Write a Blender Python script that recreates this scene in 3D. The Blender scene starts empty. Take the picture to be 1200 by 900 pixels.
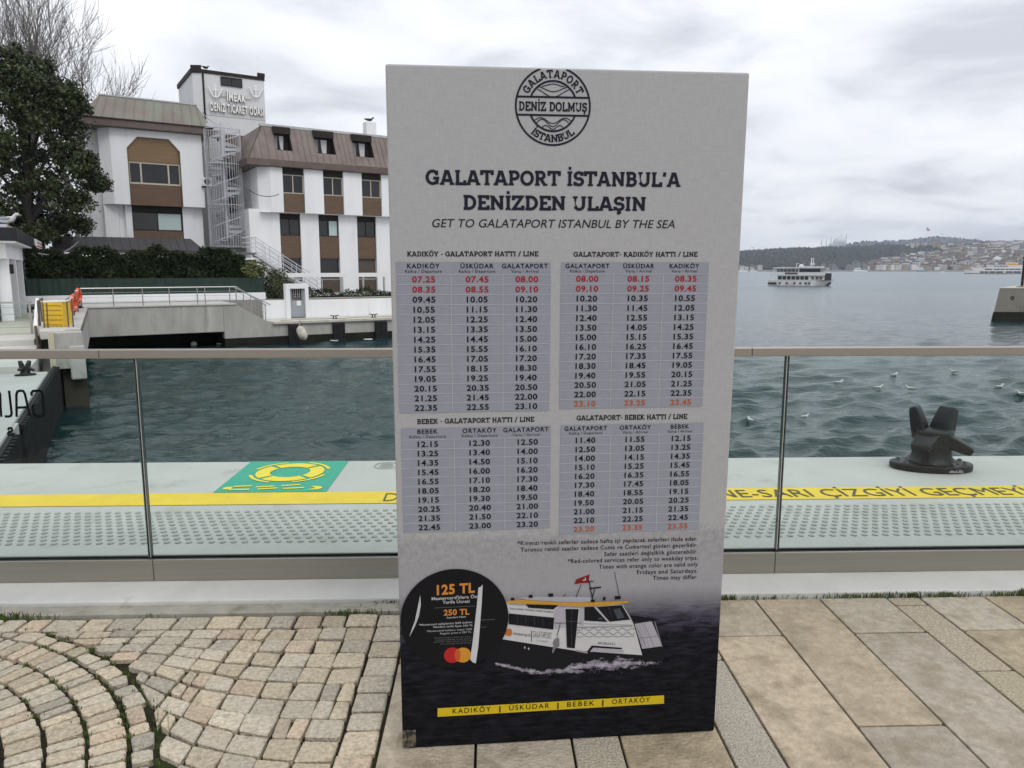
import bpy, math, random
import numpy as np
from mathutils import Vector, Matrix
rnd = random.Random(7)
R_ = math.radians
def cr3(a, b): return np.array((a[1] * b[2] - a[2] * b[1], a[2] * b[0] - a[0] * b[2], a[0] * b[1] - a[1] * b[0]), dtype=float)
scn = bpy.context.scene
col = scn.collection

# ------------------------------------------------------------------ camera, world, sun, exposure
F_PX, HOR, CX, CY, CAMZ = 880.0, 316.0, 600.0, 450.0, 1.6
PITCH, YAW = math.atan((CY - HOR) / F_PX), R_(1.8)
cd = bpy.data.cameras.new('camera'); cam = bpy.data.objects.new('camera', cd); col.objects.link(cam)
cd.sensor_width = 36; cd.lens = 36 * F_PX / 1200; cd.clip_start = 0.05; cd.clip_end = 12000
cam.location = (0, 0, CAMZ); cam.rotation_euler = (math.pi / 2 - PITCH, 0, -YAW)
scn.camera = cam

SUN_EL, SUN_AZ = 48.0, 150.0           # azimuth measured clockwise from +Y: behind the camera on the right
world = bpy.data.worlds.new('World'); scn.world = world; world.use_nodes = True
nt = world.node_tree; nt.nodes.clear()
def N(t, **k):
    n = nt.nodes.new(t)
    for a, b in k.items(): setattr(n, a, b)
    return n
out = N('ShaderNodeOutputWorld'); bg = N('ShaderNodeBackground')
sky = N('ShaderNodeTexSky', sky_type='NISHITA', sun_disc=False, sun_elevation=R_(SUN_EL), sun_rotation=R_(SUN_AZ))
tc = N('ShaderNodeTexCoord'); sep = N('ShaderNodeSeparateXYZ')
nt.links.new(tc.outputs['Generated'], sep.inputs[0])
def M(op, a, b=None, c=None):
    n = N('ShaderNodeMath', operation=op)
    for i, v in enumerate((a, b, c)):
        if v is None: continue
        if isinstance(v, (int, float)): n.inputs[i].default_value = v
        else: nt.links.new(v, n.inputs[i])
    return n.outputs[0]
zz = M('MAXIMUM', sep.outputs[2], 0.0); den = M('ADD', zz, 0.22)
cmb = N('ShaderNodeCombineXYZ')
nt.links.new(M('DIVIDE', sep.outputs[0], den), cmb.inputs[0]); nt.links.new(M('DIVIDE', sep.outputs[1], den), cmb.inputs[1])
n1 = N('ShaderNodeTexNoise'); n1.inputs['Scale'].default_value = 2.0; n1.inputs['Detail'].default_value = 8; n1.inputs['Roughness'].default_value = .52; n1.inputs['Distortion'].default_value = .35
nt.links.new(cmb.outputs[0], n1.inputs['Vector'])
rp = N('ShaderNodeValToRGB'); e = rp.color_ramp.elements
e[0].position = .34; e[0].color = (.54, .555, .605, 1); e[1].position = .68; e[1].color = (.885, .89, .905, 1)
q = e.new(.5); q.color = (.76, .772, .81, 1)
nt.links.new(n1.outputs['Fac'], rp.inputs[0])
gain = M('MULTIPLY_ADD', M('POWER', zz, 1.3), .66, 1.07)      # an overcast sky is brightest overhead
sc_ = N('ShaderNodeVectorMath', operation='SCALE'); nt.links.new(rp.outputs[0], sc_.inputs[0]); nt.links.new(gain, sc_.inputs['Scale'])
sk_ = N('ShaderNodeVectorMath', operation='SCALE'); nt.links.new(sky.outputs[0], sk_.inputs[0]); sk_.inputs['Scale'].default_value = 1.0
cl_ = N('ShaderNodeVectorMath', operation='SCALE'); nt.links.new(sc_.outputs[0], cl_.inputs[0]); cl_.inputs['Scale'].default_value = 11.4
mx = N('ShaderNodeMix', data_type='RGBA'); mx.inputs[0].default_value = .93
nt.links.new(sk_.outputs[0], mx.inputs[6]); nt.links.new(cl_.outputs[0], mx.inputs[7])
nt.links.new(mx.outputs[2], bg.inputs[0]); bg.inputs[1].default_value = 0.1
nt.links.new(bg.outputs[0], out.inputs[0])

sd = bpy.data.lights.new('sun', 'SUN'); sd.energy = .8; sd.angle = R_(20); sd.color = (1, .96, .9)
so = bpy.data.objects.new('sun', sd); col.objects.link(so)
az, el = R_(SUN_AZ), R_(SUN_EL)
so.rotation_euler = Vector((math.sin(az) * math.cos(el), math.cos(az) * math.cos(el), math.sin(el))).to_track_quat('Z', 'Y').to_euler()
vs = scn.view_settings
vs.view_transform = 'Standard'; vs.look = 'None'; vs.gamma = 1; vs.use_curve_mapping = False; vs.exposure = 0.0
scn.cycles.volume_max_steps = 64; scn.cycles.max_bounces = 8; scn.cycles.transparent_max_bounces = 24

# ------------------------------------------------------------------ photograph geometry: a pixel to a point on a real plane
CAM = np.array([0, 0, CAMZ])
Fv = np.array([math.sin(YAW) * math.cos(PITCH), math.cos(YAW) * math.cos(PITCH), -math.sin(PITCH)])
Rv = np.array([math.cos(YAW), -math.sin(YAW), 0.0]); Uv = cr3(Rv, Fv)
def ray(u, v): return Fv + Rv * (u - CX) / F_PX + Uv * (CY - v) / F_PX
def G(u, v, z=0.0):
    d = ray(u, v); return CAM + d * ((z - CAMZ) / d[2])
def D(u, v, y):
    d = ray(u, v); return CAM + d * (y / d[1])
def unit(v): v = np.array(v, float); return v / math.sqrt(v @ v)
class Plane:                      # upright plane: s along it, o into it, z up
    def __init__(s, O, e):
        s.O = np.array([O[0], O[1], 0.0]); s.e = unit([e[0], e[1], 0]); s.n = np.array([-s.e[1], s.e[0], 0])
    def sz(s, u, v, o=0.0):
        d = ray(u, v); t = ((s.O + s.n * o - CAM) @ s.n) / (d @ s.n); P = CAM + d * t
        return float((P - s.O) @ s.e), float(P[2])
    def pt(s, a, o, z): return s.O + s.e * a + s.n * o + np.array([0, 0, z])
    def box(s, mb, a0, a1, o0, o1, z0, z1):
        mb.boxv(s.pt(a0, o0, z0), s.e * (a1 - a0), s.n * (o1 - o0), np.array([0, 0, z1 - z0]))

# ------------------------------------------------------------------ helpers
class MB:
    def __init__(s): s.v = []; s.f = []; s.m = []; s.c = []; s.mi = 0; s.cc = (1, 1, 1)
    def add(s, vs_, fs):
        b = len(s.v); s.v += [tuple(map(float, p)) for p in vs_]
        for f in fs: s.f.append([b + i for i in f]); s.m.append(s.mi); s.c.append(s.cc)
    def boxv(s, p, a, b, c):
        p, a, b, c = (np.array(x, float) for x in (p, a, b, c))
        if np.dot(cr3(a, b), c) < 0: p, a = p + a, -a
        s.add([p, p + a, p + a + b, p + b, p + c, p + a + c, p + a + b + c, p + b + c],
              [(0, 3, 2, 1), (4, 5, 6, 7), (0, 1, 5, 4), (1, 2, 6, 5), (2, 3, 7, 6), (3, 0, 4, 7)])
    def box(s, x0, x1, y0, y1, z0, z1): s.boxv((x0, y0, z0), (x1 - x0, 0, 0), (0, y1 - y0, 0), (0, 0, z1 - z0))
    def poly(s, pts): s.add(pts, [list(range(len(pts)))])
    def prism(s, pts, vec):                     # outline pushed along vec
        n = len(pts); vec = np.array(vec, float); a = [np.array(p, float) for p in pts]; b = [p + vec for p in a]
        nn = sum(cr3(a[i], a[(i + 1) % n]) for i in range(n))
        fl = np.dot(nn, vec) > 0
        if fl: s.add(a + b, [list(range(n))[::-1], list(range(n, 2 * n))] + [(i, (i + 1) % n, n + (i + 1) % n, n + i) for i in range(n)])
        else: s.add(a + b, [list(range(n)), list(range(n, 2 * n))[::-1]] + [((i + 1) % n, i, n + i, n + (i + 1) % n) for i in range(n)])
    def tube(s, pts, r, n=8, cap=True):
        pts = [np.array(p, float) for p in pts]; k = len(pts); rs = r if isinstance(r, (list, tuple)) else [r] * k
        up = None; vv = []
        for i in range(k):
            t = unit(pts[min(i + 1, k - 1)] - pts[max(i - 1, 0)])
            if up is None: up = np.array([0, 0, 1.0]) if abs(t[2]) < .9 else np.array([1.0, 0, 0])
            x = cr3(t, up); x = unit(x); y = cr3(x, t); up = y
            vv += [pts[i] + rs[i] * (x * math.cos(2 * math.pi * j / n) + y * math.sin(2 * math.pi * j / n)) for j in range(n)]
        fs = [(i * n + j, (i + 1) * n + j, (i + 1) * n + (j + 1) % n, i * n + (j + 1) % n) for i in range(k - 1) for j in range(n)]
        if cap: fs += [list(range(n)), list(range((k - 1) * n, k * n))[::-1]]
        s.add(vv, fs)
    def lathe(s, c, prof, n=20, sx=1, sy=1, rot=0):
        vv = []; k = len(prof)
        for r, z in prof:
            for j in range(n):
                a = 2 * math.pi * j / n; x, y = sx * r * math.cos(a), sy * r * math.sin(a)
                vv.append((c[0] + x * math.cos(rot) - y * math.sin(rot), c[1] + x * math.sin(rot) + y * math.cos(rot), c[2] + z))
        fs = [(i * n + j, i * n + (j + 1) % n, (i + 1) * n + (j + 1) % n, (i + 1) * n + j) for i in range(k - 1) for j in range(n)]
        fs += [list(range(n))[::-1], list(range((k - 1) * n, k * n))]
        s.add(vv, fs)
    def torus(s, c, ax, R, r, n=28, k=10, paint=None):
        ax = unit(ax); x = unit(cr3(ax, [0.3, 0.2, 1])); y = cr3(ax, x); vv = []
        for i in range(n):
            a = 2 * math.pi * i / n; d = x * math.cos(a) + y * math.sin(a)
            for j in range(k):
                b = 2 * math.pi * j / k; vv.append(np.array(c) + d * (R + r * math.cos(b)) + ax * r * math.sin(b))
        b0 = len(s.v); s.v += [tuple(map(float, p)) for p in vv]
        for i in range(n):
            for j in range(k):
                s.f.append([b0 + i * k + j, b0 + (i + 1) % n * k + j, b0 + (i + 1) % n * k + (j + 1) % k, b0 + i * k + (j + 1) % k])
                s.m.append(paint(i / n) if paint else s.mi); s.c.append(s.cc)
    def build(s, name, mats, parent=None, bevel=0, smooth=False, local=False, segs=2, colors=False):
        me = bpy.data.meshes.new(name)
        off = np.zeros(3)
        if parent is not None and not local: off = np.array(wloc(parent))
        me.from_pydata([(p[0] - off[0], p[1] - off[1], p[2] - off[2]) for p in s.v], [], s.f)
        if not isinstance(mats, (list, tuple)): mats = [mats]
        for m in mats: me.materials.append(m)
        me.polygons.foreach_set('material_index', s.m)
        if smooth: me.polygons.foreach_set('use_smooth', [True] * len(s.f))
        if colors:
            ca = me.color_attributes.new('tint', 'FLOAT_COLOR', 'CORNER'); arr = []
            for f, c in zip(s.f, s.c): arr += [c[0], c[1], c[2], 1.0] * len(f)
            ca.data.foreach_set('color', arr)
        me.update()
        o = bpy.data.objects.new(name, me); col.objects.link(o)
        if parent is not None: o.parent = parent
        if bevel:
            b = o.modifiers.new('bevel', 'BEVEL'); b.width = bevel; b.segments = segs; b.limit_method = 'ANGLE'; b.angle_limit = R_(40)
        return o
def wloc(o):
    p = np.zeros(3)
    while o is not None: p = p + np.array(o.location); o = o.parent
    return p
def tag(o, label, cat, group=None):
    o['label'] = label; o['category'] = cat
    if group: o['group'] = group
    return o
def thing(name, label, cat, loc=(0, 0, 0), group=None):
    o = bpy.data.objects.new(name, None); col.objects.link(o); o.location = tuple(map(float, loc)); o.empty_display_size = .2
    return tag(o, label, cat, group)
def struct(o, kind='structure'): o['kind'] = kind; return o
def dup(root, loc, label=None, rotz=None, scale=None):
    r = root.copy(); col.objects.link(r); r.location = tuple(map(float, loc))
    if rotz is not None: r.rotation_euler = (0, 0, rotz)
    if scale is not None: r.scale = scale if isinstance(scale, (tuple, list)) else (scale,) * 3
    if label: r['label'] = label
    for ch in list(root.children):
        c = ch.copy(); col.objects.link(c); c.parent = r
        for g in list(ch.children):
            d = g.copy(); col.objects.link(d); d.parent = c
    return r

# ------------------------------------------------------------------ materials
MATS = {}
def mat(name, base, rough=.6, var=.12, scale=3.0, bump=0.0, bscale=40.0, metal=0.0, stretch=None, var2=None, spec=.5, tint=False, coord='Object', detail=6, stain=None):
    """Principled with a mottled base colour; var2 = second colour mixed in by patches; stain = (colour, scale, low, high)."""
    if name in MATS: return MATS[name]
    m = bpy.data.materials.new(name); m.use_nodes = True; t = m.node_tree; b = t.nodes['Principled BSDF']
    def nn(k): return t.nodes.new(k)
    L = t.links.new
    co = nn('ShaderNodeTexCoord'); vec = co.outputs[coord]
    if stretch:
        mp = nn('ShaderNodeMapping'); mp.inputs['Scale'].default_value = stretch; L(vec, mp.inputs[0]); vec = mp.outputs[0]
    no = nn('ShaderNodeTexNoise'); no.inputs['Scale'].default_value = scale; no.inputs['Detail'].default_value = detail; no.inputs['Roughness'].default_value = .62; L(vec, no.inputs['Vector'])
    r = nn('ShaderNodeValToRGB'); r.color_ramp.elements[0].position = .3; r.color_ramp.elements[1].position = .72
    c2 = var2 or base
    r.color_ramp.elements[0].color = tuple(max(0, x * (1 - var)) for x in base) + (1,)
    r.color_ramp.elements[1].color = tuple(min(1, x * (1 + var)) for x in c2) + (1,)
    L(no.outputs['Fac'], r.inputs[0]); c = r.outputs[0]
    if tint:
        a = nn('ShaderNodeVertexColor'); a.layer_name = 'tint'
        x = nn('ShaderNodeMix'); x.data_type = 'RGBA'; x.blend_type = 'MULTIPLY'; x.inputs[0].default_value = 1
        L(c, x.inputs[6]); L(a.outputs[0], x.inputs[7]); c = x.outputs[2]
    if stain:
        sc, ss, lo, hi = stain
        n2 = nn('ShaderNodeTexNoise'); n2.inputs['Scale'].default_value = ss; n2.inputs['Detail'].default_value = 8; n2.inputs['Roughness'].default_value = .65; L(vec, n2.inputs['Vector'])
        r2 = nn('ShaderNodeValToRGB'); r2.color_ramp.elements[0].position = lo; r2.color_ramp.elements[0].color = (0, 0, 0, 1); r2.color_ramp.elements[1].position = hi; r2.color_ramp.elements[1].color = (1, 1, 1, 1)
        L(n2.outputs['Fac'], r2.inputs[0])
        x = nn('ShaderNodeMix'); x.data_type = 'RGBA'; L(r2.outputs[0], x.inputs[0]); L(c, x.inputs[6]); x.inputs[7].default_value = sc + (1,); c = x.outputs[2]
    L(c, b.inputs['Base Color'])
    b.inputs['Roughness'].default_value = rough; b.inputs['Metallic'].default_value = metal; b.inputs['Specular IOR Level'].default_value = spec
    if bump:
        n3 = nn('ShaderNodeTexNoise'); n3.inputs['Scale'].default_value = bscale; n3.inputs['Detail'].default_value = 5; L(vec, n3.inputs['Vector'])
        bp_ = nn('ShaderNodeBump'); bp_.inputs['Strength'].default_value = bump; bp_.inputs['Distance'].default_value = .02; L(n3.outputs['Fac'], bp_.inputs['Height']); L(bp_.outputs[0], b.inputs['Normal'])
    MATS[name] = m; return m
def ink(name, c, rough=.6): return mat(name, c, rough, .04, 20, spec=.12)

white_wall = mat('white_render', (.78, .79, .80), .8, .06, .9, .15, 30, stain=((.48, .48, .46), 1.1, .58, .84), stretch=(1, 1, .16))
white_paint = mat('white_paint', (.78, .78, .77), .5, .05, 4)
wood_brown = mat('brown_cladding', (.115, .068, .040), .6, .25, 2.0, .3, 14, stretch=(.5, .5, 9))
dark_frame = mat('dark_brown_metal', (.024, .018, .015), .6, .2, 2, spec=.2)
fascia_m = mat('bronze_fascia', (.11, .08, .07), .55, .2, 1.5)
copper = mat('aged_copper', (.135, .098, .086), .55, .22, .8, .1, 8, var2=(.17, .13, .112), stain=((.17, .17, .145), .6, .52, .78))
copper_green = mat('patinated_copper', (.185, .145, .128), .6, .15, .7, .1, 8, stain=((.19, .225, .175), .3, .42, .66))
glass_dark = mat('window_glass', (.016, .018, .020), .06, .3, .6, spec=.45)
blind_m = mat('pale_blind', (.45, .55, .55), .7, .05, 3)
curtain_m = mat('white_curtain', (.65, .65, .66), .8, .1, 6)
cream_frame = mat('cream_frame', (.52, .47, .38), .5, .08, 4)
concrete = mat('stained_concrete', (.40, .39, .36), .85, .22, 1.2, .4, 25, stretch=(1, 1, .3), stain=((.14, .13, .11), 1.3, .55, .78))
concrete_pale = mat('pale_concrete', (.46, .455, .425), .8, .09, 1.1, .12, 60, stain=((.33, .30, .255), 2.6, .56, .78))
kerb_m = mat('white_kerb_concrete', (.50, .495, .465), .75, .1, 2.5, .15, 50, stain=((.36, .36, .34), 5, .63, .74))
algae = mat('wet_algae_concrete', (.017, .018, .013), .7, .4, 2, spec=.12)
rubber = mat('black_rubber', (.020, .020, .021), .75, .4, 4, spec=.2)
iron = mat('cast_iron_black', (.010, .010, .011), .45, .3, 10, .25, 60, spec=.35)
steel = mat('brushed_steel', (.40, .39, .37), .35, .08, 4, metal=.9)
champagne = mat('bronzed_aluminium', (.34, .30, .255), .38, .06, 3, metal=.85, stretch=(.2, 4, 8))
channel_m = mat('aluminium_channel', (.30, .285, .25), .42, .08, 3, metal=.75, stretch=(.3, 6, 30))
alu_light = mat('aluminium_light', (.62, .61, .59), .4, .05, 3, metal=.5)
yellow_paint = mat('yellow_road_paint', (.74, .53, .03), .65, .08, 5, stain=((.50, .44, .22), 7, .66, .82))
green_paint = mat('green_floor_paint', (.03, .34, .22), .65, .08, 6)
yellow_mark = mat('yellow_marking', (.80, .62, .04), .65, .06, 6)
yellow_box = mat('yellow_plastic', (.72, .45, .02), .5, .1, 5)
orange_ring = mat('orange_buoy', (.62, .075, .02), .5, .1, 4)
black_ink = ink('black_ink', (.010, .011, .015))
red_ink = ink('red_ink', (.30, .02, .025)); orange_ink = ink('orange_ink', (.38, .10, .03))
hedge_m = mat('hedge_leaf', (.022, .032, .014), .7, .5, 1.4, tint=True, spec=.15)
leaf_m = mat('evergreen_leaf', (.030, .041, .014), .42, .4, 1.2, tint=True, spec=.3)
leaf_y = mat('yellow_green_leaf', (.10, .115, .03), .5, .4, 2, tint=True)
bark = mat('grey_bark', (.12, .105, .09), .9, .3, 3)
twig_m = mat('bare_twig', (.085, .075, .066), .9, .25, 1)
screen_green = mat('green_windscreen', (.012, .030, .022), .8, .25, 1.5)
soil = mat('dark_soil', (.032, .028, .020), .95, .4, 14, .5, 90, stain=((.035, .048, .016), 5, .5, .62), spec=.05)
grass_m = mat('grass_blade', (.075, .11, .028), .6, .4, 8, tint=True)

def glass_material():
    m = bpy.data.materials.new('clear_green_glass'); m.use_nodes = True; t = m.node_tree; t.nodes.clear()
    o = t.nodes.new('ShaderNodeOutputMaterial'); tr = t.nodes.new('ShaderNodeBsdfTransparent'); gl = t.nodes.new('ShaderNodeBsdfGlossy')
    fr = t.nodes.new('ShaderNodeFresnel'); mx_ = t.nodes.new('ShaderNodeMixShader')
    tr.inputs[0].default_value = (.925, .968, .955, 1); gl.inputs['Roughness'].default_value = 0.0; fr.inputs[0].default_value = 1.25
    t.links.new(fr.outputs[0], mx_.inputs[0]); t.links.new(tr.outputs[0], mx_.inputs[1]); t.links.new(gl.outputs[0], mx_.inputs[2]); t.links.new(mx_.outputs[0], o.inputs[0])
    return m
glass_m = glass_material()

# ------------------------------------------------------------------ lettering
GC = {}
def glyph(ch, w):
    if (ch, w) in GC: return GC[(ch, w)]
    def mesh(s):
        c = bpy.data.curves.new('t', 'FONT'); c.body = s; c.offset = w; c.resolution_u = 3; c.fill_mode = 'FRONT'
        o = bpy.data.objects.new('t', c); col.objects.link(o); bpy.context.view_layer.update()
        me = bpy.data.meshes.new_from_object(o.evaluated_get(bpy.context.evaluated_depsgraph_get()))
        v = [tuple(x.co[:2]) for x in me.vertices]; f = [list(p.vertices) for p in me.polygons]
        bpy.data.objects.remove(o); bpy.data.curves.remove(c); bpy.data.meshes.remove(me); return v, f
    base = {'İ': 'I', 'Ş': 'S', 'ş': 's', 'ğ': 'g'}.get(ch, ch)
    v, f = mesh(base) if ch != ' ' else ([], [])
    if ('I', w) not in GC: iv, _ = mesh('I'); GC['ixm', w] = max(x for x, y in iv)
    a, _ = mesh(base + 'I'); adv = max(x for x, y in a) - GC['ixm', w] if GC.get(('ixm', w)) is not None else .6
    xs = [x for x, y in v]
    if ch == 'İ':
        c = (min(xs) + max(xs)) / 2; n = len(v); v = v + [(c - .06 - w, .77), (c + .06 + w, .77), (c + .06 + w, .89 + w), (c - .06 - w, .89 + w)]; f = f + [[n, n + 1, n + 2, n + 3]]
    if ch in 'Şş':
        c = (min(xs) + max(xs)) / 2; n = len(v); v = v + [(c - .03, -.012), (c + .06, -.012), (c + .03, -.16), (c - .09, -.19), (c - .07, -.12)]; f = f + [[n, n + 1, n + 2, n + 3, n + 4][::-1]]
    if ch == 'ğ':
        c = (min(xs) + max(xs)) / 2; n = len(v); v = v + [(c - .13, .66), (c - .06, .55), (c + .06, .55), (c + .13, .66), (c + .07, .66), (c, .61), (c - .07, .66)]; f = f + [[n, n + 1, n + 5, n + 6], [n + 1, n + 2, n + 5], [n + 2, n + 3, n + 4, n + 5]]
    GC[(ch, w)] = (v, f, adv); return GC[(ch, w)]
def lay(s, w=0.0, sp=0.0, shear=0.0):
    V, Fc, x = [], [], 0.0
    for ch in s:
        v, f, adv = glyph(ch, w); b = len(V)
        V += [(p[0] + x + shear * p[1], p[1]) for p in v]; Fc += [[b + i for i in q_] for q_ in f]; x += adv + sp + w
    if not V: return [], [], 0, 1
    return V, Fc, min(p[0] for p in V), max(p[0] for p in V)
def text(mb, s, fr, x0, x1, yb, cap, w=0.0, sp=0.0, shear=0.0, align='fit', slope=0.0, wide=1.0):
    """set s between x0 and x1 (fit), or centred / right-aligned at natural width, on the frame fr(x, y) -> 3D point"""
    V, Fc, a, b = lay(s, w, sp, shear); k = cap / .682; kx = k * wide
    if align == 'fit': kx = (x1 - x0) / (b - a); o = x0 - a * kx
    elif align == 'center': o = (x0 + x1) / 2 - (a + b) / 2 * kx
    elif align == 'right': o = x1 - b * kx
    else: o = x0 - a * kx
    mb.add([fr(p[0] * kx + o, yb + p[1] * k + slope * (p[0] * kx + o - x0)) for p in V], Fc)
# slab-serif capitals drawn as strokes
def arc(cx, cy, rx, ry, a0, a1, n=12): return [(cx + rx * math.cos(R_(a0 + (a1 - a0) * i / n)), cy + ry * math.sin(R_(a0 + (a1 - a0) * i / n))) for i in range(n + 1)]
lo, hi = .085, .915
SL = {
 'A': (.90, [[(.13, .02), (.41, .97)], [(.49, .97), (.77, .02)], [(.24, .30), (.66, .30)]], [(.13, 0, .15), (.77, 0, .15), (.40, 1, .13)]),
 'B': (.78, [[(.20, 0), (.20, 1)], [(.05, hi), (.42, hi)] + arc(.42, .72, .20, .195, 90, -90) + [(.2, .525)], [(.05, lo), (.45, lo)] + arc(.45, .305, .22, .22, -90, 90) + [(.2, .525)]], []),
 'C': (.78, [arc(.43, .5, .34, .415, 42, 318, 22), [(.69, .62), (.69, .95)]], []),
 'D': (.84, [[(.20, 0), (.20, 1)], [(.05, hi), (.38, hi)] + arc(.38, .5, .35, .415, 90, -90) + [(.05, lo)]], []),
 'E': (.74, [[(.20, 0), (.20, 1)], [(.05, hi), (.66, hi), (.66, .70)], [(.2, .5), (.54, .5)], [(.05, lo), (.68, lo), (.68, .30)]], []),
 'G': (.88, [arc(.44, .5, .35, .415, 45, 318, 22), [(.72, .05), (.72, .44)], [(.48, .44), (.86, .44)], [(.70, .64), (.70, .95)]], []),
 'H': (.92, [[(.20, 0), (.20, 1)], [(.72, 0), (.72, 1)], [(.2, .5), (.72, .5)]], [(.20, 0, .16), (.72, 0, .16), (.20, 1, .16), (.72, 1, .16)]),
 'I': (.40, [[(.20, 0), (.20, 1)]], [(.20, 0, .16), (.20, 1, .16)]),
 'K': (.86, [[(.20, 0), (.20, 1)], [(.28, .48), (.66, .95)], [(.38, .56), (.72, .03)]], [(.20, 0, .16), (.20, 1, .16), (.68, 1, .14), (.72, 0, .14)]),
 'L': (.72, [[(.20, 0), (.20, 1)], [(.05, lo), (.66, lo), (.66, .32)]], [(.20, 1, .16)]),
 'M': (1.06, [[(.19, 0), (.19, .98)], [(.87, 0), (.87, .98)], [(.19, .94), (.53, .25), (.87, .94)]], [(.19, 0, .15), (.87, 0, .15), (.13, 1, .1), (.93, 1, .1)]),
 'N': (.92, [[(.20, 0), (.20, .98)], [(.74, .02), (.74, 1)], [(.20, .93), (.74, .07)]], [(.20, 0, .15), (.13, 1, .1), (.74, 1, .15)]),
 'O': (.88, [arc(.44, .5, .345, .415, 0, 360, 28)], []),
 'P': (.76, [[(.20, 0), (.20, 1)], [(.05, hi), (.42, hi)] + arc(.42, .68, .23, .235, 90, -90) + [(.2, .445)]], [(.20, 0, .17)]),
 'R': (.86, [[(.20, 0), (.20, 1)], [(.05, hi), (.42, hi)] + arc(.42, .695, .22, .22, 90, -90) + [(.2, .475)], [(.44, .45), (.70, .03)]], [(.20, 0, .16), (.74, 0, .13)]),
 'S': (.70, [arc(.36, .70, .235, .215, 35, 260, 14) + arc(.36, .30, .26, .215, 82, -145, 14), [(.57, .70), (.57, .97)], [(.11, .03), (.11, .30)]], []),
 'T': (.82, [[(.41, 0), (.41, .95)], [(.07, .68), (.07, hi), (.75, hi), (.75, .68)]], [(.41, 0, .17)]),
 'U': (.88, [[(.18, 1), (.18, .36)] + arc(.44, .36, .26, .275, 180, 360) + [(.70, 1)]], [(.18, 1, .15), (.70, 1, .15)]),
 'Y': (.86, [[(.14, .98), (.43, .45), (.72, .98)], [(.43, 0), (.43, .5)]], [(.14, 1, .14), (.72, 1, .14), (.43, 0, .16)]),
 'Z': (.76, [[(.10, .68), (.10, hi), (.62, hi), (.11, lo), (.68, lo), (.68, .32)]], []),
 '-': (.40, [[(.06, .42), (.34, .42)]], []), '/': (.5, [[(.06, -.05), (.44, 1.05)]], []),
 "'": (.30, [[(.17, 1.0), (.12, .70)]], []), ' ': (.36, [], []),
}
for a_, b_ in (('Ö', 'O'), ('Ü', 'U')):
    w_, s_, f_ = SL[b_]; SL[a_] = (w_, s_ + [[(.22, 1.16), (.36, 1.16)], [(.52, 1.16), (.66, 1.16)]], f_)
w_, s_, f_ = SL['I']; SL['İ'] = (w_, s_ + [[(.11, 1.2), (.29, 1.2)]], f_)
w_, s_, f_ = SL['S']; SL['Ş'] = (w_, s_ + [[(.36, .02), (.40, -.12), (.25, -.20)]], f_)
def ribbon(pts, t):
    n = len(pts); closed = math.dist(pts[0], pts[-1]) < 1e-6
    L_, R2 = [], []
    for i, p in enumerate(pts):
        a = pts[i - 1] if i else (pts[-2] if closed else p); b = pts[i + 1] if i < n - 1 else (pts[1] if closed else p)
        d1 = np.array(p) - np.array(a); d2 = np.array(b) - np.array(p)
        d1 = d1 / (np.linalg.norm(d1) or 1) if np.any(d1) else d2 / np.linalg.norm(d2)
        d2 = d2 / (np.linalg.norm(d2) or 1) if np.any(d2) else d1
        m = np.array([-(d1 + d2)[1], (d1 + d2)[0]]); m = m / (np.linalg.norm(m) or 1)
        k = t / 2 / max(.45, m @ np.array([-d1[1], d1[0]]))
        L_.append(np.array(p) + m * k); R2.append(np.array(p) - m * k)
    return L_ + R2, [(i, n + i, n + i + 1, i + 1) for i in range(n - 1)]
def slab_layout(s, t=.19, sp=.03):
    parts, x = [], 0.0                       # list of (verts, faces) and the letter's centre
    for ch in s:
        w, st, sf = SL[ch]; g = []
        for p in st: g.append(ribbon(p, t))
        for xc, y, h in sf:
            y0, y1 = (0, .145) if y == 0 else (.855, 1)
            g.append(([np.array(q_) for q_ in ((xc - h, y0), (xc + h, y0), (xc + h, y1), (xc - h, y1))], [(0, 1, 2, 3)]))
        parts.append((x, w, g)); x += w + sp
    return parts, x - sp
def slab(mb, s, fr, x0, x1, yb, cap, t=.19, slope=0.0, depth=None):
    parts, W = slab_layout(s, t); kx = (x1 - x0) / W; j = 0
    for x, w, g in parts:
        for v, f in g:
            j = (j + 1) % 7
            if depth is None: mb.add([fr(x0 + (p[0] + x) * kx, yb + p[1] * cap + slope * (p[0] + x) * kx, j * 4e-5) for p in v], f)
            else:
                for q_ in f:
                    n0 = len(mb.f); mb.prism([fr(x0 + (v[i][0] + x) * kx, yb + v[i][1] * cap + slope * (v[i][0] + x) * kx, j * 2e-3) for i in q_], depth)
                    for k_ in range(n0 + 2, len(mb.f)): mb.m[k_] = 1
def slab_round(mb, s, fr, cx, cy, r, cap, mid, span, inward=False, t=.2):
    parts, W = slab_layout(s, t); j = 0
    for x, w, g in parts:
        f_ = ((x + w / 2) / W - .5)
        a = R_(mid - f_ * span) if not inward else R_(mid + f_ * span)
        kx = R_(span) * r / W
        for v, f in g:
            j = (j + 1) % 7
            if not inward: er, et = np.array([math.cos(a), math.sin(a)]), np.array([math.sin(a), -math.cos(a)])
            else: er, et = -np.array([math.cos(a), math.sin(a)]), np.array([-math.sin(a), math.cos(a)])
            bx = np.array([cx, cy]) + (r if not inward else -r) * er
            mb.add([fr(*(bx + et * (p[0] - w / 2) * kx + er * p[1] * cap), j * 4e-5) for p in v], f)

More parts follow.
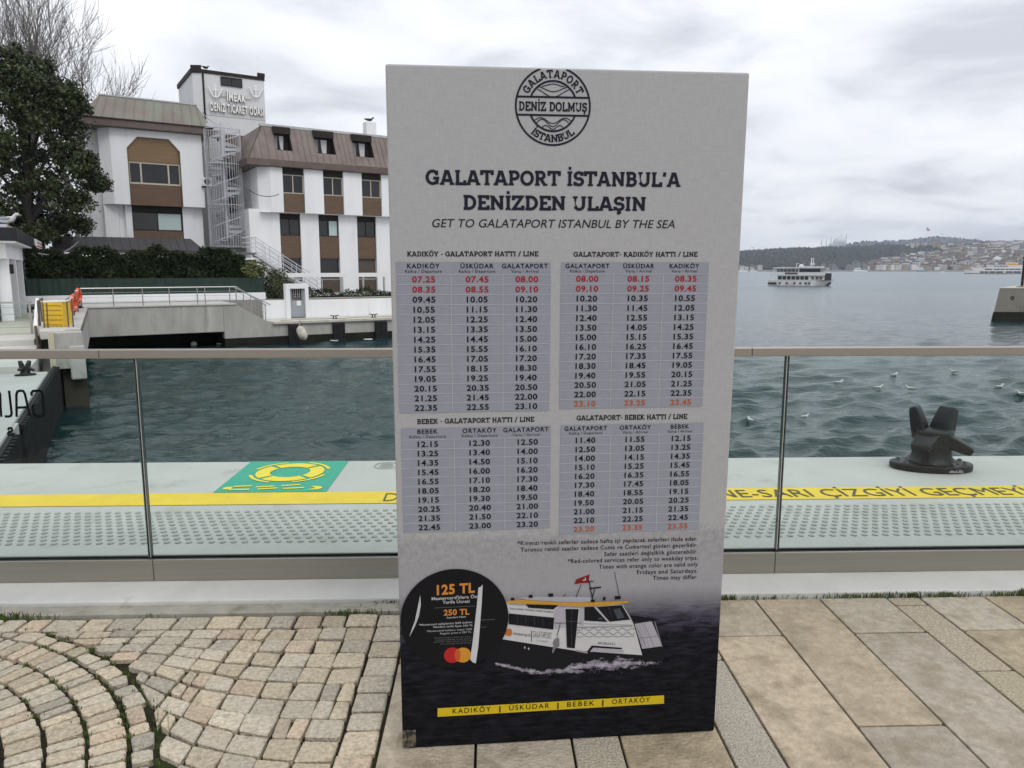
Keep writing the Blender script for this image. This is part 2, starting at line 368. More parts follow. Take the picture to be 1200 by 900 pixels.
# ================================================================== SETTING: water, quay, paving
WZ = -2.0
def water():
    r = np.random.RandomState(3)
    ds = [5.2]
    while ds[-1] < 260: ds.append(ds[-1] * 1.0085 + .004)
    ds = np.array(ds); an = np.radians(np.concatenate([np.arange(-62, -36, .5), np.arange(-36, 38, .22), np.arange(38, 62.01, .5)]))
    dd, aa = np.meshgrid(ds, an, indexing='ij'); X = dd * np.tan(aa); Y = dd
    Z = np.zeros_like(X); DX = np.zeros_like(X); DY = np.zeros_like(X)
    wind = R_(115)
    for i in range(110):
        lam = .18 * (1.9 / .18) ** (r.rand() ** 1.35); k = 2 * math.pi / lam; th = wind + r.normal(0, .55)
        amp = .0086 * lam ** .64 * (.5 + r.rand()); ph = r.rand() * 6.28
        cell = dd * .0085 + .004; fade = np.clip((lam / cell - 1.8) / 2.5, 0, 1)
        arg = k * (X * math.cos(th) + Y * math.sin(th)) + ph
        Z += amp * fade * np.cos(arg); DX -= .8 * amp * fade * math.cos(th) * np.sin(arg); DY -= .8 * amp * fade * math.sin(th) * np.sin(arg)
    patch = .75 + .35 * np.sin(X * .11 + .7 * np.sin(Y * .05)) * np.sin(Y * .083 + 1)
    Z *= patch; end = np.clip((260 - dd) / 40, 0, 1); Z *= end
    ny, nx = X.shape
    V = np.stack([X + DX, Y + DY, WZ + Z], -1).reshape(-1, 3)
    idx = np.arange(ny * nx).reshape(ny, nx)
    q = np.stack([idx[:-1, :-1], idx[:-1, 1:], idx[1:, 1:], idx[1:, :-1]], -1).reshape(-1, 4)
    # beyond 260 m: flat rings out to the horizon
    ds2 = [260, 400, 700, 1200, 2500, 6000]; a2 = an; V2 = []; base = len(V)
    for i, d in enumerate(ds2[1:]):
        for a in a2: V2.append((d * math.tan(a), d, WZ))
    rows = [list(idx[-1])] + [[base + i * nx + j for j in range(nx)] for i in range(len(ds2) - 1)]
    q2 = [(rows[i][j], rows[i][j + 1], rows[i + 1][j + 1], rows[i + 1][j]) for i in range(len(rows) - 1) for j in range(nx - 1)]
    me = bpy.data.meshes.new('water'); me.from_pydata(V.tolist() + V2, [], q.tolist() + q2)
    me.polygons.foreach_set('use_smooth', [True] * len(me.polygons))
    m = bpy.data.materials.new('sea_water'); m.use_nodes = True; t = m.node_tree; b = t.nodes['Principled BSDF']; L = t.links.new
    b.inputs['Base Color'].default_value = (.012, .040, .047, 1); b.inputs['Roughness'].default_value = .06; b.inputs['IOR'].default_value = 1.333
    g = t.nodes.new('ShaderNodeTexCoord')
    mp = t.nodes.new('ShaderNodeMapping'); mp.inputs['Rotation'].default_value = (0, 0, R_(25)); mp.inputs['Scale'].default_value = (.45, 1.0, 1); L(g.outputs['Object'], mp.inputs[0])
    na = t.nodes.new('ShaderNodeTexNoise'); na.inputs['Scale'].default_value = 9.0; na.inputs['Detail'].default_value = 5; L(mp.outputs[0], na.inputs['Vector'])
    nb = t.nodes.new('ShaderNodeTexNoise'); nb.inputs['Scale'].default_value = 1.1; nb.inputs['Detail'].default_value = 6; nb.inputs['Roughness'].default_value = .6; L(mp.outputs[0], nb.inputs['Vector'])
    b1 = t.nodes.new('ShaderNodeBump'); b1.inputs['Strength'].default_value = .65; b1.inputs['Distance'].default_value = .045; L(na.outputs[0], b1.inputs['Height'])
    b2 = t.nodes.new('ShaderNodeBump'); b2.inputs['Strength'].default_value = .26; b2.inputs['Distance'].default_value = .18; L(nb.outputs[0], b2.inputs['Height']); L(b1.outputs[0], b2.inputs['Normal'])
    nc = t.nodes.new('ShaderNodeTexNoise'); nc.inputs['Scale'].default_value = .22; nc.inputs['Detail'].default_value = 7; nc.inputs['Roughness'].default_value = .62; L(mp.outputs[0], nc.inputs['Vector'])
    b3 = t.nodes.new('ShaderNodeBump'); b3.inputs['Strength'].default_value = .28; b3.inputs['Distance'].default_value = .6; L(nc.outputs[0], b3.inputs['Height']); L(b2.outputs[0], b3.inputs['Normal'])
    L(b3.outputs[0], b.inputs['Normal'])
    # ripples too small to model make open water rougher than the sheltered basin
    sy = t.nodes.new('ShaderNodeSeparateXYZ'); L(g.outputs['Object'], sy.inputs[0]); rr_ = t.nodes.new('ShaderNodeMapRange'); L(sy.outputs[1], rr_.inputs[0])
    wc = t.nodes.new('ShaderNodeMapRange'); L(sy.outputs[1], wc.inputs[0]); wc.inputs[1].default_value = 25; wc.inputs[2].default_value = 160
    wm_ = t.nodes.new('ShaderNodeMix'); wm_.data_type = 'RGBA'; L(wc.outputs[0], wm_.inputs[0]); wm_.inputs[6].default_value = (.006, .027, .029, 1); wm_.inputs[7].default_value = (.040, .084, .104, 1); L(wm_.outputs[2], b.inputs['Base Color'])   # turbid open strait; colour also lightened to stand in for reflected sky
    rr_.inputs[1].default_value = 12; rr_.inputs[2].default_value = 140; rr_.inputs[3].default_value = .07; rr_.inputs[4].default_value = .24; L(rr_.outputs[0], b.inputs['Roughness'])
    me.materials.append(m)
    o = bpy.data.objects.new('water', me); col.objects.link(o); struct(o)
water()

XL, XR = -9.0, 9.5
QY = 6.24
# quay beyond the glass
mb = MB(); mb.box(XL, XR, 3.80, QY, -3.2, 0.0); struct(mb.build('quay', concrete_pale, bevel=.02))
mb = MB(); mb.box(XL, XR, 3.46, 3.80, -.3, .028); struct(mb.build('kerb', kerb_m, bevel=.008))
mb = MB(); mb.box(XL, -0.2, 3.36, 3.458, -.3, .006); struct(mb.build('mortar_strip', mat('mortar', (.30, .285, .235), .9, .2, 6, stain=((.16, .15, .11), 9, .5, .7))))
mb = MB(); mb.box(XL, XR, -6, 3.36, -.3, -.022); mb.box(-.2, XR, 3.36, 3.458, -.3, -.022); struct(mb.build('ground', soil))
# tactile paving: staggered low studs
mb = MB(); stud = mat('tactile_stud', (.33, .33, .31), .5, .1, 5, spec=.5)
sp = .0655; rows = 10
for r in range(rows):
    for i in range(int((XR - XL - 2) / sp)):
        x = XL + 1 + (i + .5 * (r % 2)) * sp; y = 4.315 + r * sp * .96
        mb.lathe((x, y, 0), [(.0180, .0005), (.0172, .0062), (.0125, .0078)], 10)
struct(mb.build('tactile_paving', stud))
# yellow line with its warning, painted on the quay
YS0, YS1 = 5.035, 5.315
mb = MB(); mb.poly([(XL, YS0, .004), (XR, YS0, .004), (XR, YS1, .004), (XL, YS1, .004)])
struct(mb.build('yellow_line', yellow_paint))
mb = MB(); fr = lambda x, y: (x, y, .008)
a, b_ = G(852, 582)[0], G(1200, 577)[0]
text(mb, 'NE-SARI ÇİZGİYİ GEÇMEYİNİZ', fr, G(842, 582)[0], G(1262, 577)[0], 5.085, .175, w=-.004)
text(mb, 'D', fr, G(450, 585)[0], G(466, 585)[0], 5.075, .185, w=-.012)
struct(mb.build('line_lettering', ink('grey_road_ink', (.10, .095, .06))))
# green rescue marking
gx0, gx1, gy0, gy1 = -2.0, -1.185, 5.325, 6.215
mb = MB(); mb.poly([(gx0, gy0, .004), (gx1, gy0, .004), (gx1, gy1, .004), (gx0, gy1, .004)]); struct(mb.build('rescue_marking', green_paint))
mb = MB(); cx, cy = (gx0 + gx1) / 2 + .01, 5.86
def sect(r0, r1, a0, a1, n=10, z=.008, sy=1.0):
    for i in range(n):
        b0, b1 = R_(a0 + (a1 - a0) * i / n), R_(a0 + (a1 - a0) * (i + 1) / n)
        mb.poly([(cx + r0 * math.cos(b0), cy + sy * r0 * math.sin(b0), z), (cx + r1 * math.cos(b0), cy + sy * r1 * math.sin(b0), z), (cx + r1 * math.cos(b1), cy + sy * r1 * math.sin(b1), z), (cx + r0 * math.cos(b1), cy + sy * r0 * math.sin(b1), z)])
for k in range(4): sect(.155, .265, 45 + 90 * k + 4, 135 + 90 * k - 4)
for k in range(4): sect(.285, .312, 90 * k + 62 - 45, 90 * k + 118 - 45)
for x, y, w_, s_ in ((-.25, -.40, .13, .02), (-.08, -.415, .13, .02), (.10, -.39, .13, .03), (-.25, -.475, .15, .0), (-.05, -.47, .14, .025), (.14, -.46, .15, .02)):
    mb.poly([(cx + x - w_ / 2, cy + y - .014, .008), (cx + x + w_ / 2, cy + y + s_ - .014, .008), (cx + x + w_ / 2, cy + y + s_ + .014, .008), (cx + x - w_ / 2, cy + y + .014, .008)])
mb.poly([(cx - .345 + .035 * math.cos(t), cy - .44 + .035 * math.sin(t), .008) for t in np.linspace(0, 2 * math.pi, 14)[:-1]])
mb.poly([(cx + .25, cy - .40, .008), (cx + .33, cy - .41, .008), (cx + .355, cy - .45, .008), (cx + .33, cy - .49, .008), (cx + .25, cy - .50, .008), (cx + .30, cy - .45, .008)])
struct(mb.build('rescue_symbol', yellow_mark))

# cobbles in fans left of a straight border course, long slabs right of it
cob_m = mat('cobble_stone', (.48, .42, .325), .85, .34, 60, .7, 110, tint=True, stain=((.24, .21, .16), 16, .56, .76), detail=10)
slab_m = mat('stone_slab', (.385, .335, .262), .8, .24, 26, .5, 70, tint=True, stain=((.225, .182, .12), 5.5, .47, .70), detail=10)
rough_m = mat('hammered_slab', (.46, .415, .335), .9, .45, 120, .8, 140, tint=True, stain=((.25, .23, .19), 40, .55, .75))
def stone_tint(r):
    k = r.choice([0, 0, 0, 1, 1, 2, 3, 4, 5]); v = r.uniform(.85, 1.12)
    c = [(1, 1, 1), (1.04, 1.0, .93), (.80, .81, .83), (1.02, .92, .86), (1.10, 1.09, 1.08), (.95, .91, .84)][k]
    return tuple(v * x for x in c)
def clip(poly, a, b, c):          # keep a*x+b*y<=c
    o_ = []
    for i, p in enumerate(poly):
        q_ = poly[(i + 1) % len(poly)]; dp, dq = a * p[0] + b * p[1] - c, a * q_[0] + b * q_[1] - c
        if dp <= 0: o_.append(p)
        if dp * dq < 0: t = dp / (dp - dq); o_.append((p[0] + (q_[0] - p[0]) * t, p[1] + (q_[1] - p[1]) * t))
    return o_
def area(p): return abs(sum(p[i][0] * p[(i + 1) % len(p)][1] - p[(i + 1) % len(p)][0] * p[i][1] for i in range(len(p)))) / 2
def stone(mb, p, h=0.0, ch=.006, gap=.004, jit=.0):
    if len(p) < 3 or area(p) < .0008 or area(p) / sum(math.dist(p[i - 1], p[i]) for i in range(len(p))) < .0085: return
    s = sum(p[i][0] * p[(i + 1) % len(p)][1] - p[(i + 1) % len(p)][0] * p[i][1] for i in range(len(p)))
    if s < 0: p = p[::-1]
    # cut the corners a little so that no stone has knife edges
    rp_ = []
    for i, b in enumerate(p):
        a, c = np.array(p[i - 1]), np.array(p[(i + 1) % len(p)]); b = np.array(b)
        la, lc = np.linalg.norm(a - b), np.linalg.norm(c - b); k = rnd.uniform(.008, .013)
        if min(la, lc) > .03: rp_ += [b + (a - b) / la * k, b + (c - b) / lc * k * rnd.uniform(.6, 1.2)]
        else: rp_.append(b)
    cen = sum(rp_) / len(rp_); n = len(rp_)
    nrm_ = []
    for i in range(n):
        e_ = rp_[(i + 1) % n] - rp_[i]; l_ = np.linalg.norm(e_) or 1; nrm_.append(np.array([-e_[1], e_[0]]) / l_)
    def inset(d): return [rp_[i] + (nrm_[i - 1] + nrm_[i]) * d / max(.5, 1 + nrm_[i - 1] @ nrm_[i]) for i in range(n)]
    base, top = inset(gap), inset(gap + ch); hx, hy = rnd.uniform(-1, 1) * jit, rnd.uniform(-1, 1) * jit
    zf = lambda q_, z: (q_[0], q_[1], z + hx * (q_[0] - cen[0]) + hy * (q_[1] - cen[1]))
    mb.add([zf(q_, -.03) for q_ in base] + [zf(q_, h - ch * .8) for q_ in base] + [zf(q_, h) for q_ in top],
           [(i, (i + 1) % n, n + (i + 1) % n, n + i) for i in range(n)] + [(n + i, n + (i + 1) % n, 2 * n + (i + 1) % n, 2 * n + i) for i in range(n)] + [list(range(2 * n, 3 * n))])
mb = MB()
BX0, BX1 = -.515, -.385        # border column of setts
def jp(x, y, a=.004): return (x + rnd.uniform(-a, a), y + rnd.uniform(-a, a))
for bx0, bx1 in ((BX0, BX1),):
    y = 3.345
    while y > .3:
        l = rnd.uniform(.105, .15); mb.cc = stone_tint(rnd); stone(mb, [jp(bx0, y - l), jp(bx1, y - l), jp(bx1, y), jp(bx0, y)], rnd.uniform(-.003, .003), jit=.015); y -= l + .004
x = BX0 - .004
while x > XL:                  # straight course along the kerb
    l = rnd.uniform(.10, .16); mb.cc = stone_tint(rnd); stone(mb, [jp(x - l, 3.225), jp(x, 3.225), jp(x, 3.345), jp(x - l, 3.345)], rnd.uniform(-.004, .003), jit=.02); x -= l + .005
def fan(cx, cy, r0, r1, a0, a1, keep, wid=.128, ln=(.085, .15)):
    r = r0
    while r < r1:
        w_ = wid * rnd.uniform(.94, 1.06); a = R_(a0) + rnd.uniform(0, .1)
        while a < R_(a1):
            l = rnd.uniform(*ln); da = l / (r + w_ / 2); g = .004 / r
            p = [(cx + q_ * math.cos(t), cy + q_ * math.sin(t)) for q_, t in ((r + .003, a + g), (r + w_ - .003, a + g), (r + w_ - .003, a + da / 2), (r + w_ - .003, a + da - g), (r + .003, a + da - g), (r + .003, a + da / 2))]
            p = [jp(*q_, .005) for q_ in p]
            for k in keep: p = clip(p, *k) if p else p
            mb.cc = stone_tint(rnd); stone(mb, p, rnd.uniform(-.006, .004), jit=.03, ch=.008); a += da
        r += w_
FX, FY, FR = -2.6, 1.72, 1.52
JOINTS = []
r_in = FR
while r_in > .5:                              # inner fan: bricks lying along the radius
    w_ = .123; a = rnd.uniform(0, .1)
    while a < 6.28:
        l = rnd.uniform(.055, .085); da = l / r_in; g = .0035 / r_in; r0, r1 = r_in - w_ + .004, r_in - .004
        p = [jp(FX + q_ * math.cos(t), FY + q_ * math.sin(t), .004) for q_, t in ((r0, a + g), (r1, a + g), (r1, a + da - g), (r0, a + da - g))]
        p = clip(p, 0, 1, 3.222)
        mb.cc = stone_tint(rnd)
        if p: stone(mb, p, rnd.uniform(-.004, .003), jit=.02, ch=.003, gap=.0028)
        JOINTS.append((FX + r_in * math.cos(a), FY + r_in * math.sin(a), 1.0)); a += da
    r_in -= w_
a = 0.0
while a < 6.28:                               # filler stones round the fan
    l = rnd.uniform(.075, .125); da = l / (FR + .04); r1 = FR + .078 + rnd.uniform(-.008, .010); g = .005 / FR
    p = [jp(FX + q_ * math.cos(t), FY + q_ * math.sin(t), .007) for q_, t in ((FR + .010, a + g), (r1, a + g), (r1, a + da - g), (FR + .010, a + da - g))]
    p = clip(p, 0, 1, 3.222); mb.cc = stone_tint(rnd)
    if p: stone(mb, p, rnd.uniform(-.005, .003), jit=.03, ch=.003, gap=.003)
    JOINTS.append((FX + (FR + .085) * math.cos(a), FY + (FR + .085) * math.sin(a), 1.2)); a += da
def yrow(x, j):                               # field of squares: rows sag away from the border course
    t = max(0, (BX0 - .03 - x) / .8); q_ = t * t if t < 1 else min(1.15, 2 * t - 1)
    return 3.222 - .1185 * j + min(.46, .046 * j) * q_
xc = BX0 - .003; cols_ = []
while xc > -3.4: w_ = rnd.uniform(.108, .132); cols_.append((xc - w_, xc)); xc -= w_
for (xa, xb) in cols_:
    for j in range(0, 26):
        if yrow(xb, j) < .6: break
        segs_ = [(xa, xb)] if rnd.random() > .07 else [(xa, (xa + xb) / 2), ((xa + xb) / 2, xb)]
        for x0_, x1_ in segs_:
            sk = lambda x, y: x + .07 * (3.222 - y) * ((x - BX0) / .9)        # columns close in slightly towards the camera
            P4 = [(x0_, yrow(x0_, j + 1)), (x1_, yrow(x1_, j + 1)), (x1_, yrow(x1_, j)), (x0_, yrow(x0_, j))]
            p = [jp(sk(x, y), y, .007) for x, y in P4]; cx_, cy_ = sum(q_[0] for q_ in p) / 4, sum(q_[1] for q_ in p) / 4
            dx, dy = cx_ - FX, cy_ - FY; rr_ = math.hypot(dx, dy)
            if rr_ < FR + .10: continue
            for q_ in p[:]: pass
            p = clip(p, -dx / rr_, -dy / rr_, -((FX + dx / rr_ * (FR + .09)) * dx / rr_ + (FY + dy / rr_ * (FR + .09)) * dy / rr_))
            if p: p = clip(p, 0, 1, 3.222)
            if p: p = clip(p, 1, 0, BX0 - .002)
            mb.cc = stone_tint(rnd)
            if p: stone(mb, p, rnd.uniform(-.005, .003), jit=.022, ch=.0035, gap=.0050)
            JOINTS.append((sk(x0_, P4[3][1]), P4[3][1], .35))
struct(mb.build('cobble_paving', cob_m, colors=True))
# slabs: columns running away from the camera
mb = MB(); edges = [-.378, -.05, .28, .447, .80, .97, 1.30, 1.62, 1.955, 2.12, 2.445, 2.77, 2.935, 3.26, 3.59, 3.755, 4.08, 4.4, 4.57, 4.9, 5.22, 5.39, 5.7, 6.0, 6.3, 6.6, 6.9, 7.2]
joints = {0: [(2.9, 0), (1.6, 0)], 1: [(3.1, 0), (1.9, 0)], 2: [(3.0, 1), (2.55, 1), (1.7, 1)], 3: [(2.8, 0), (2.0, 0)], 4: [(3.2, 1), (2.88, 1), (1.9, 1)], 5: [(3.08, 0), (1.9, 0)], 6: [(2.41, 0), (1.3, 0)], 7: [(3.09, 0), (1.95, 0)],
          8: [(3.36, 1), (2.76, 1), (2.2, 1), (1.5, 1)], 9: [(3.1, 0), (2.2, 0)], 10: [(2.75, 0), (1.7, 0)], 11: [(3.2, 1), (2.6, 1)], 12: [(2.9, 0), (2.0, 0)]}
NARROW = {2, 4, 8, 11, 14, 17, 20}
for i in range(len(edges) - 1):
    y1 = 3.448; js = joints.get(i) or [(3.448 - rnd.uniform(.3, .9), i in NARROW), (2.4 - rnd.uniform(0, .4), i in NARROW), (1.2, i in NARROW)]
    for y0, rg in js + [(.2, 0)]:
        mb.mi = 1 if rg else 0; v = rnd.uniform(.84, 1.12); c = rnd.choice([(1, 1, 1), (1.03, 1, .95), (1.0, .99, .98), (1.05, .98, .89), (.90, .85, .73), (.97, .92, .80)]); mb.cc = tuple(v * x for x in c)
        a, b = edges[i] + .0025, edges[i + 1] - .0025
        stone(mb, [(a, y0 + .0025), (b, y0 + .0025), (b, y1 - .0025), (a, y1 - .0025)], rnd.uniform(-.0015, .0015), ch=.0025, gap=.0022); y1 = y0
struct(mb.build('slab_paving', [slab_m, rough_m], colors=True))
# grass and moss in the joints
mb = MB()
def tuft(x, y, n, h, sprd):
    for _ in range(n):
        a = rnd.uniform(0, 6.28); r = abs(rnd.gauss(0, sprd)); px, py = x + r * math.cos(a) * 1.8, y + r * math.sin(a) * .5
        hh = h * rnd.uniform(.4, 1.1); ln = rnd.uniform(.1, .7) * hh; b = rnd.uniform(0, 6.28); wv = rnd.uniform(.0010, .0020)
        mb.cc = tuple(rnd.uniform(.6, 1.4) * k for k in rnd.choice([(1, 1, 1), (1.3, 1.1, .8), (.8, .95, .8)]))
        dx, dy = math.cos(b), math.sin(b)
        mb.add([(px - dy * wv, py + dx * wv, -.012), (px + dy * wv, py - dx * wv, -.012), (px + dx * ln * .4 + dy * wv, py + dy * ln * .4 - dx * wv, hh * .6), (px + dx * ln, py + dy * ln, hh), (px + dx * ln * .4 - dy * wv, py + dy * ln * .4 + dx * wv, hh * .6)], [(0, 1, 2, 3, 4)])
x = -4.5
while x < 4.5:
    dens = max(0, math.sin(x * 2.1 + 1) + .5 * math.sin(x * 7.3) + .35)
    if x > .9: dens = max(dens, .45) * (1.5 if 1.66 < x < 2.3 or 2.5 < x < 2.75 or x < 1.2 else .35)
    if dens > 0: tuft(x, 3.352 if x < BX0 else 3.452, int(24 * dens) + 3, .030 * (.6 + .5 * dens), .022)
    x += rnd.uniform(.02, .06)
for (px, py, w_) in JOINTS:
    if py < 1.7 or py > 3.3 or px > BX0 - .03 or px < -2.9: continue
    k = w_ * max(0, .5 + .8 * math.sin(px * 5.1 + py * 3.3) + .3 * math.sin(px * 13))
    if rnd.random() < k * .75: tuft(px, py, rnd.randint(6, 18), .0095, .009)
struct(mb.build('grass', grass_m, colors=True), 'stuff')
# sky-side details on the quay
mb = MB(); p = G(453, 546); mb.torus((p[0], p[1], .003), (0, 0, 1), .10, .006, 24, 6); mb.torus((p[0], p[1], .003), (0, 0, 1), .055, .006, 20, 6)
for k in range(8): mb.box(p[0] - .05, p[0] + .05, p[1] - .048 + k * .0125, p[1] - .044 + k * .0125, 0, .005)
tag(mb.build('drain_cover', concrete), 'small round drain cover set in the pale quay near the board edge', 'drain cover')

# ================================================================== GLASS RAILING
FY0 = 3.69
rail = thing('glass_railing', 'waist-high glass railing with bronze handrail and aluminium base channel along the quay', 'railing', (0, FY0, 0))
JX = [-6.603, -4.98, -3.358, -1.735, -.112, 1.51, 3.133, 4.756, 6.378, 8.0]
ch_j = [XL, -4.9, -1.71, 1.49, 4.7, XR]
for a, b in zip(ch_j[:-1], ch_j[1:]):
    mb = MB(); mb.box(a + .0015, b - .0015, FY0, FY0 + .014, .029, .142); mb.box(a + .0015, b - .0015, FY0 + .066, FY0 + .08, .029, .142); mb.box(a + .0015, b - .0015, FY0 + .0142, FY0 + .0658, .03, .05)
    mb.build('base_channel', channel_m, rail, bevel=.002)
mb = MB(); mb.box(XL, XR, FY0 + .0145, FY0 + .030, .118, .1415); mb.box(XL, XR, FY0 + .050, FY0 + .0655, .118, .1415); mb.build('glazing_gasket', rubber, rail)
rl_j = [XL, -5.05, -1.90, 1.32, 4.4, XR]
for a, b in zip(rl_j[:-1], rl_j[1:]):
    mb = MB(); mb.box(a + .001, b - .001, FY0 + .012, FY0 + .07, 1.170, 1.213); mb.build('handrail', champagne, rail, bevel=.003)
panes = []
for a, b in zip(JX[:-1], JX[1:]):
    mb = MB(); mb.box(a + .005, b - .005, FY0 + .0305, FY0 + .0495, .052, 1.169); o = mb.build('glass_pane', glass_m, rail); panes.append((a, b, o))
    mb = MB(); mb.box(a + .0051, a + .0095, FY0 + .0298, FY0 + .0502, .143, 1.168); mb.box(b - .0095, b - .0051, FY0 + .0298, FY0 + .0502, .143, 1.168)
    mb.build('polished_edge', mat('glass_edge', (.05, .075, .07), .15, .1, 3, spec=.8), o)
    mb = MB(); mb.box(b - .0022, b + .0022, FY0 + .036, FY0 + .044, .143, 1.168); mb.build('joint_strip', alu_light, o)
# lettering on the outer face of one pane, read from the water side
pane = [o for a, b, o in panes if a < -2.4 < b][0]
mb = MB(); yo = FY0 + .0505
def gl(u, v): q_ = D(u, v, yo); return (q_[0], q_[2])
def seg(pts, t): 
    v, f = ribbon(pts, t); seg.k += 1
    mb.add([(p[0], yo + .0004 + seg.k * 5e-5, p[1]) for p in v], f)
seg.k = 0
def gpts(L): return [gl(x / 9, 440 + y / 9) for x, y in L]
T_ = .0125
seg(gpts([(335, 215), (330, 185), (350, 163), (420, 160), (445, 185), (462, 380), (455, 420), (440, 432), (375, 430), (355, 405), (345, 320), (375, 318)]), T_)
seg(gpts([(175, 437), (172, 200), (185, 168), (215, 160), (245, 165), (262, 195), (290, 320), (315, 430)]), T_); seg(gpts([(178, 340), (290, 335)]), T_)
seg(gpts([(95, 160), (122, 400), (115, 425), (95, 433), (48, 432)]), T_)
seg(gpts([(-60, 437), (-62, 200), (-40, 165), (-20, 165), (0, 195), (5, 340), (12, 437)]), T_)
seg(gpts([(228, 560), (232, 635)]), T_); seg(gpts([(223, 525), (225, 538)]), T_)
seg(gpts([(80, 575), (95, 555), (120, 555), (128, 575), (118, 592), (92, 597), (82, 615), (92, 630), (128, 628), (135, 612)]), T_ * .9)
mb.build('pane_lettering', black_ink, pane)

# ================================================================== MOORING BOLLARDS
def bollard(loc, rz, label, sc=1.0):
    t = thing('mooring_bollard', label, 'bollard', loc); t.rotation_euler = (0, 0, rz); t.scale = (sc, sc, sc)
    mb = MB(); mb.lathe((0, 0, 0), [(.285, .0), (.292, .008), (.292, .045), (.283, .055), (.18, .062), (.16, .075)], 36, 1.08, .62); mb.build('base_flange', iron, t, local=True, smooth=False, bevel=.004)
    mb = MB(); mb.lathe((0, 0, 0), [(.200, .058), (.170, .075), (.150, .11), (.143, .17), (.143, .25), (.147, .30), (.148, .318), (.135, .328)], 28, 1, .92); mb.build('post', iron, t, local=True, smooth=True)
    mb = MB()
    for a in (20, 75, 118, 160, 205, 262, 298, 340):
        x, y = .235 * 1.08 * math.cos(R_(a)), .235 * .62 * math.sin(R_(a))
        mb.lathe((x, y, .052), [(.030, .0), (.030, .008), (.024, .0085)], 14); mb.lathe((x, y, .060), [(.016, 0), (.016, .012), (.012, .016)], 6)
    mb.build('bolt', mat('worn_bolt', (.11, .11, .11), .5, .3, 10), t, local=True)
    def horn(ax, el, y_, ln, w):
        mb = MB(); d = np.array([math.cos(R_(ax)) * math.cos(R_(el)), math.sin(R_(ax)) * math.cos(R_(el)), math.sin(R_(el))]); sd_ = np.array([-math.sin(R_(ax)), math.cos(R_(ax)), 0]); u_ = cr3(d, sd_)
        k0 = .082 if el > 0 else .035; p0 = np.array([k0 * math.cos(R_(ax)), k0 * math.sin(R_(ax)), y_])
        a = [(0, w * .62, .055), (ln * .45, w * .56, .050), (ln * .85, w * .5, .038), (ln, w * .46, .028)]; v = []
        for l, hw, th in a: v += [p0 + d * l + sd_ * hw + u_ * th, p0 + d * l - sd_ * hw + u_ * th, p0 + d * l - sd_ * hw - u_ * th, p0 + d * l + sd_ * hw - u_ * th]
        fs = [(4 * i + j, 4 * i + (j + 1) % 4, 4 * i + 4 + (j + 1) % 4, 4 * i + 4 + j) for i in range(3) for j in range(4)] + [(3, 2, 1, 0), (12, 13, 14, 15)]
        mb.add(v, fs); mb.build('horn', iron, t, local=True, bevel=.016, segs=3)
    horn(148, 74, .255, .255, .145); horn(34, 68, .255, .255, .145); horn(228, -18, .275, .235, .15); horn(-20, -24, .275, .27, .13)
    return t
p = G(1077, 543)
bl_ = bollard((p[0], 5.83, .002), R_(-9), 'black cast iron mooring bollard with four horns on the quay right of the board')
mb = MB(); 
for k in range(9): mb.box(.07 + k * .012, .078 + k * .012, -.183 + k * .0012, -.180 + k * .0012, .012, .012 + rnd.uniform(.012, .026))
mb.build('worn_marking', mat('worn_white', (.35, .34, .32), .7, .2, 30), bl_, local=True)

# ================================================================== TIMETABLE BOARD
BL, BR_ = G(473, 878), G(838, 857)
bang = math.atan2(BR_[1] - BL[1], BR_[0] - BL[0]); BW = float(np.linalg.norm(BR_ - BL)); BH = 2.185; LEAN = math.atan(.05 / BH)
board = thing('timetable_board', 'tall canvas-wrapped ferry timetable board with printed boat, standing on the stone paving', 'board', BL)
board.rotation_euler = Matrix.Rotation(bang, 3, 'Z').to_euler()
rm = Matrix.Rotation(bang, 3, 'Z') @ Matrix.Rotation(LEAN, 3, 'X'); board.rotation_euler = rm.to_euler()
RM = np.array(rm)
def bp(u, v):
    d = ray(u, v); n = RM[:, 1]; t = ((BL - CAM) @ n) / (d @ n); q_ = RM.T @ (CAM + d * t - BL); return np.array([q_[0], q_[2]])
BT = float((bp(450, 72)[1] + bp(878, 87)[1]) / 2); BX_0 = float((bp(450, 72)[0] + bp(473, 878)[0]) / 2); BX_1 = float((bp(878, 87)[0] + bp(838, 857)[0]) / 2)
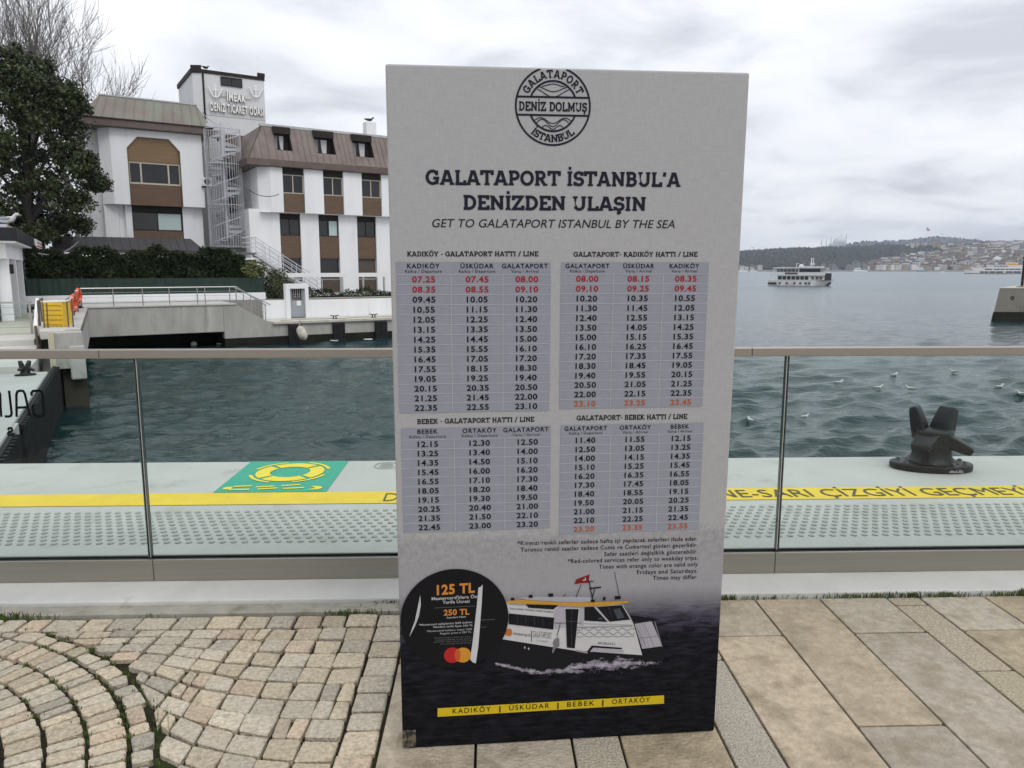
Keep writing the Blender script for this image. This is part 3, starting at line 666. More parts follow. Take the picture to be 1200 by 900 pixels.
def face_material():
    m = bpy.data.materials.new('printed_canvas'); m.use_nodes = True; t = m.node_tree; b = t.nodes['Principled BSDF']; L = t.links.new
    co = t.nodes.new('ShaderNodeTexCoord'); sx = t.nodes.new('ShaderNodeSeparateXYZ'); L(co.outputs['Object'], sx.inputs[0])
    def math_(op, a, b_=None):
        n = t.nodes.new('ShaderNodeMath'); n.operation = op
        for i, q_ in enumerate((a, b_)):
            if q_ is None: continue
            if isinstance(q_, (int, float)): n.inputs[i].default_value = q_
            else: L(q_, n.inputs[i])
        return n.outputs[0]
    def noise(scale, sc, det=6, ro=.6, dist=0):
        mp = t.nodes.new('ShaderNodeMapping'); mp.inputs['Scale'].default_value = sc; L(co.outputs['Object'], mp.inputs[0])
        n = t.nodes.new('ShaderNodeTexNoise'); n.inputs['Scale'].default_value = scale; n.inputs['Detail'].default_value = det; n.inputs['Roughness'].default_value = ro; n.inputs['Distortion'].default_value = dist; L(mp.outputs[0], n.inputs['Vector']); return n.outputs['Fac']
    zsea = float(bp(640, 745)[1])
    big = noise(3, (1, 1, 1)); zc = math_('ADD', sx.outputs[2], math_('MULTIPLY', math_('SUBTRACT', big, .5), .02))
    rp_ = t.nodes.new('ShaderNodeValToRGB'); L(math_('DIVIDE', zc, BT), rp_.inputs[0]); e = rp_.color_ramp.elements
    Zk = lambda v: float(bp(700, v)[1]) / BT
    stops = [(0.0, (.006, .0065, .008)), (Zk(800), (.007, .0075, .009)), (Zk(748), (.011, .011, .015)), (Zk(724), (.055, .050, .066)), (Zk(706), (.19, .182, .20)), (Zk(690), (.30, .293, .305)), (Zk(640), (.31, .30, .308)), (Zk(628), (.315, .305, .308)), (Zk(622), (.362, .356, .354)), (1, (.385, .378, .376))]
    e[0].position = 0; e[0].color = stops[0][1] + (1,); e[1].position = 1; e[1].color = stops[-1][1] + (1,)
    for p_, c in stops[1:-1]: q_ = e.new(p_); q_.color = c + (1,)
    # printed waves in the dark part
    wv = noise(26, (.55, 1, 2.6), 7, .66, .4); rw = t.nodes.new('ShaderNodeValToRGB'); L(wv, rw.inputs[0]); rw.color_ramp.elements[0].position = .40; rw.color_ramp.elements[0].color = (.35, .35, .35, 1); rw.color_ramp.elements[1].position = .74; rw.color_ramp.elements[1].color = (2.6, 2.5, 2.9, 1)
    wm = t.nodes.new('ShaderNodeMix'); wm.data_type = 'RGBA'; wm.blend_type = 'MULTIPLY'
    msk = t.nodes.new('ShaderNodeMapRange'); L(sx.outputs[2], msk.inputs[0]); msk.inputs[1].default_value = float(bp(700, 705)[1]); msk.inputs[2].default_value = float(bp(700, 735)[1]); msk.inputs[3].default_value = 0; msk.inputs[4].default_value = 1
    L(msk.outputs[0], wm.inputs[0]); L(rp_.outputs[0], wm.inputs[6]); L(rw.outputs[0], wm.inputs[7])
    # faint printed skyline and woven canvas
    sk = noise(55, (1, 1, .9), 3, .7); sm = t.nodes.new('ShaderNodeMapRange'); L(sk, sm.inputs[0]); sm.inputs[1].default_value = .35; sm.inputs[2].default_value = .65; sm.inputs[3].default_value = .86; sm.inputs[4].default_value = 1.10
    k1 = t.nodes.new('ShaderNodeMapRange'); L(sx.outputs[2], k1.inputs[0]); k1.inputs[1].default_value = float(bp(700, 672)[1]); k1.inputs[2].default_value = float(bp(700, 645)[1])
    k2 = t.nodes.new('ShaderNodeMapRange'); L(sx.outputs[2], k2.inputs[0]); k2.inputs[1].default_value = float(bp(700, 612)[1]); k2.inputs[2].default_value = float(bp(700, 620)[1])
    s2 = t.nodes.new('ShaderNodeMix'); s2.data_type = 'RGBA'; s2.blend_type = 'MULTIPLY'; L(math_('MULTIPLY', k1.outputs[0], k2.outputs[0]), s2.inputs[0]); L(wm.outputs[2], s2.inputs[6]); L(sm.outputs[0], s2.inputs[7])
    weave = noise(240, (.12, 1, 1), 2, .5); w2 = noise(240, (1, 1, .12), 2, .5); wr = t.nodes.new('ShaderNodeMapRange'); L(math_('ADD', weave, w2), wr.inputs[0]); wr.inputs[1].default_value = .7; wr.inputs[2].default_value = 1.3; wr.inputs[3].default_value = .93; wr.inputs[4].default_value = 1.07
    s3 = t.nodes.new('ShaderNodeMix'); s3.data_type = 'RGBA'; s3.blend_type = 'MULTIPLY'; s3.inputs[0].default_value = 1; L(s2.outputs[2], s3.inputs[6]); L(wr.outputs[0], s3.inputs[7])
    L(s3.outputs[2], b.inputs['Base Color']); b.inputs['Roughness'].default_value = .75; b.inputs['Specular IOR Level'].default_value = .12
    bu = t.nodes.new('ShaderNodeBump'); bu.inputs['Strength'].default_value = .12; bu.inputs['Distance'].default_value = .02; L(noise(2.2, (1, 1, .6), 3), bu.inputs['Height']); L(bu.outputs[0], b.inputs['Normal'])
    return m
canvas = face_material()
mb = MB(); mb.box(BX_0, BX_1, 0, .10, 0, BT); mb.build('canvas_box', canvas, board, local=True, bevel=.007, segs=3)
mb = MB(); mb.box(BX_0 + .001, BX_0 + .045, -.0012, -.0002, .006, .07); mb.build('worn_corner', mat('worn_cardboard', (.13, .105, .06), .9, .5, 60, stain=((.012, .013, .016), 45, .46, .56)), board, local=True)
def fr1(x, y, k=0): return (x, -.0012 - k, y)
def fr2(x, y, k=0): return (x, -.0021 - k, y)
def fr3(x, y, k=0): return (x, -.0030 - k, y)
def span(mbx, s, u0, v0, u1, v1, capv, kind='sans', frm=fr1, **k):
    a, b = bp(u0, v0), bp(u1, v1); cap = float((bp(u0, v0 - capv) - a)[1]); sl = float((b[1] - a[1]) / (b[0] - a[0]))
    if kind == 'slab': slab(mbx, s, frm, float(a[0]), float(b[0]), float(a[1]), cap, slope=sl, **k)
    else: text(mbx, s, frm, float(a[0]), float(b[0]), float(a[1]), cap, slope=sl, **k)
navy = ink('navy_ink', (.014, .016, .026))
# heading
mb = MB(); span(mb, "GALATAPORT İSTANBUL'A", 499, 216.4, 797, 219.2, 17.6, 'slab', t=.205); span(mb, 'DENİZDEN ULAŞIN', 542.4, 245.6, 756.8, 247.4, 17, 'slab', t=.205)
hd = mb.build('heading', navy, board, local=True)
mb = MB(); span(mb, 'GET TO GALATAPORT ISTANBUL BY THE SEA', 506.5, 266.2, 790.6, 267.4, 9.6, shear=.2, w=.004); mb.build('subheading', navy, board, local=True)
# round emblem, its top cut off by the edge of the board
c0 = bp(648, 124.5); rr = float(bp(692.5, 125)[0] - bp(603.5, 125)[0]) / 2
mb = MB(); zt = BT - .004
def ringk(R, t, a0=0, a1=360, n=72, k=0):
    pts = [(c0[0] + R * math.cos(R_(a0 + (a1 - a0) * i / n)), c0[1] + R * math.sin(R_(a0 + (a1 - a0) * i / n))) for i in range(n + 1)]
    run = []
    for p in pts + [None]:
        if p is not None and p[1] < zt: run.append(p)
        else:
            if len(run) > 1: v, f = ribbon(run, t); mb.add([fr1(*q_, k) for q_ in v], f)
            run = []
ringk(rr * .975, rr * .05)
bh = rr * .225; ri = rr * .625
a_ = math.degrees(math.asin(bh / ri)); ringk(ri, rr * .05, a_, 180 - a_); ringk(ri, rr * .05, 180 + a_, 360 - a_)
for y in (bh, -bh):
    x = math.sqrt((rr * .975) ** 2 - y * y); v, f = ribbon([(c0[0] - x, c0[1] + y), (c0[0] + x, c0[1] + y)], rr * .05); mb.add([fr1(*q_, 1e-4) for q_ in v], f)
for y, am, t_ in ((.52, .03, 1), (.42, -.06, 1), (.33, -.10, 1), (-.36, .07, 1.6), (-.42, .09, 1.6), (-.53, .05, 1)):
    w_ = math.sqrt(max(.01, .60 ** 2 - y * y)); pts = [(c0[0] + rr * w_ * k / 12, c0[1] + rr * (y + am * math.cos(k / 12 * math.pi * (1.0 if y > 0 else 1.5)) * (-1 if y < 0 else 1))) for k in range(-12, 13)]
    pts = [q_ for q_ in pts if math.dist(q_, c0) < ri and abs(q_[1] - c0[1]) > bh]
    if len(pts) > 1: v, f = ribbon(pts, rr * .022); mb.add([fr1(*q_, 2e-4) for q_ in v], f)
slab(mb, 'DENİZ DOLMUŞ', fr1, c0[0] - rr * .90, c0[0] + rr * .90, c0[1] - rr * .125, rr * .23, t=.2)
em = mb
b0 = len(mb.v); f0 = len(mb.f); slab_round(mb, 'GALATAPORT', fr1, c0[0], c0[1], rr * .70, rr * .20, 90, 132)
slab_round(mb, 'İSTANBUL', fr1, c0[0], c0[1], rr * .90, rr * .19, -90, 82, inward=True)
mb.v = [(x, y, min(z, zt)) for x, y, z in mb.v]
mb.build('emblem', navy, board, local=True)
# four timetables
cell_m = ink('table_blue_grey', (.265, .272, .308), .7); line_m = ink('table_line', (.42, .415, .425), .7)
T1 = '07.25 07.45 08.00|08.35 08.55 09.10|09.45 10.05 10.20|10.55 11.15 11.30|12.05 12.25 12.40|13.15 13.35 13.50|14.25 14.45 15.00|15.35 15.55 16.10|16.45 17.05 17.20|17.55 18.15 18.30|19.05 19.25 19.40|20.15 20.35 20.50|21.25 21.45 22.00|22.35 22.55 23.10'
T2 = '08.00 08.15 08.35|09.10 09.25 09.45|10.20 10.35 10.55|11.30 11.45 12.05|12.40 12.55 13.15|13.50 14.05 14.25|15.00 15.15 15.35|16.10 16.25 16.45|17.20 17.35 17.55|18.30 18.45 19.05|19.40 19.55 20.15|20.50 21.05 21.25|22.00 22.15 22.35|23.10 23.25 23.45'
T3 = '12.15 12.30 12.50|13.25 13.40 14.00|14.35 14.50 15.10|15.45 16.00 16.20|16.55 17.10 17.30|18.05 18.20 18.40|19.15 19.30 19.50|20.25 20.40 21.00|21.35 21.50 22.10|22.45 23.00 23.20'
T4 = '11.40 11.55 12.15|12.50 13.05 13.25|14.00 14.15 14.35|15.10 15.25 15.45|16.20 16.35 16.55|17.30 17.45 18.05|18.40 18.55 19.15|19.50 20.05 20.25|21.00 21.15 21.35|22.10 22.25 22.45|23.20 23.35 23.55'
K, V_ = 'Kalkış / Departure', 'Varış / Arrival'
tabs = [('KADIKÖY - GALATAPORT HATTI / LINE', (477, 300.5, 630.8, 300.3, 5.9), [(462.5, 307), (645, 307), (643.8, 481.5), (469, 484)], 14.2 / 177, (.352, .688), T1, ['KADIKÖY', 'ÜSKÜDAR', 'GALATAPORT'], [K, K, V_], {0: red_ink, 1: red_ink}),
        ('GALATAPORT- KADIKÖY HATTI / LINE', (672, 300.8, 817.2, 300.8, 5.8), [(656.7, 307.2), (830.3, 307.2), (823.3, 476.6), (656, 478.9)], 13.6 / 172, (.352, .690), T2, ['GALATAPORT', 'ÜSKÜDAR', 'KADIKÖY'], [K, V_, V_], {0: red_ink, 1: red_ink, 13: orange_ink}),
        ('BEBEK - GALATAPORT HATTI / LINE', (488.8, 497, 626, 494, 5.9), [(469.6, 502), (644.3, 498), (644.9, 618.5), (472.8, 624.5)], 13.6 / 122, (.352, .690), T3, ['BEBEK', 'ORTAKÖY', 'GALATAPORT'], [K, K, V_], {}),
        ('GALATAPORT- BEBEK HATTI / LINE', (675.6, 492.7, 805, 490.8, 5.9), [(655.7, 498), (823.3, 495.2), (819.8, 621.5), (656.2, 625)], 12.6 / 126, (.348, .690), T4, ['GALATAPORT', 'ORTAKÖY', 'BEBEK'], [K, V_, V_], {10: orange_ink})]
for title, tl, cor, hfrac, spl, rowsS, heads, subs, cols in tabs:
    ps = [bp(*c) for c in cor]; x0 = float((ps[0][0] + ps[3][0]) / 2); x1 = float((ps[1][0] + ps[2][0]) / 2); zt_ = float((ps[0][1] + ps[1][1]) / 2); zb = float((ps[2][1] + ps[3][1]) / 2)
    mb = MB(); mb.poly([fr1(x0, zb), fr1(x1, zb), fr1(x1, zt_), fr1(x0, zt_)]); tb = mb.build('timetable', cell_m, board, local=True)
    rws = [r_.split() for r_ in rowsS.split('|')]; hh = (zt_ - zb) * hfrac; rh = (zt_ - zb - hh) / len(rws); xs = [x0, x0 + (x1 - x0) * spl[0], x0 + (x1 - x0) * spl[1], x1]
    mb = MB(); lw = .0018
    for i in range(len(rws)): y = zt_ - hh - i * rh; mb.poly([fr2(x0, y - lw / 2), fr2(x1, y - lw / 2), fr2(x1, y + lw / 2), fr2(x0, y + lw / 2)])
    for x in xs[1:3]: mb.poly([fr2(x - lw / 2, zb, 2e-4), fr2(x + lw / 2, zb, 2e-4), fr2(x + lw / 2, zt_ - hh, 2e-4), fr2(x - lw / 2, zt_ - hh, 2e-4)])
    mb.build('table_lines', line_m, tb, local=True)
    mb = MB(); span(mb, title, *tl, 'slab', t=.185); mb.build('table_title', black_ink, board, local=True)
    mbs = {}
    for i, r_ in enumerate(rws):
        mm = cols.get(i, black_ink); bx_ = mbs.setdefault(mm.name, (MB(), mm))[0]
        for j in range(3): text(bx_, r_[j], fr2, xs[j], xs[j + 1], zt_ - hh - (i + .5) * rh - rh * .26, rh * .56, w=.026, sp=.02, align='center', wide=1.17)
    bx_ = mbs.setdefault(black_ink.name, (MB(), black_ink))[0]
    for j in range(3):
        xa, xb = xs[j] - (.012 if j == 2 else 0), xs[j + 1] + 0
        text(bx_, heads[j], fr2, xa, xb, zt_ - hh * .50, hh * .36, w=.020, sp=.07, align='center')
        text(bx_, subs[j], fr2, xa, xb, zt_ - hh * .86, hh * .24, w=0, sp=.06, align='center')
    for m_, (bx_, mm) in mbs.items(): bx_.build('times' if mm is not black_ink else 'timetable_text', mm, tb, local=True)
# footnotes
mb = MB()
for s, u0, v0, v1 in (('*Kırmızı renkli seferler sadece hafta içi yapılacak seferleri ifade eder.', 606.5, 638.8, 633.2), ('Turuncu renkli saatler sadece Cuma ve Cumartesi günleri geçerlidir.', 610, 646.4, 640.6), ('Sefer saatleri değişiklik gösterebilir.', 708, 651.5, 648.3),
                      ('*Red-colored services refer only to weekday trips.', 665.4, 659.8, 655.7), ('Times with orange color are valid only', 701.8, 666.4, 663.3), ('Fridays and Saturdays.', 746.4, 672.8, 670.8), ('Times may differ.', 765, 679.4, 678.2)):
    span(mb, s, u0, v0, 817.5, v1, 4.7, w=.010, sp=.05)
mb.build('footnote', black_ink, board, local=True)
# yellow strip
q4 = [bp(512.8, 839.8), bp(778, 824.2), bp(778, 814.6), bp(512.8, 829.8)]
mb = MB(); mb.poly([fr1(float(p[0]), float(p[1])) for p in q4]); ys = mb.build('stops_strip', ink('strip_yellow', (.56, .40, .015), .6), board, local=True)
mb = MB()
for s, u0, u1 in (('KADIKÖY', 530.5, 575), ('|', 585, 586.5), ('ÜSKÜDAR', 596.5, 643.5), ('|', 653, 654.5), ('BEBEK', 664.5, 696.5), ('|', 705.5, 707), ('ORTAKÖY', 717, 761.5)):
    va = 836.9 + (u0 - 512.8) * (-15.6 / 265.2); vb = 836.9 + (u1 - 512.8) * (-15.6 / 265.2); span(mb, s, u0, va, u1, vb, 5.6, frm=fr2, w=.004, sp=.13)
mb.build('strip_lettering', black_ink, ys, local=True)
# printed boat
def zb_(x, y): p = bp(x / 6 + 590, y / 6 + 670); return float(p[0]), float(p[1])
DEP = [0]
def pp(mbx, L, frm=fr1): 
    DEP[0] += 1; mbx.poly([frm(*zb_(x, y), (DEP[0] % 40) * 3e-5) for x, y in L])
def sl_(mbx, L, t, frm=fr2): 
    DEP[0] += 1; v, f = ribbon([zb_(*p) for p in L], t); mbx.add([frm(*q_, (DEP[0] % 40) * 3e-5) for q_ in v], f)
pw = ink('print_white', (.50, .49, .49)); pl = ink('print_lilac', (.36, .34, .38)); pdk = ink('print_black', (.010, .010, .012)); por = ink('print_orange', (.50, .26, .03)); prd = ink('print_red', (.20, .015, .015)); pgy = ink('print_grey', (.17, .16, .17))
mb = MB(); pp(mb, [(-120, 215), (38, 218), (300, 228), (540, 241), (835, 228), (905, 342), (930, 420), (975, 585), (900, 580), (500, 553), (5, 475), (-120, 455)]); boat = mb.build('boat_print', pw, board, local=True)
mb = MB(); pp(mb, [(-120, 455), (5, 475), (500, 553), (900, 580), (975, 585), (980, 548), (1140, 552), (1160, 560), (1095, 665), (1040, 640), (960, 610), (800, 620), (480, 670), (330, 715), (180, 720), (-120, 690)]); mb.build('printed_hull', pdk, boat, local=True)
mb = MB(); pp(mb, [(30, 202), (150, 196), (400, 213), (550, 214), (880, 203), (876, 216), (700, 238), (540, 241), (300, 229), (38, 219)], fr2); pp(mb, [(-60, 210), (32, 202), (40, 219), (-60, 215)], fr2); mb.build('printed_roof_edge', por, boat, local=True)
mb = MB(); pp(mb, [(100, 181), (230, 174), (600, 176), (640, 206), (550, 213), (400, 211), (160, 195)]); pp(mb, [(352, 275), (400, 240), (430, 247), (430, 388), (362, 400)], fr2); pp(mb, [(535, 250), (562, 250), (562, 380), (535, 375)], fr2); pp(mb, [(920, 365), (1040, 345), (1115, 520), (975, 540)], fr2); pp(mb, [(610, 530), (840, 545), (848, 568), (600, 560)], fr2); mb.build('printed_panel', pl, boat, local=True)
mb = MB()
for L in ([(155, 225), (385, 232), (350, 262), (175, 250)], [(36, 290), (355, 320), (350, 403), (36, 365)], [(435, 258), (528, 260), (500, 535), (445, 530)], [(568, 245), (632, 242), (730, 350), (568, 340)], [(655, 245), (830, 230), (890, 333), (745, 348)], [(890, 303), (1100, 330), (1040, 345), (908, 350)], [(52, 180), (76, 180), (76, 198), (52, 198)], [(178, 160), (202, 158), (206, 180), (176, 180)], [(314, 150), (348, 149), (350, 172), (318, 174)], [(975, 545), (1112, 522), (1140, 552), (985, 575)], [(612, 192), (640, 192), (640, 212), (614, 212)], [(780, 168), (824, 168), (822, 190), (782, 192)], [(700, 172), (718, 176), (714, 200), (698, 198)], [(585, 560), (620, 516), (835, 532), (828, 542), (630, 530), (606, 560)]): pp(mb, L, fr3 if L[0] != (585, 560) else fr2)
for L, t_ in (([(545, 88), (510, 175)], .002), ([(600, 60), (628, 205)], .003), ([(603, 116), (686, 106)], .005), ([(640, 120), (622, 190)], .003), ([(780, 0), (816, 185)], .0016), ([(595, 68), (632, 66)], .003), ([(375, 452), (400, 355)], .002), ([(362, 358), (545, 358)], .002), ([(420, 172), (438, 152)], .002)): sl_(mb, L, t_, fr2)
mb.build('printed_window', pdk, boat, local=True)
mb = MB()
for y in (402, 430, 452): sl_(mb, [(515 + i * 8, y + 9 * math.sin(i * .75 + y) * (1 if y < 440 else .4)) for i in range(52)], .0017)
sl_(mb, [(565, 362), (905, 372)], .0012); sl_(mb, [(935, 378), (1005, 535)], .0012); sl_(mb, [(945, 465), (1090, 450)], .0016); sl_(mb, [(985, 360), (1060, 525)], .0012)
for i in range(4): pp(mb, [(352 + i, 520), (340, 555 - i), (348, 572), (362, 540), (392, 520), (392, 470), (378, 458), (356, 475), (345, 500)][:9], fr3) if i == 0 else None
mb.build('printed_line', pgy, boat, local=True)
mb = MB(); pp(mb, [(498, 85), (512, 52), (605, 16), (598, 76), (550, 78)], fr2); mb.build('printed_flag', prd, boat, local=True)
mb = MB(); x_, y_ = 566, 48; pp(mb, [(x_ + 13 * math.cos(t), y_ + 13 * math.sin(t)) for t in np.linspace(-1.2, 2.4, 9)] + [(x_ - 2 + 9 * math.cos(t), y_ - 3 + 9 * math.sin(t)) for t in np.linspace(2.2, -1.0, 8)], fr3)
for x, y in ((145, 530), (172, 538)): pp(mb, [(x, y - 8), (x + 9, y - 6), (x + 7, y + 8), (x + 1, y + 7)], fr3)
mb.build('printed_mark', pw, boat, local=True)
mb = MB(); pp(mb, [(40 + 21 * math.cos(t), 424 + 27 * math.sin(t)) for t in np.linspace(0, 6.28, 24)[:-1]], fr2); pp(mb, [(22 + 16 * math.cos(t), 422 + 24 * math.sin(t)) for t in np.linspace(0, 6.28, 24)[:-1]], fr2); mb.build('printed_circle', ink('print_orange_red', (.45, .14, .03)), boat, local=True)
mb = MB()
def btext(s, x0, y0, x1, y1, c, **k):
    span(mb, s, x0 / 6 + 590, y0 / 6 + 670, x1 / 6 + 590, y1 / 6 + 670, c / 6, frm=fr2, **k)
btext('mastercard', 68, 440, 186, 455, 22); btext('|', 194, 470, 199, 470, 58); btext('GALATAPORT', 206, 458, 338, 472, 45, w=-.012); btext('İSTANBUL', 232, 488, 316, 497, 12, sp=.4); btext('DK-GALATA 2', 664, 507, 786, 515, 17, w=.01)
btext('GALATAPORT İSTANBUL DENİZ DOLMUŞ', 44, 262, 346, 288, 12, w=.005)
mb.build('printed_name', ink('print_dark_grey', (.06, .055, .06)), boat, local=True)
def lerp_(tab, u):
    for (a, b), (c, d) in zip(tab[:-1], tab[1:]):
        if u <= c: return b + (d - b) * (u - a) / (c - a)
    return tab[-1][1]
# wake: torn foam shapes printed on the sea
mb = MB()
WT = [(-60, 640), (0, 655), (150, 690), (270, 706), (400, 694), (500, 672), (600, 650), (750, 648), (900, 640), (1000, 640), (1100, 630)]; WS = [(-60, 9), (150, 14), (350, 14), (520, 26), (650, 34), (800, 34), (950, 22), (1100, 14)]
from mathutils import noise as mn
nxw, nyw = 300, 66
for i in range(nxw):
    x = -60 + 1170 * i / nxw; yc = lerp_(WT, x); sg = lerp_(WS, x); dx_ = 1170 / nxw
    for j in range(nyw):
        y = 560 + 215 * j / nyw; dy_ = 215 / nyw
        e_ = abs(y - yc) / (sg * 1.5); 
        if e_ > 1.6: continue
        nz = mn.fractal(Vector((x * .018, y * .045, 3.1)), .8, 2.1, 6) * .55 + mn.noise(Vector((x * .09, y * .16, 1))) * .30
        val = nz + .50 - e_ * .75 - (.25 if x > 960 else 0)
        if val < .02: continue
        k_ = min(1.0, .25 + val * 1.1) * rnd.uniform(.75, 1.1); mb.cc = (k_, k_ * .96, k_ * 1.02)
        DEP[0] += 1; mb.poly([fr2(*zb_(x, y + dy_)), fr2(*zb_(x + dx_, y + dy_)), fr2(*zb_(x + dx_, y)), fr2(*zb_(x, y))])
mb.build('printed_wake', mat('print_foam', (.40, .375, .42), .7, .05, 30, tint=True, spec=.1), board, local=True, colors=True)
# finer printing on the boat: mullions, shadow under the roof, rail, tinted reflections
mb = MB()
for x in (95, 155, 215, 275): sl_(mb, [(x, 292 + (x - 36) * .095), (x + 3, 372 + (x - 36) * .11)], .0012, fr3)
for x in (225, 290): sl_(mb, [(x, 228), (x, 255)], .001, fr3)
sl_(mb, [(445, 345), (520, 345)], .002, fr3); sl_(mb, [(480, 260), (476, 532)], .0012, fr3); sl_(mb, [(735, 240), (765, 322)], .0014, fr3); sl_(mb, [(700, 265), (740, 320)], .001, fr3)
pp(mb, [(770, 262), (815, 250), (850, 318), (800, 328)], fr3); pp(mb, [(660, 322), (690, 318), (696, 332), (668, 334)], fr3)
mb.build('printed_glint', ink('print_glass_grey', (.055, .06, .075)), boat, local=True)
mb = MB(); pp(mb, [(40, 221), (300, 231), (540, 243), (835, 231), (838, 238), (540, 252), (300, 240), (40, 229)], fr2); pp(mb, [(508, 385), (905, 375), (908, 382), (510, 393)], fr2); pp(mb, [(508, 545), (590, 560), (590, 572), (505, 556)], fr2)
for x in (930, 952, 974): sl_(mb, [(x, 360), (x + 52, 535)], .0012, fr3)
sl_(mb, [(900, 340), (1035, 325)], .0014, fr3); sl_(mb, [(1035, 325), (1040, 345)], .0012, fr3); sl_(mb, [(1062, 350), (1120, 545)], .0022, fr3)
mb.build('printed_shadow', ink('print_mid_grey', (.26, .25, .265)), boat, local=True)
# round price sticker
def zs(x, y): p = bp(x / 7.2 + 470, y / 7.2 + 665); return float(p[0]), float(p[1])
sc0 = bp(533, 724.5); sr = float(bp(597, 722)[0] - bp(471, 727)[0]) / 2
mb = MB(); ncirc = 72; cz = lambda t, r_=1: (sc0[0] + sr * r_ * math.cos(t), sc0[1] + sr * r_ * .985 * math.sin(t))
mb.prism([(cz(t)[0], -.0040, cz(t)[1]) for t in np.linspace(0, 2 * math.pi, ncirc + 1)[:-1]], (0, -.0012, 0)); stk = mb.build('price_sticker', ink('sticker_black', (.009, .009, .010), .4), board, local=True)
fs_ = lambda x, y, k=0: (x, -.0058 - k, y); fs2 = lambda x, y, k=0: (x, -.0068 - k, y)
def st(mbx, s, x0, y0, x1, y1, c, **k): span(mbx, s, x0 / 7.2 + 470, y0 / 7.2 + 665, x1 / 7.2 + 470, y1 / 7.2 + 665, c / 7.2, frm=fs_, **k)
mb = MB(); st(mb, '125 TL', 302, 224, 622, 202, 78, w=.035); st(mb, '250 TL', 360, 398, 576, 388, 46, w=.03); mb.build('price_text', ink('sticker_orange', (.52, .21, .045)), stk, local=True)
mb = MB(); st(mb, "Mastercard'lılara Özel", 258, 270, 672, 248, 25, w=.02); st(mb, 'Tarife Ücreti', 350, 300, 578, 290, 25, w=.02); st(mb, 'Standart Fiyat', 385, 424, 546, 414, 14, w=.015)
st(mb, '*Mastercard sahiplerine %50 indirim', 150, 486, 600, 462, 16, w=.012); st(mb, 'Standart tarife fiyatı 250 TL', 272, 503, 606, 488, 15, w=.012); st(mb, 'Mastercard holders enjoy %50', 220, 538, 596, 520, 15); st(mb, 'Regular price is 250 TL', 330, 558, 592, 543, 15)
mb.build('sticker_text', ink('sticker_white', (.42, .42, .42)), stk, local=True)
mb = MB()
v, f = ribbon([zs(285, 335), zs(622, 318)], .0011); mb.add([fs_(*q_) for q_ in v], f)
st(mb, 'uygulanmaktadır', 668, 440, 795, 434, 10); st(mb, 'discount', 668, 502, 716, 498, 10)
for i, (s, a, b) in enumerate((('Mastercard logosu taşıyan tüm kartlar', 280, 592), ('kampanyaya dahildir ve sefer boyunca', 292, 600), ('geçerlidir. Valid with all cards that', 276, 596), ('carry the logo during all trips.', 330, 596))): st(mb, s, a, 592 + 17 * i, b, 580 + 17 * i, 9)
mb.build('small_print', ink('sticker_grey', (.16, .16, .165)), stk, local=True)
for (x, y, r, c) in ((432, 732, 70, ('sticker_red', (.40, .022, .022))), (522, 731, 68, ('sticker_amber', (.55, .24, .03)))):
    mb = MB(); k = len(c[0]); q0 = zs(x, y); q1 = zs(x + r, y - r * .05); rad = q1[0] - q0[0]; mb.poly([fs_(q0[0] + rad * math.cos(t), q0[1] + rad * math.sin(t), 0 if 'red' in c[0] else 1.5e-4) for t in np.linspace(0, 2 * math.pi, 41)[:-1]]); mb.build('sticker_circle', ink(*c), stk, local=True)
mb = MB(); mb.poly([fs_(*zs(x, y), 3e-4) for x, y in [(477 + 25 * math.cos(t), 732 + 53 * math.sin(t)) for t in np.linspace(0, 6.283, 31)[:-1]]][::-1]); mb.build('circle_overlap', ink('sticker_overlap', (.50, .09, .022)), stk, local=True)
mb = MB()
def curl(L, Rr):
    n = len(L); a = [zs(*p) for p in L]; b = [zs(*p) for p in Rr]
    V = []
    for i in range(n):
        V += [fs2(*a[i], .0), fs2((a[i][0] + b[i][0]) / 2, (a[i][1] + b[i][1]) / 2, .006), fs2(*b[i], .0)]
    mb.add(V, [(3 * i + j, 3 * i + 3 + j, 3 * i + 4 + j, 3 * i + 1 + j) for i in range(n - 1) for j in range(2)])
curl([(162, 226), (140, 330), (118, 440), (90, 515), (74, 566)], [(163, 228), (167, 310), (152, 400), (118, 490), (76, 566)])
curl([(652, 162), (640, 290), (622, 460), (600, 640), (582, 768)], [(688, 135), (680, 290), (666, 470), (652, 650), (630, 800)])
mb.build('peeled_strip', mat('sticker_back', (.52, .52, .53), .6, .05, 20), stk, local=True, smooth=True)

# ================================================================== LEFT BANK
e1 = ray(2000, 316); e1 = unit([e1[0], e1[1], 0]); e2 = np.array([-e1[1], e1[0], 0])
def pl_at(u, depth, e=None): d = ray(u, 316); return Plane(CAM + d * (depth / d[1]), e1 if e is None else e)
def upoff(z): return np.array([0, 0, z])
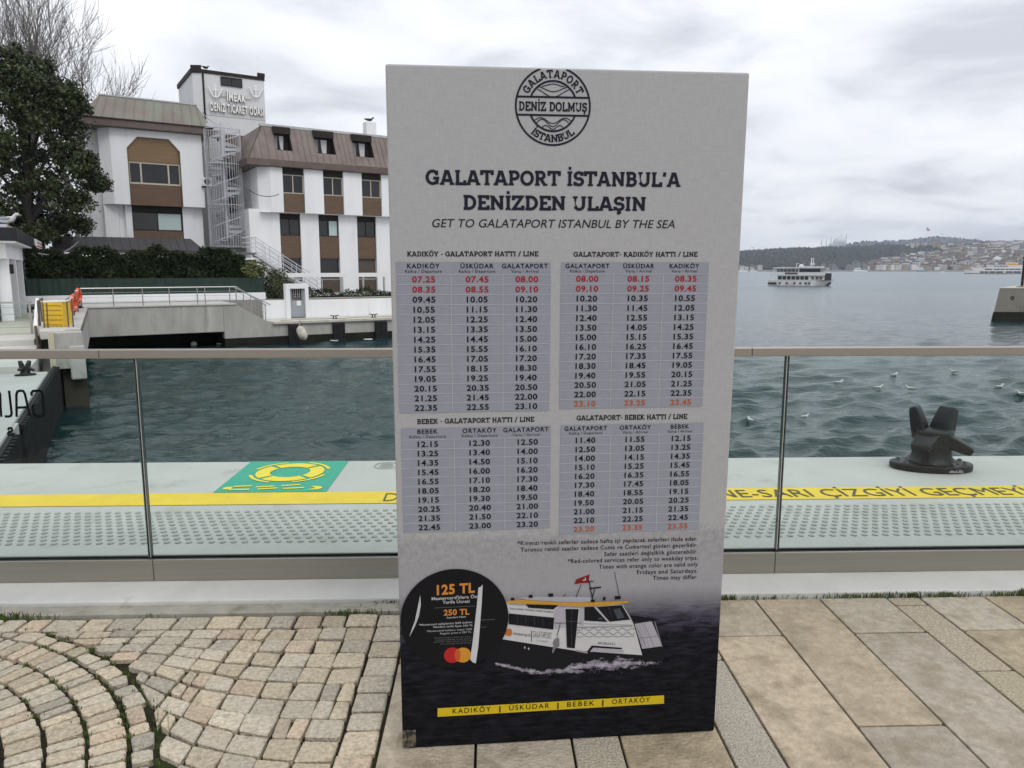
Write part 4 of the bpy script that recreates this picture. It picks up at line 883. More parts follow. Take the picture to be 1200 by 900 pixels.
# --- quay wall of the far bank, bridge beam over a dark opening, ramp down to a lower ledge
BRP = pl_at(102, 33)
bank_root = thing('concrete_bridge', 'stained concrete footbridge over a dark opening at the far bank', 'bridge', BRP.pt(2.6, 0, -.05))
mb = MB(); BRP.box(mb, -.15, 5.45, 0, .5, -1.30, -.05); mb.build('beam', concrete, bank_root, bevel=.03)
mb = MB(); BRP.box(mb, -.25, 6.05, -.05, 3.4, -.048, .02); mb.build('deck', concrete_pale, bank_root, bevel=.01)
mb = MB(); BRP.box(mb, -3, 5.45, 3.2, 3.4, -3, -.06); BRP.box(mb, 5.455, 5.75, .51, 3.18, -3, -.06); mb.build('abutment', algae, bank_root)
rampw = thing('quay_wall', 'weathered concrete quay wall sloping down from the footbridge to the lower ledge', 'quay wall', BRP.pt(7, 0, -1))
mb = MB(); o_ = [(5.452, -1.62), (5.452, -.052), (6.05, -.052), (7.62, -.965), (18, -.965), (18, -1.62)]; mb.prism([BRP.pt(a, 0, z) for a, z in o_], BRP.n * .5); mb.build('wall_face', concrete, rampw)
mb = MB(); BRP.box(mb, 5.452, 18, -.03, .5, -3, -1.618); mb.build('algae_band', algae, rampw)
mb = MB(); BRP.box(mb, 7.7, 18, -.14, 1.9, -1.03, -.90); mb.build('ledge', mat('ledge_concrete', (.50, .48, .42), .85, .15, 1.5, stain=((.25, .20, .12), 2.5, .6, .8)), rampw, bevel=.015)
mb = MB(); mb.prism([BRP.pt(a, .5, z) for a, z in [(6.05, -3), (6.05, -.052), (7.62, -.965), (7.7, -.98), (7.7, -3)]], BRP.n * 2.9); mb.build('ramp', concrete_pale, rampw)
# land behind the wall
mb = MB(); mb.boxv(BRP.pt(-45, 3.4, -3), BRP.e * 80, BRP.n * 80, upoff(3.05)); mb.boxv(BRP.pt(7.7, 1.9, -3.0), BRP.e * 10.3, BRP.n * 1.5, upoff(2.05)); struct(mb.build('bank_ground', mat('bank_paving', (.25, .24, .22), .9, .15, 1)))
# white walls with the door portal
wd = thing('garden_wall', 'low white wall with a grey door portal above the lower quay ledge', 'wall', BRP.pt(11, 1.95, -.9))
WP = Plane(BRP.pt(0, 1.95, 0), e1)
sx = lambda u, v=360: WP.sz(u, v)[0]
mb = MB(); d0, d1 = sx(339), sx(359); WP.box(mb, sx(309), d0 - .005, 0, .25, -.9, .05); WP.box(mb, d1 + .005, 19, 0, .25, -.9, .03); mb.build('wall_panel', white_wall, wd)
zt_d = WP.sz(350, 332.5)[1]
mb = MB(); WP.box(mb, sx(335), sx(340), -.12, .30, -.9, zt_d); WP.box(mb, sx(357.5), sx(361.5), -.12, .30, -.9, zt_d); WP.box(mb, sx(340) + .002, sx(357.5) - .002, -.12, .30, zt_d - .25, zt_d); mb.build('door_portal', white_wall, wd, bevel=.01)
grey_door = mat('grey_steel_door', (.30, .33, .36), .5, .1, 3)
mb = MB(); da, db = sx(340) + .004, sx(357.5) - .004; WP.box(mb, da, db, .06, .10, -.84, .02); dr = mb.build('door', grey_door, wd)
mb = MB(); WP.box(mb, da, da + .10, .05, .11, .025, zt_d - .26); WP.box(mb, db - .10, db, .05, .11, .025, zt_d - .26); mb.build('door_frame', grey_door, dr)
mb = MB(); WP.box(mb, da + .1, db - .1, .09, .10, .025, zt_d - .26); mb.build('dark_opening', dark_frame, dr)
mb = MB()
for k in range(6): a = da + .13 + k * (db - da - .26) / 5; WP.box(mb, a - .012, a + .012, .06, .08, .025, zt_d - .27)
for a in (da + .28, db - .28):
    mb.torus(WP.pt(a, .055, .28), WP.n, .06, .012, 14, 6)
mb.build('grille', mat('grille_grey', (.35, .36, .37), .5, .1, 4), dr)
mb = MB(); WP.box(mb, (da + db) / 2 - .02, (da + db) / 2 + .2, .052, .058, -.25, .0); mb.build('notice', white_paint, dr)
# fenders on the quay wall
for i, (u0, u1) in enumerate(((337, 350), (389, 402.5), (438.5, 452))):
    a, b = BRP.sz(u0, 385)[0], BRP.sz(u1, 385)[0]
    t = thing('quay_fender', 'black rubber fender strip on the far quay wall, ' + ('behind the hanging white buoy', 'the middle one below a mooring cleat', 'nearest to the board edge')[i], 'fender', BRP.pt((a + b) / 2, -.2, -2), 'fenders on the far quay wall')
    mb = MB(); BRP.box(mb, a, b, -.28, -.032, -2.6, -1.06); mb.build('rubber_block', rubber, t, bevel=.04)
    mb = MB()
    for k in range(4): aa = a + (b - a) * (k + .5) / 4; BRP.box(mb, aa - .04, aa + .04, -.31, -.282, -2.6, -1.1)
    mb.build('rib', rubber, t)
fb = thing('boat_fender', 'dirty white sausage buoy hanging askew against the far quay wall', 'fender', BRP.pt(8.9, -.4, -1.7))
p0, p1 = D(350.5, 383, 36.6), D(357.5, 398, 36.2)
mb = MB(); dv = p1 - p0; n_ = 9; mb.tube([p0 + dv * k / (n_ - 1) for k in range(n_)], [.06, .17, .21, .22, .22, .22, .21, .16, .05], 14); mb.build('buoy', mat('dirty_buoy', (.46, .43, .36), .7, .2, 4, stain=((.16, .13, .1), 5, .55, .75)), fb, smooth=True)
mb = MB(); mb.tube([p0, p0 + np.array([.05, .05, .3])], .03, 6); mb.build('rope', mat('rope_beige', (.35, .32, .26), .9, .2, 20), fb)
# cleats and lines on the ledge
for u, lb in ((395, 'small black mooring cleat on the ledge right of the grey door'), (441, 'small curved steel mooring cleat on the ledge beside the board')):
    P0 = BRP.pt(BRP.sz(u, 374)[0], .35, -.9); t = thing('mooring_cleat', lb, 'cleat', P0)
    mb = MB(); mb.boxv(P0 - BRP.e * .12 - BRP.n * .08, BRP.e * .24, BRP.n * .2, upoff(.03)); mb.build('plate', iron, t)
    mb = MB(); mb.tube([P0 - BRP.e * .22 + upoff(.19), P0 - BRP.e * .10 + upoff(.16), P0 + upoff(.15), P0 + BRP.e * .10 + upoff(.16), P0 + BRP.e * .22 + upoff(.19)], .024, 8); mb.tube([P0 + BRP.e * .08, P0 + BRP.e * .06 + upoff(.16)], .028, 8); mb.tube([P0 - BRP.e * .08, P0 - BRP.e * .06 + upoff(.16)], .028, 8); mb.build('horn', iron, t)
mb = MB(); mb.tube([BRP.pt(a, .55 + .15 * math.sin(a * 2.1), -.885) for a in np.linspace(8.2, 14.5, 40)], .022, 6); tag(mb.build('mooring_rope', mat('rope_tan', (.33, .27, .16), .9, .2, 20)), 'thin tan mooring rope lying along the far quay ledge', 'rope')
# bridge railing
rg = thing('footbridge_railing', 'thin steel wire railing along the footbridge and down its ramp', 'railing', BRP.pt(3, .1, 0))
zr = .80
def rail_pt(u, v=350): return BRP.sz(u, v)[0]
mb = MB(); sA, sB, sC = BRP.sz(94, 338.5)[0], BRP.sz(277, 338)[0], BRP.sz(313, 361)[0]
mb.tube([BRP.pt(sA, .1, zr), BRP.pt(sB, .1, zr)], .028, 8); mb.build('top_rail', steel, rg)
mb = MB(); mb.tube([BRP.pt(sB, .1, zr), BRP.pt(sC, .1, -.12)], .028, 8); mb.build('sloping_rail', steel, rg)
mb = MB(); mb.tube([BRP.pt(sB, .9, zr), BRP.pt(sC + .4, .9, -.12)], .028, 8); mb.build('sloping_rail', steel, rg)
for u in (133, 167.6, 199, 232, 241, 270, 277.5):
    a = BRP.sz(u, 350)[0]; mb = MB(); mb.tube([BRP.pt(a, .1, .02), BRP.pt(a, .1, zr)], .022, 6); mb.build('post', steel, rg)
for k in range(1, 5):
    a = sB + (sC - sB) * k / 4.2; zb2 = -.05 - max(0, (a - 6.05)) * .58; mb = MB(); mb.tube([BRP.pt(a, .1, zb2), BRP.pt(a, .1, zr - .92 * (a - sB) / (sC - sB))], .022, 6); mb.build('post', steel, rg)
for k in range(1, 4):
    mb = MB(); z = .02 + .78 * k / 4; mb.tube([BRP.pt(sA, .1, z), BRP.pt(sB, .1, z), BRP.pt(sC, .1, z - .92)], .008, 5); mb.build('wire', steel, rg)
# white parapet, green windscreen and clipped hedge behind it
HP = Plane(BRP.pt(0, 3.6, 0), e1); hx0, hx1 = HP.sz(20, 340)[0], HP.sz(311, 340)[0]
mb = MB(); HP.box(mb, hx0, hx1, 0, .3, -.1, HP.sz(200, 344.5)[1]); tag(mb.build('parapet_wall', white_wall), 'low white parapet wall below the green windscreen', 'wall')
scr = thing('windscreen_fence', 'dark green fabric windscreen fence in front of the clipped hedge', 'fence', HP.pt(3, .4, 0))
zs0, zs1 = HP.sz(200, 344.8)[1], HP.sz(200, 326)[1]
mb = MB(); mb_n = 120
for k in range(mb_n):
    a, b = hx0 + (hx1 - hx0) * k / mb_n, hx0 + (hx1 - hx0) * (k + 1) / mb_n; f_ = lambda s: .38 + .02 * math.sin(s * 9) + .015 * math.sin(s * 23)
    mb.add([HP.pt(a, f_(a), zs0), HP.pt(b, f_(b), zs0), HP.pt(b, f_(b), zs1), HP.pt(a, f_(a), zs1)], [(0, 1, 2, 3)])
mb.build('fabric', screen_green, scr)
for k in range(8):
    a = hx0 + (hx1 - hx0) * (k + .5) / 8; mb = MB(); mb.tube([HP.pt(a, .47, -.1), HP.pt(a, .47, zs1 + .05)], .03, 6); mb.build('post', dark_frame, scr)

# foliage: clumps of small leaf faces through a volume
def leaves(mb, c, rad, n, size, r, shell=.45, flat=.55, tints=((1, 1, 1),), dark=.35):
    """leaf cards spread through a lumpy ellipsoid"""
    c = np.array(c); rad = np.array(rad, float)
    for _ in range(n):
        d = unit(r.normal(size=3)); k = (shell + (1 - shell) * r.rand() ** .6); p = c + d * rad * k * (1 + .12 * math.sin(7 * d[0] + 5 * d[2]))
        nrm = unit(d * .9 + r.normal(size=3) * .7 + np.array([0, 0, .35])); t = unit(cr3(nrm, r.normal(size=3))); b = cr3(nrm, t)
        s = size * r.uniform(.6, 1.35); ti = tints[r.randint(len(tints))]; v = r.uniform(.6, 1.45); mb.cc = tuple(v * x for x in ti)
        mb.add([p - t * s, p + b * s * flat, p + t * s, p - b * s * flat], [(0, 1, 2, 3)])
def hedge(name, label, pl, s0, s1, o0, o1, z0, z1, n, size, r, m, tints, parent=None):
    t = thing(name, label, 'hedge', pl.pt((s0 + s1) / 2, (o0 + o1) / 2, z0))
    mb = MB()
    for _ in range(n):
        s, o, z = s0 + (s1 - s0) * r.rand(), o0 + (o1 - o0) * r.rand(), z0 + (z1 - z0) * r.rand()
        if r.rand() < .6:
            k = r.randint(3)
            if k == 0: o = o0 + abs(r.normal(0, .08))
            elif k == 1: z = z1 - abs(r.normal(0, .08))
            else: o = o0 + .1 * r.rand()
        lump = .16 * math.sin(s * 2.3) + .10 * math.sin(s * 5.7 + 1) + r.normal(0, .05)
        p = pl.pt(s, o - .12 * math.sin(s * 3.1 + z * 4), z + lump * (z - z0) / (z1 - z0))
        nrm = unit(r.normal(size=3) + np.array([0, 0, .5])); tt = unit(cr3(nrm, r.normal(size=3))); b = cr3(nrm, tt); q_ = size * r.uniform(.6, 1.4)
        v = r.uniform(.55, 1.5); ti = tints[r.randint(len(tints))]; mb.cc = tuple(v * x for x in ti)
        mb.add([p - tt * q_, p + b * q_ * .55, p + tt * q_, p - b * q_ * .55], [(0, 1, 2, 3)])
    mb.build('foliage', m, t, colors=True)
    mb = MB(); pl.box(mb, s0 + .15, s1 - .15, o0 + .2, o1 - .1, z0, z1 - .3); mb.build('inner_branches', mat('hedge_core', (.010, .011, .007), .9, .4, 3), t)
    return t
rs = np.random.RandomState(11)
hz0, hz1 = HP.sz(200, 331)[1], HP.sz(200, 294)[1]
hedge('clipped_hedge', 'long dark evergreen hedge standing above the green windscreen', HP, HP.sz(30, 310)[0], HP.sz(290, 310)[0], .55, 1.9, hz0 - .2, hz1, 19000, .085, rs, hedge_m, ((1, 1, 1), (1.15, 1.15, .9), (.8, .85, .8)))
def bush(name, label, c, rad, n, size, m, tints, cat='shrub'):
    t = thing(name, label, cat, (c[0], c[1], c[2] - rad[2])); mb = MB(); leaves(mb, c, rad, n, size, rs, .4, .55, tints); mb.build('foliage', m, t, colors=True)
    mb = MB()
    for k in range(7): a = k * .9; mb.tube([(c[0], c[1], c[2] - rad[2]), (c[0] + rad[0] * .35 * math.cos(a), c[1] + rad[1] * .35 * math.sin(a), c[2]), (c[0] + rad[0] * .6 * math.cos(a), c[1] + rad[1] * .6 * math.sin(a), c[2] + rad[2] * .5)], [.04, .025, .01], 5)
    mb.build('stem', bark, t); return t
c = D(292, 318, 41); bush('flowering_shrub', 'rounded yellow-green shrub at the right end of the hedge', c, (.95, .8, .62), 2200, .07, leaf_y, ((1, 1, .9), (1.3, 1.1, .6), (.45, .6, .5), (.5, .65, .5)))
c = D(323, 336, 41.5); bush('conifer_bush', 'feathery green bush left of the grey door portal', c, (.72, .7, 1.0), 3000, .065, mat('conifer_leaf', (.05, .062, .022), .6, .4, 1.5, tint=True), ((1, 1, 1), (1.2, 1.15, .8), (.7, .8, .8)))
GP = Plane(BRP.pt(0, 4.6, 0), e1)
hedge('low_hedge', 'low dark hedge behind the white wall right of the door', GP, GP.sz(361, 345)[0], GP.sz(361, 345)[0] + 9.5, 0, 1.0, -.2, GP.sz(400, 341)[1], 4200, .06, rs, hedge_m, ((1, 1, 1), (1.2, 1.2, .9), (.7, .8, .8)))
# pergola on posts behind that wall
PP = Plane(BRP.pt(0, 6.0, 0), e1)
pg = thing('pergola', 'thin white terrace pergola in front of the office wing', 'pergola', PP.pt(12, 0, 0))
za, zb1 = PP.sz(400, 324.5)[1], PP.sz(400, 320)[1]; pa = PP.sz(333, 322)[0]
mb = MB(); PP.box(mb, pa, pa + 14, -.06, .06, za, zb1); mb.build('front_beam', white_paint, pg)
mb = MB(); PP.box(mb, pa, pa + 14, 2.5, 2.62, za, zb1); mb.build('rear_beam', white_paint, pg)
for k in range(10): mb = MB(); PP.box(mb, pa + k * 1.5 + .1, pa + k * 1.5 + .16, .062, 2.498, za + .02, zb1 - .02); mb.build('cross_bar', white_paint, pg)
for u in (346, 401, 425.5, 450):
    a = PP.sz(u, 330)[0]; mb = MB(); PP.box(mb, a - .05, a + .05, -.05, .05, -.1, za - .002); mb.build('post', mat('pergola_post', (.38, .39, .38), .5, .1, 3), pg)

# --- the office building
RW = pl_at(300, 50); LB = pl_at(185, 50); TW = pl_at(270, 56)
off = thing('office_building', 'white chamber of shipping offices with brown panels, copper mansards and a lettered tower', 'building', RW.pt(0, 0, 0))
def win(pl, parent, a0, a1, z0, z1, o, n=2, fw=.055, frame=cream_frame, curtain=None, wts=None):
    """a framed window: frame bars, dark glass set 5 cm back"""
    mb = MB(); d = .08
    pl.box(mb, a0, a1, o, o + d, z0, z0 + fw); pl.box(mb, a0, a1, o, o + d, z1 - fw, z1); pl.box(mb, a0, a0 + fw, o + .001, o + d - .001, z0 + fw, z1 - fw); pl.box(mb, a1 - fw, a1, o + .001, o + d - .001, z0 + fw, z1 - fw)
    cuts = wts or [k / n for k in range(1, n)]
    for k in cuts: x = a0 + (a1 - a0) * k; pl.box(mb, x - fw * .5, x + fw * .5, o + .001, o + d - .001, z0 + fw, z1 - fw)
    w_ = mb.build('window', frame, parent)
    mb = MB(); pl.box(mb, a0 + .01, a1 - .01, o + .05, o + .06, z0 + .01, z1 - .01); mb.build('pane', glass_dark, w_)
    for c in curtain or []:
        x0, x1, y0, y1, kind = c; mb = MB(); aa, bb = a0 + (a1 - a0) * x0, a0 + (a1 - a0) * x1
        if kind == 'drape': zz0 = z0 + .06; mb.prism([pl.pt(q_, o + .04, z) for q_, z in ((aa, z1 - .06), (bb, z1 - .06), (bb - (bb - aa) * .05, zz0), (aa + (bb - aa) * .55, zz0), (aa + (bb - aa) * .25, (z0 + z1) / 2))], pl.n * .006); mb.build('curtain', curtain_m, w_)
        else: pl.box(mb, aa, bb, o + .04, o + .046, z0 + (z1 - z0) * y0, z0 + (z1 - z0) * y1); mb.build('blind', blind_m, w_)
    return w_
# right wing: lower storeys
ZE, ZF, ZT, ZO = 8.2, 8.65, 10.88, 5.32
BAY = [(2.0, 3.42), (4.72, 6.12), (7.45, 8.9), (10.2, 11.62)]; RE = 13.2
low = [(1.82, 3.2), (4.45, 5.88), (7.2, 8.62), (10.0, 11.42)]
mb = MB(); prev = -.15
for a, b in low: RW.box(mb, prev, a, .5, .9, -.3, ZO + .2); prev = b
RW.box(mb, prev, RE - .3, .5, .9, -.3, ZO + .2); RW.box(mb, -.15, RE - .3, .901, 11, -.3, ZO + .2); mb.build('lower_wall', white_wall, off)
prev = .52; mb = MB()
for i, (a, b) in enumerate(BAY):
    if i == 0: mb.prism([RW.pt(s, o, ZO) for s, o in ((.5, .5), (1.2, 0), (a, 0), (a, .6), (.5, .6))], upoff(ZE - ZO))
    else: RW.box(mb, prev, a, 0, .6, ZO, ZE)
    prev = b
RW.box(mb, prev, RE, 0, .6, ZO, ZE); RW.box(mb, .5, RE, .601, 11, ZO + .201, ZE); mb.build('upper_wall', white_wall, off, bevel=.015)
mb = MB(); RW.box(mb, .55, RE, .02, .5, ZO - .012, ZO - .002); mb.build('soffit', white_wall, off)
for (a, b) in BAY:
    mb = MB(); RW.box(mb, a + .004, b - .004, .16, .598, 7.80, ZE); mb.build('dark_header', dark_frame, off)
    mb = MB(); RW.box(mb, a + .004, b - .004, .12, .598, ZO, 6.58); mb.build('brown_panel', wood_brown, off)
    win(RW, off, a + .01, b - .01, 6.585, 7.795, .2, 2)
for i, (a, b) in enumerate(low):
    mb = MB(); RW.box(mb, a + .004, b - .004, .62, .899, 4.98, ZO - .03); mb.build('dark_header', dark_frame, off)
    mb = MB(); RW.box(mb, a + .004, b - .004, .62, .899, 2.38, 3.86); mb.build('brown_panel', wood_brown, off)
    win(RW, off, a + .01, b - .01, 3.865, 4.975, .66, 2, frame=dark_frame, curtain=[(.55, .95, .05, .95, 'blind')] if i == 1 else None)
    mb = MB(); RW.box(mb, a + .004, b - .004, .80, .899, 1.0, 2.375); mb.build('lower_window', glass_dark if i != 2 else mat('brown_blind', (.075, .06, .045), .6, .2, 3), off)
    mb = MB(); RW.box(mb, a + .004, b - .004, .70, .899, -.3, .9); mb.build('brown_panel', mat('dark_brown_panel', (.07, .05, .035), .6, .2, 3), off)
# fascia and mansard roof with recessed dormers
mb = MB(); RW.box(mb, -.3, RE + .3, -.3, 11.3, ZE + .002, ZF); mb.build('fascia', fascia_m, off, bevel=.03)
def slope_o(z): return -.18 + (z - ZF) / (ZT - ZF) * 1.15
sl0 = -.18; hipx = 1.0
DO = [(1.68, 2.80), (4.35, 5.75), (7.05, 8.5), (9.9, 11.3)]; dz0, dz1 = 9.30, 10.86
roof = None; mb = MB()
def rq(mbx, a0, a1, z0, z1, b0=None, b1=None):
    b0 = a0 if b0 is None else b0; b1 = a1 if b1 is None else b1
    mbx.prism([RW.pt(a0, slope_o(z0), z0), RW.pt(a1, slope_o(z0), z0), RW.pt(b1, slope_o(z1), z1), RW.pt(b0, slope_o(z1), z1)], RW.n * .08)
def seam(a, z0, z1, b=None):
    b = a if b is None else b
    p, q_ = RW.pt(a, slope_o(z0) - .01, z0), RW.pt(b, slope_o(z1) - .01, z1); mb.boxv(p - RW.e * .02, RW.e * .04, -RW.n * .03, q_ - p)
rq(mb, -.18, DO[0][0], ZF, ZT, hipx, DO[0][0]); prev = None
for i, (a, b) in enumerate(DO):
    rq(mb, a, b, ZF, dz0); nx = DO[i + 1][0] if i + 1 < len(DO) else RE; rq(mb, b, nx, ZF, ZT)
    for k in range(1, 3): seam(a + (b - a) * k / 3, ZF, dz0)
    for k in range(1, 4): seam(b + (nx - b) * k / 4, ZF, ZT)
    seam(a, ZF, ZT); seam(b, ZF, ZT)
for k in range(1, 4): a = -.18 + k * .46; seam(a, ZF, ZF + (ZT - ZF) * min(1, k / 2.5), a + .0)
mb.prism([RW.pt(-.18, -.18, ZF), RW.pt(hipx, slope_o(ZT), ZT), RW.pt(hipx, 9, ZT), RW.pt(-.18, 10.5, ZF)], RW.e * .08)
roof = mb.build('mansard_roof', copper, off)
mb = MB(); RW.box(mb, hipx - .08, RE, slope_o(ZT) - .05, slope_o(ZT) + .2, ZT - .02, ZT + .14); mb.build('ridge_coping', mat('lead_coping', (.42, .42, .41), .5, .15, 3), roof)
mb = MB(); RW.box(mb, hipx, RE, slope_o(ZT) + .21, 9, ZT - .1, ZT); mb.build('flat_roof', fascia_m, roof)
for a, b in DO:
    o = 1.02; dm = MB(); RW.box(dm, a + .002, b - .002, o + .09, o + .15, dz0, dz1); dm.prism([RW.pt(b - .002, slope_o(z) + .01 if j else o + .088, z) for z, j in ((dz0, 0), (dz0, 1), (dz1, 1), (dz1, 0))], -RW.e * .03); dm.prism([RW.pt(a + .002, slope_o(z) + .01 if j else o + .088, z) for z, j in ((dz0, 0), (dz0, 1), (dz1, 1), (dz1, 0))], RW.e * .03)
    RW.box(dm, a + .04, b - .04, slope_o(dz0) + .02, o + .085, dz0, dz0 + .03); RW.box(dm, a, b, o - .42, o + .086, 10.42, dz1); d_ = dm.build('dormer', dark_frame, off)
    win(RW, d_, a + .05, b - .28, dz0 + .05, 10.40, o, 2, frame=dark_frame, fw=.05)
    mb = MB(); aa = a + .05 + (b - a - .33) * .54; bb = b - .34; mb.prism([RW.pt(q_, o + .035, z) for q_, z in ((aa, 10.34), (bb, 10.34), (bb - .05, dz0 + .1), (aa + .12, dz0 + .1), (aa + .05, 9.8))], RW.n * .006); mb.build('curtain', curtain_m, d_)
    mb = MB(); RW.box(mb, a + .11, a + .11 + (b - a) * .22, o + .035, o + .041, dz0 + .1, 10.34); mb.build('curtain', mat('grey_curtain', (.30, .31, .33), .8, .1, 5), d_)
# chimney
cs = RW.sz(443, 150)[0]; mb = MB(); RW.box(mb, cs - .32, cs + .42, 1.3, 2.0, 10.0, RW.sz(443, 139)[1]); chm = mb.build('chimney', white_wall, roof, bevel=.02)
# left block
ZLO, ZLE, ZLF, ZLT = 5.66, 10.28, 10.72, 12.25
mb = MB(); a, b = -1.28, 1.78
mb.prism([LB.pt(s, o, ZLO) for s, o in ((-2.78, .55), (-2.2, 0), (a, 0), (a, .7), (-2.78, .7))], upoff(ZLE - ZLO))
LB.box(mb, b, 3.15, 0, .7, ZLO, ZLE)
mb.prism([LB.pt(s, 0, z) for s, z in ((a, ZLE), (a, 9.15), (a + .62, 9.86), (b - .62, 9.86), (b, 9.15), (b, ZLE))], LB.n * .7)
LB.box(mb, -2.6, 3.15, .701, 7, ZLO, ZLE); mb.build('upper_wall', white_wall, off, bevel=.015)
mb = MB(); LB.box(mb, -3.4, -2.62, 1.3, 6.5, 3.0, ZLE - .01); LB.box(mb, -3.9, -3.41, 2.4, 6.5, 3.0, ZLE - .01); mb.build('side_wall', white_wall, off)
mb = MB(); mb.prism([LB.pt(s, .16, z) for s, z in ((a, 8.36), (b, 8.36), (b, 9.15), (b - .62, 9.86), (a + .62, 9.86), (a, 9.15))][::1], LB.n * .5); mb.build('brown_panel', mat('brown_slats', (.20, .125, .06), .6, .25, 2, .4, 10, stretch=(.4, .4, 14)), off)
mb = MB(); LB.box(mb, a + .004, b - .004, .12, .69, ZLO, 6.98); mb.build('brown_panel', wood_brown, off)
win(LB, off, a + .01, b - .01, 6.99, 8.35, .2, 3, fw=.09, wts=[.235, .765])
mb = MB(); mb_s = [(-1.29, -1.24), (1.74, 1.79)]
for q0, q1 in mb_s: LB.box(mb, q0, q1, -.02, .1, ZLO, 9.15)
mb.build('bay_frame', mat('olive_frame', (.10, .085, .04), .6, .1, 3), off)
# left block lower storey
mb = MB()
for s0, s1, o0 in ((-2.75, -1.98, .55), (-1.95, -1.6, .75), (-1.6, -1.22, .5), (1.8, 2.45, .5), (2.47, 3.05, .62)): LB.box(mb, s0, s1, o0, 1.2, -.3, ZLO + .02)
LB.box(mb, -2.6, 3.0, 1.201, 7, -.3, ZLO + .02); LB.box(mb, -1.21, 1.79, .8, 1.2, -.3, 3.4); mb.build('lower_wall', white_wall, off)
mb = MB(); LB.box(mb, -1.21, 1.79, .6, 1.2, 5.28, ZLO + .01); mb.build('dark_header', dark_frame, off)
win(LB, off, -1.2, 1.78, 4.12, 5.275, .65, 2, frame=dark_frame, curtain=[(.5, .97, .04, .96, 'blind')])
mb = MB(); LB.box(mb, -1.2, 1.78, .66, 1.19, 3.41, 4.11); mb.build('brown_panel', wood_brown, off)
mb = MB(); LB.box(mb, -3.75, 3.75, -.5, 7.3, ZLE + .002, ZLF); LB.box(mb, -3.9, 3.9, -.62, 7.4, ZLF + .002, ZLF + .07); mb.build('fascia', fascia_m, off, bevel=.03)
mb = MB(); A = [LB.pt(-3.72, -.45, ZLF + .07), LB.pt(3.72, -.45, ZLF + .07), LB.pt(3.05, .55, ZLT), LB.pt(-2.55, .55, ZLT), LB.pt(3.72, 7.3, ZLF + .07), LB.pt(3.05, 6.3, ZLT), LB.pt(-3.72, 7.3, ZLF + .07), LB.pt(-2.55, 6.3, ZLT)]
mb.add(A, [(0, 1, 2, 3), (1, 4, 5, 2), (4, 6, 7, 5), (6, 0, 3, 7), (3, 2, 5, 7)])
for k in range(1, 13):
    x0 = -3.72 + 7.44 * k / 13; x1 = min(max(-3.1 + 6.75 * (k - .2) / 12.6, -2.55), 3.05); p, q_ = LB.pt(x0, -.46, ZLF + .07), LB.pt(x1, .54, ZLT); mb.boxv(p - LB.e * .02, LB.e * .04, (-LB.n * .8 + upoff(.6)) * .035, q_ - p)
lroof = mb.build('mansard_roof', copper_green, off)
mb = MB(); LB.box(mb, -2.6, 3.1, .5, .75, ZLT - .01, ZLT + .07); mb.build('ridge_coping', mat('lead_coping', (.42, .42, .41), .5), lroof)
# tower
zt1, zt0 = 15.35, 15.1
mb = MB(); mb.prism([TW.pt(s, o, -.3) for s, o in ((-1.75, .35), (-1.15, 0), (3.05, 0), (3.05, 6), (-1.75, 6))], upoff(zt0 + .3)); tw = mb.build('tower', mat('tower_render', (.60, .61, .62), .8, .06, .9, .15, 30, stain=((.42, .42, .41), .7, .62, .85), stretch=(1, 1, .35)), off)
mb = MB(); TW.box(mb, -1.2, 3.1, -.06, .12, zt0 + .002, zt0 + .24); mb.prism([TW.pt(s, o, zt0 + .002) for s, o in ((-1.85, .30), (-1.2, -.06), (-1.2, .12), (-1.7, .40))], upoff(.5)); TW.box(mb, -1.85, -1.62, .41, 6, zt0 + .002, zt0 + .3); TW.box(mb, 2.62, 3.12, -.08, .14, zt0 + .242, zt0 + .5); mb.build('parapet', dark_frame, tw)
mb = MB(); mb.tube([TW.pt(-1.13, -.06, 11), TW.pt(-1.13, -.06, zt0)], .07, 8); mb.build('drainpipe', dark_frame, tw)
win(TW, tw, .04, 1.5, 14.42, 15.02, -.09, 2, frame=dark_frame)
mb = MB(); TW.box(mb, -1.1, 3.0, -.012, -.001, 12.30, 12.34); mb.build('joint_line', mat('grey_joint', (.35, .35, .35), .8), tw)
letters_m = mat('white_letter', (.82, .81, .76), .5, .04, 5)
def trn(x, y, k=0.0): return TW.pt(x, -.20 - k, y)
def channel_text(mbx, s, x0, x1, yb, cap, w):
    V_0, F_0, a_, b_ = lay(s, w, .06); k = cap / .682; kx = (x1 - x0) / (b_ - a_)
    for f in F_0:
        n0 = len(mbx.f); mbx.prism([trn((V_0[i][0] - a_) * kx + x0, yb + V_0[i][1] * k) for i in f], TW.n * .14)
        for k_ in range(n0 + 1, len(mbx.f)): mbx.m[k_] = 1
mb = MB(); s0 = TW.sz(265, 110)[0]; s1 = TW.sz(287, 110)[0]; channel_text(mb, 'İMEAK', s0, s1, 13.42, .50, .035)
s0 = TW.sz(245.5, 125)[0]; s1 = TW.sz(308, 125)[0]; channel_text(mb, 'DENİZ TİCARET ODASI', s0 + .02, s1, 12.62, .52, .03); mb.build('lettering', [letters_m, mat('letter_return_shade', (.16, .155, .145), .7, .1, 3)], tw)  # dark returns put the shadow around the letters into the colour
mb = MB(); TW.box(mb, -.45, .35, -.1, -.06, 13.66, 13.70); TW.box(mb, 1.65, 2.1, -.1, -.06, 13.66, 13.70); mb.build('sign_bar', mat('grey_joint', (.35, .35, .35), .8), tw)
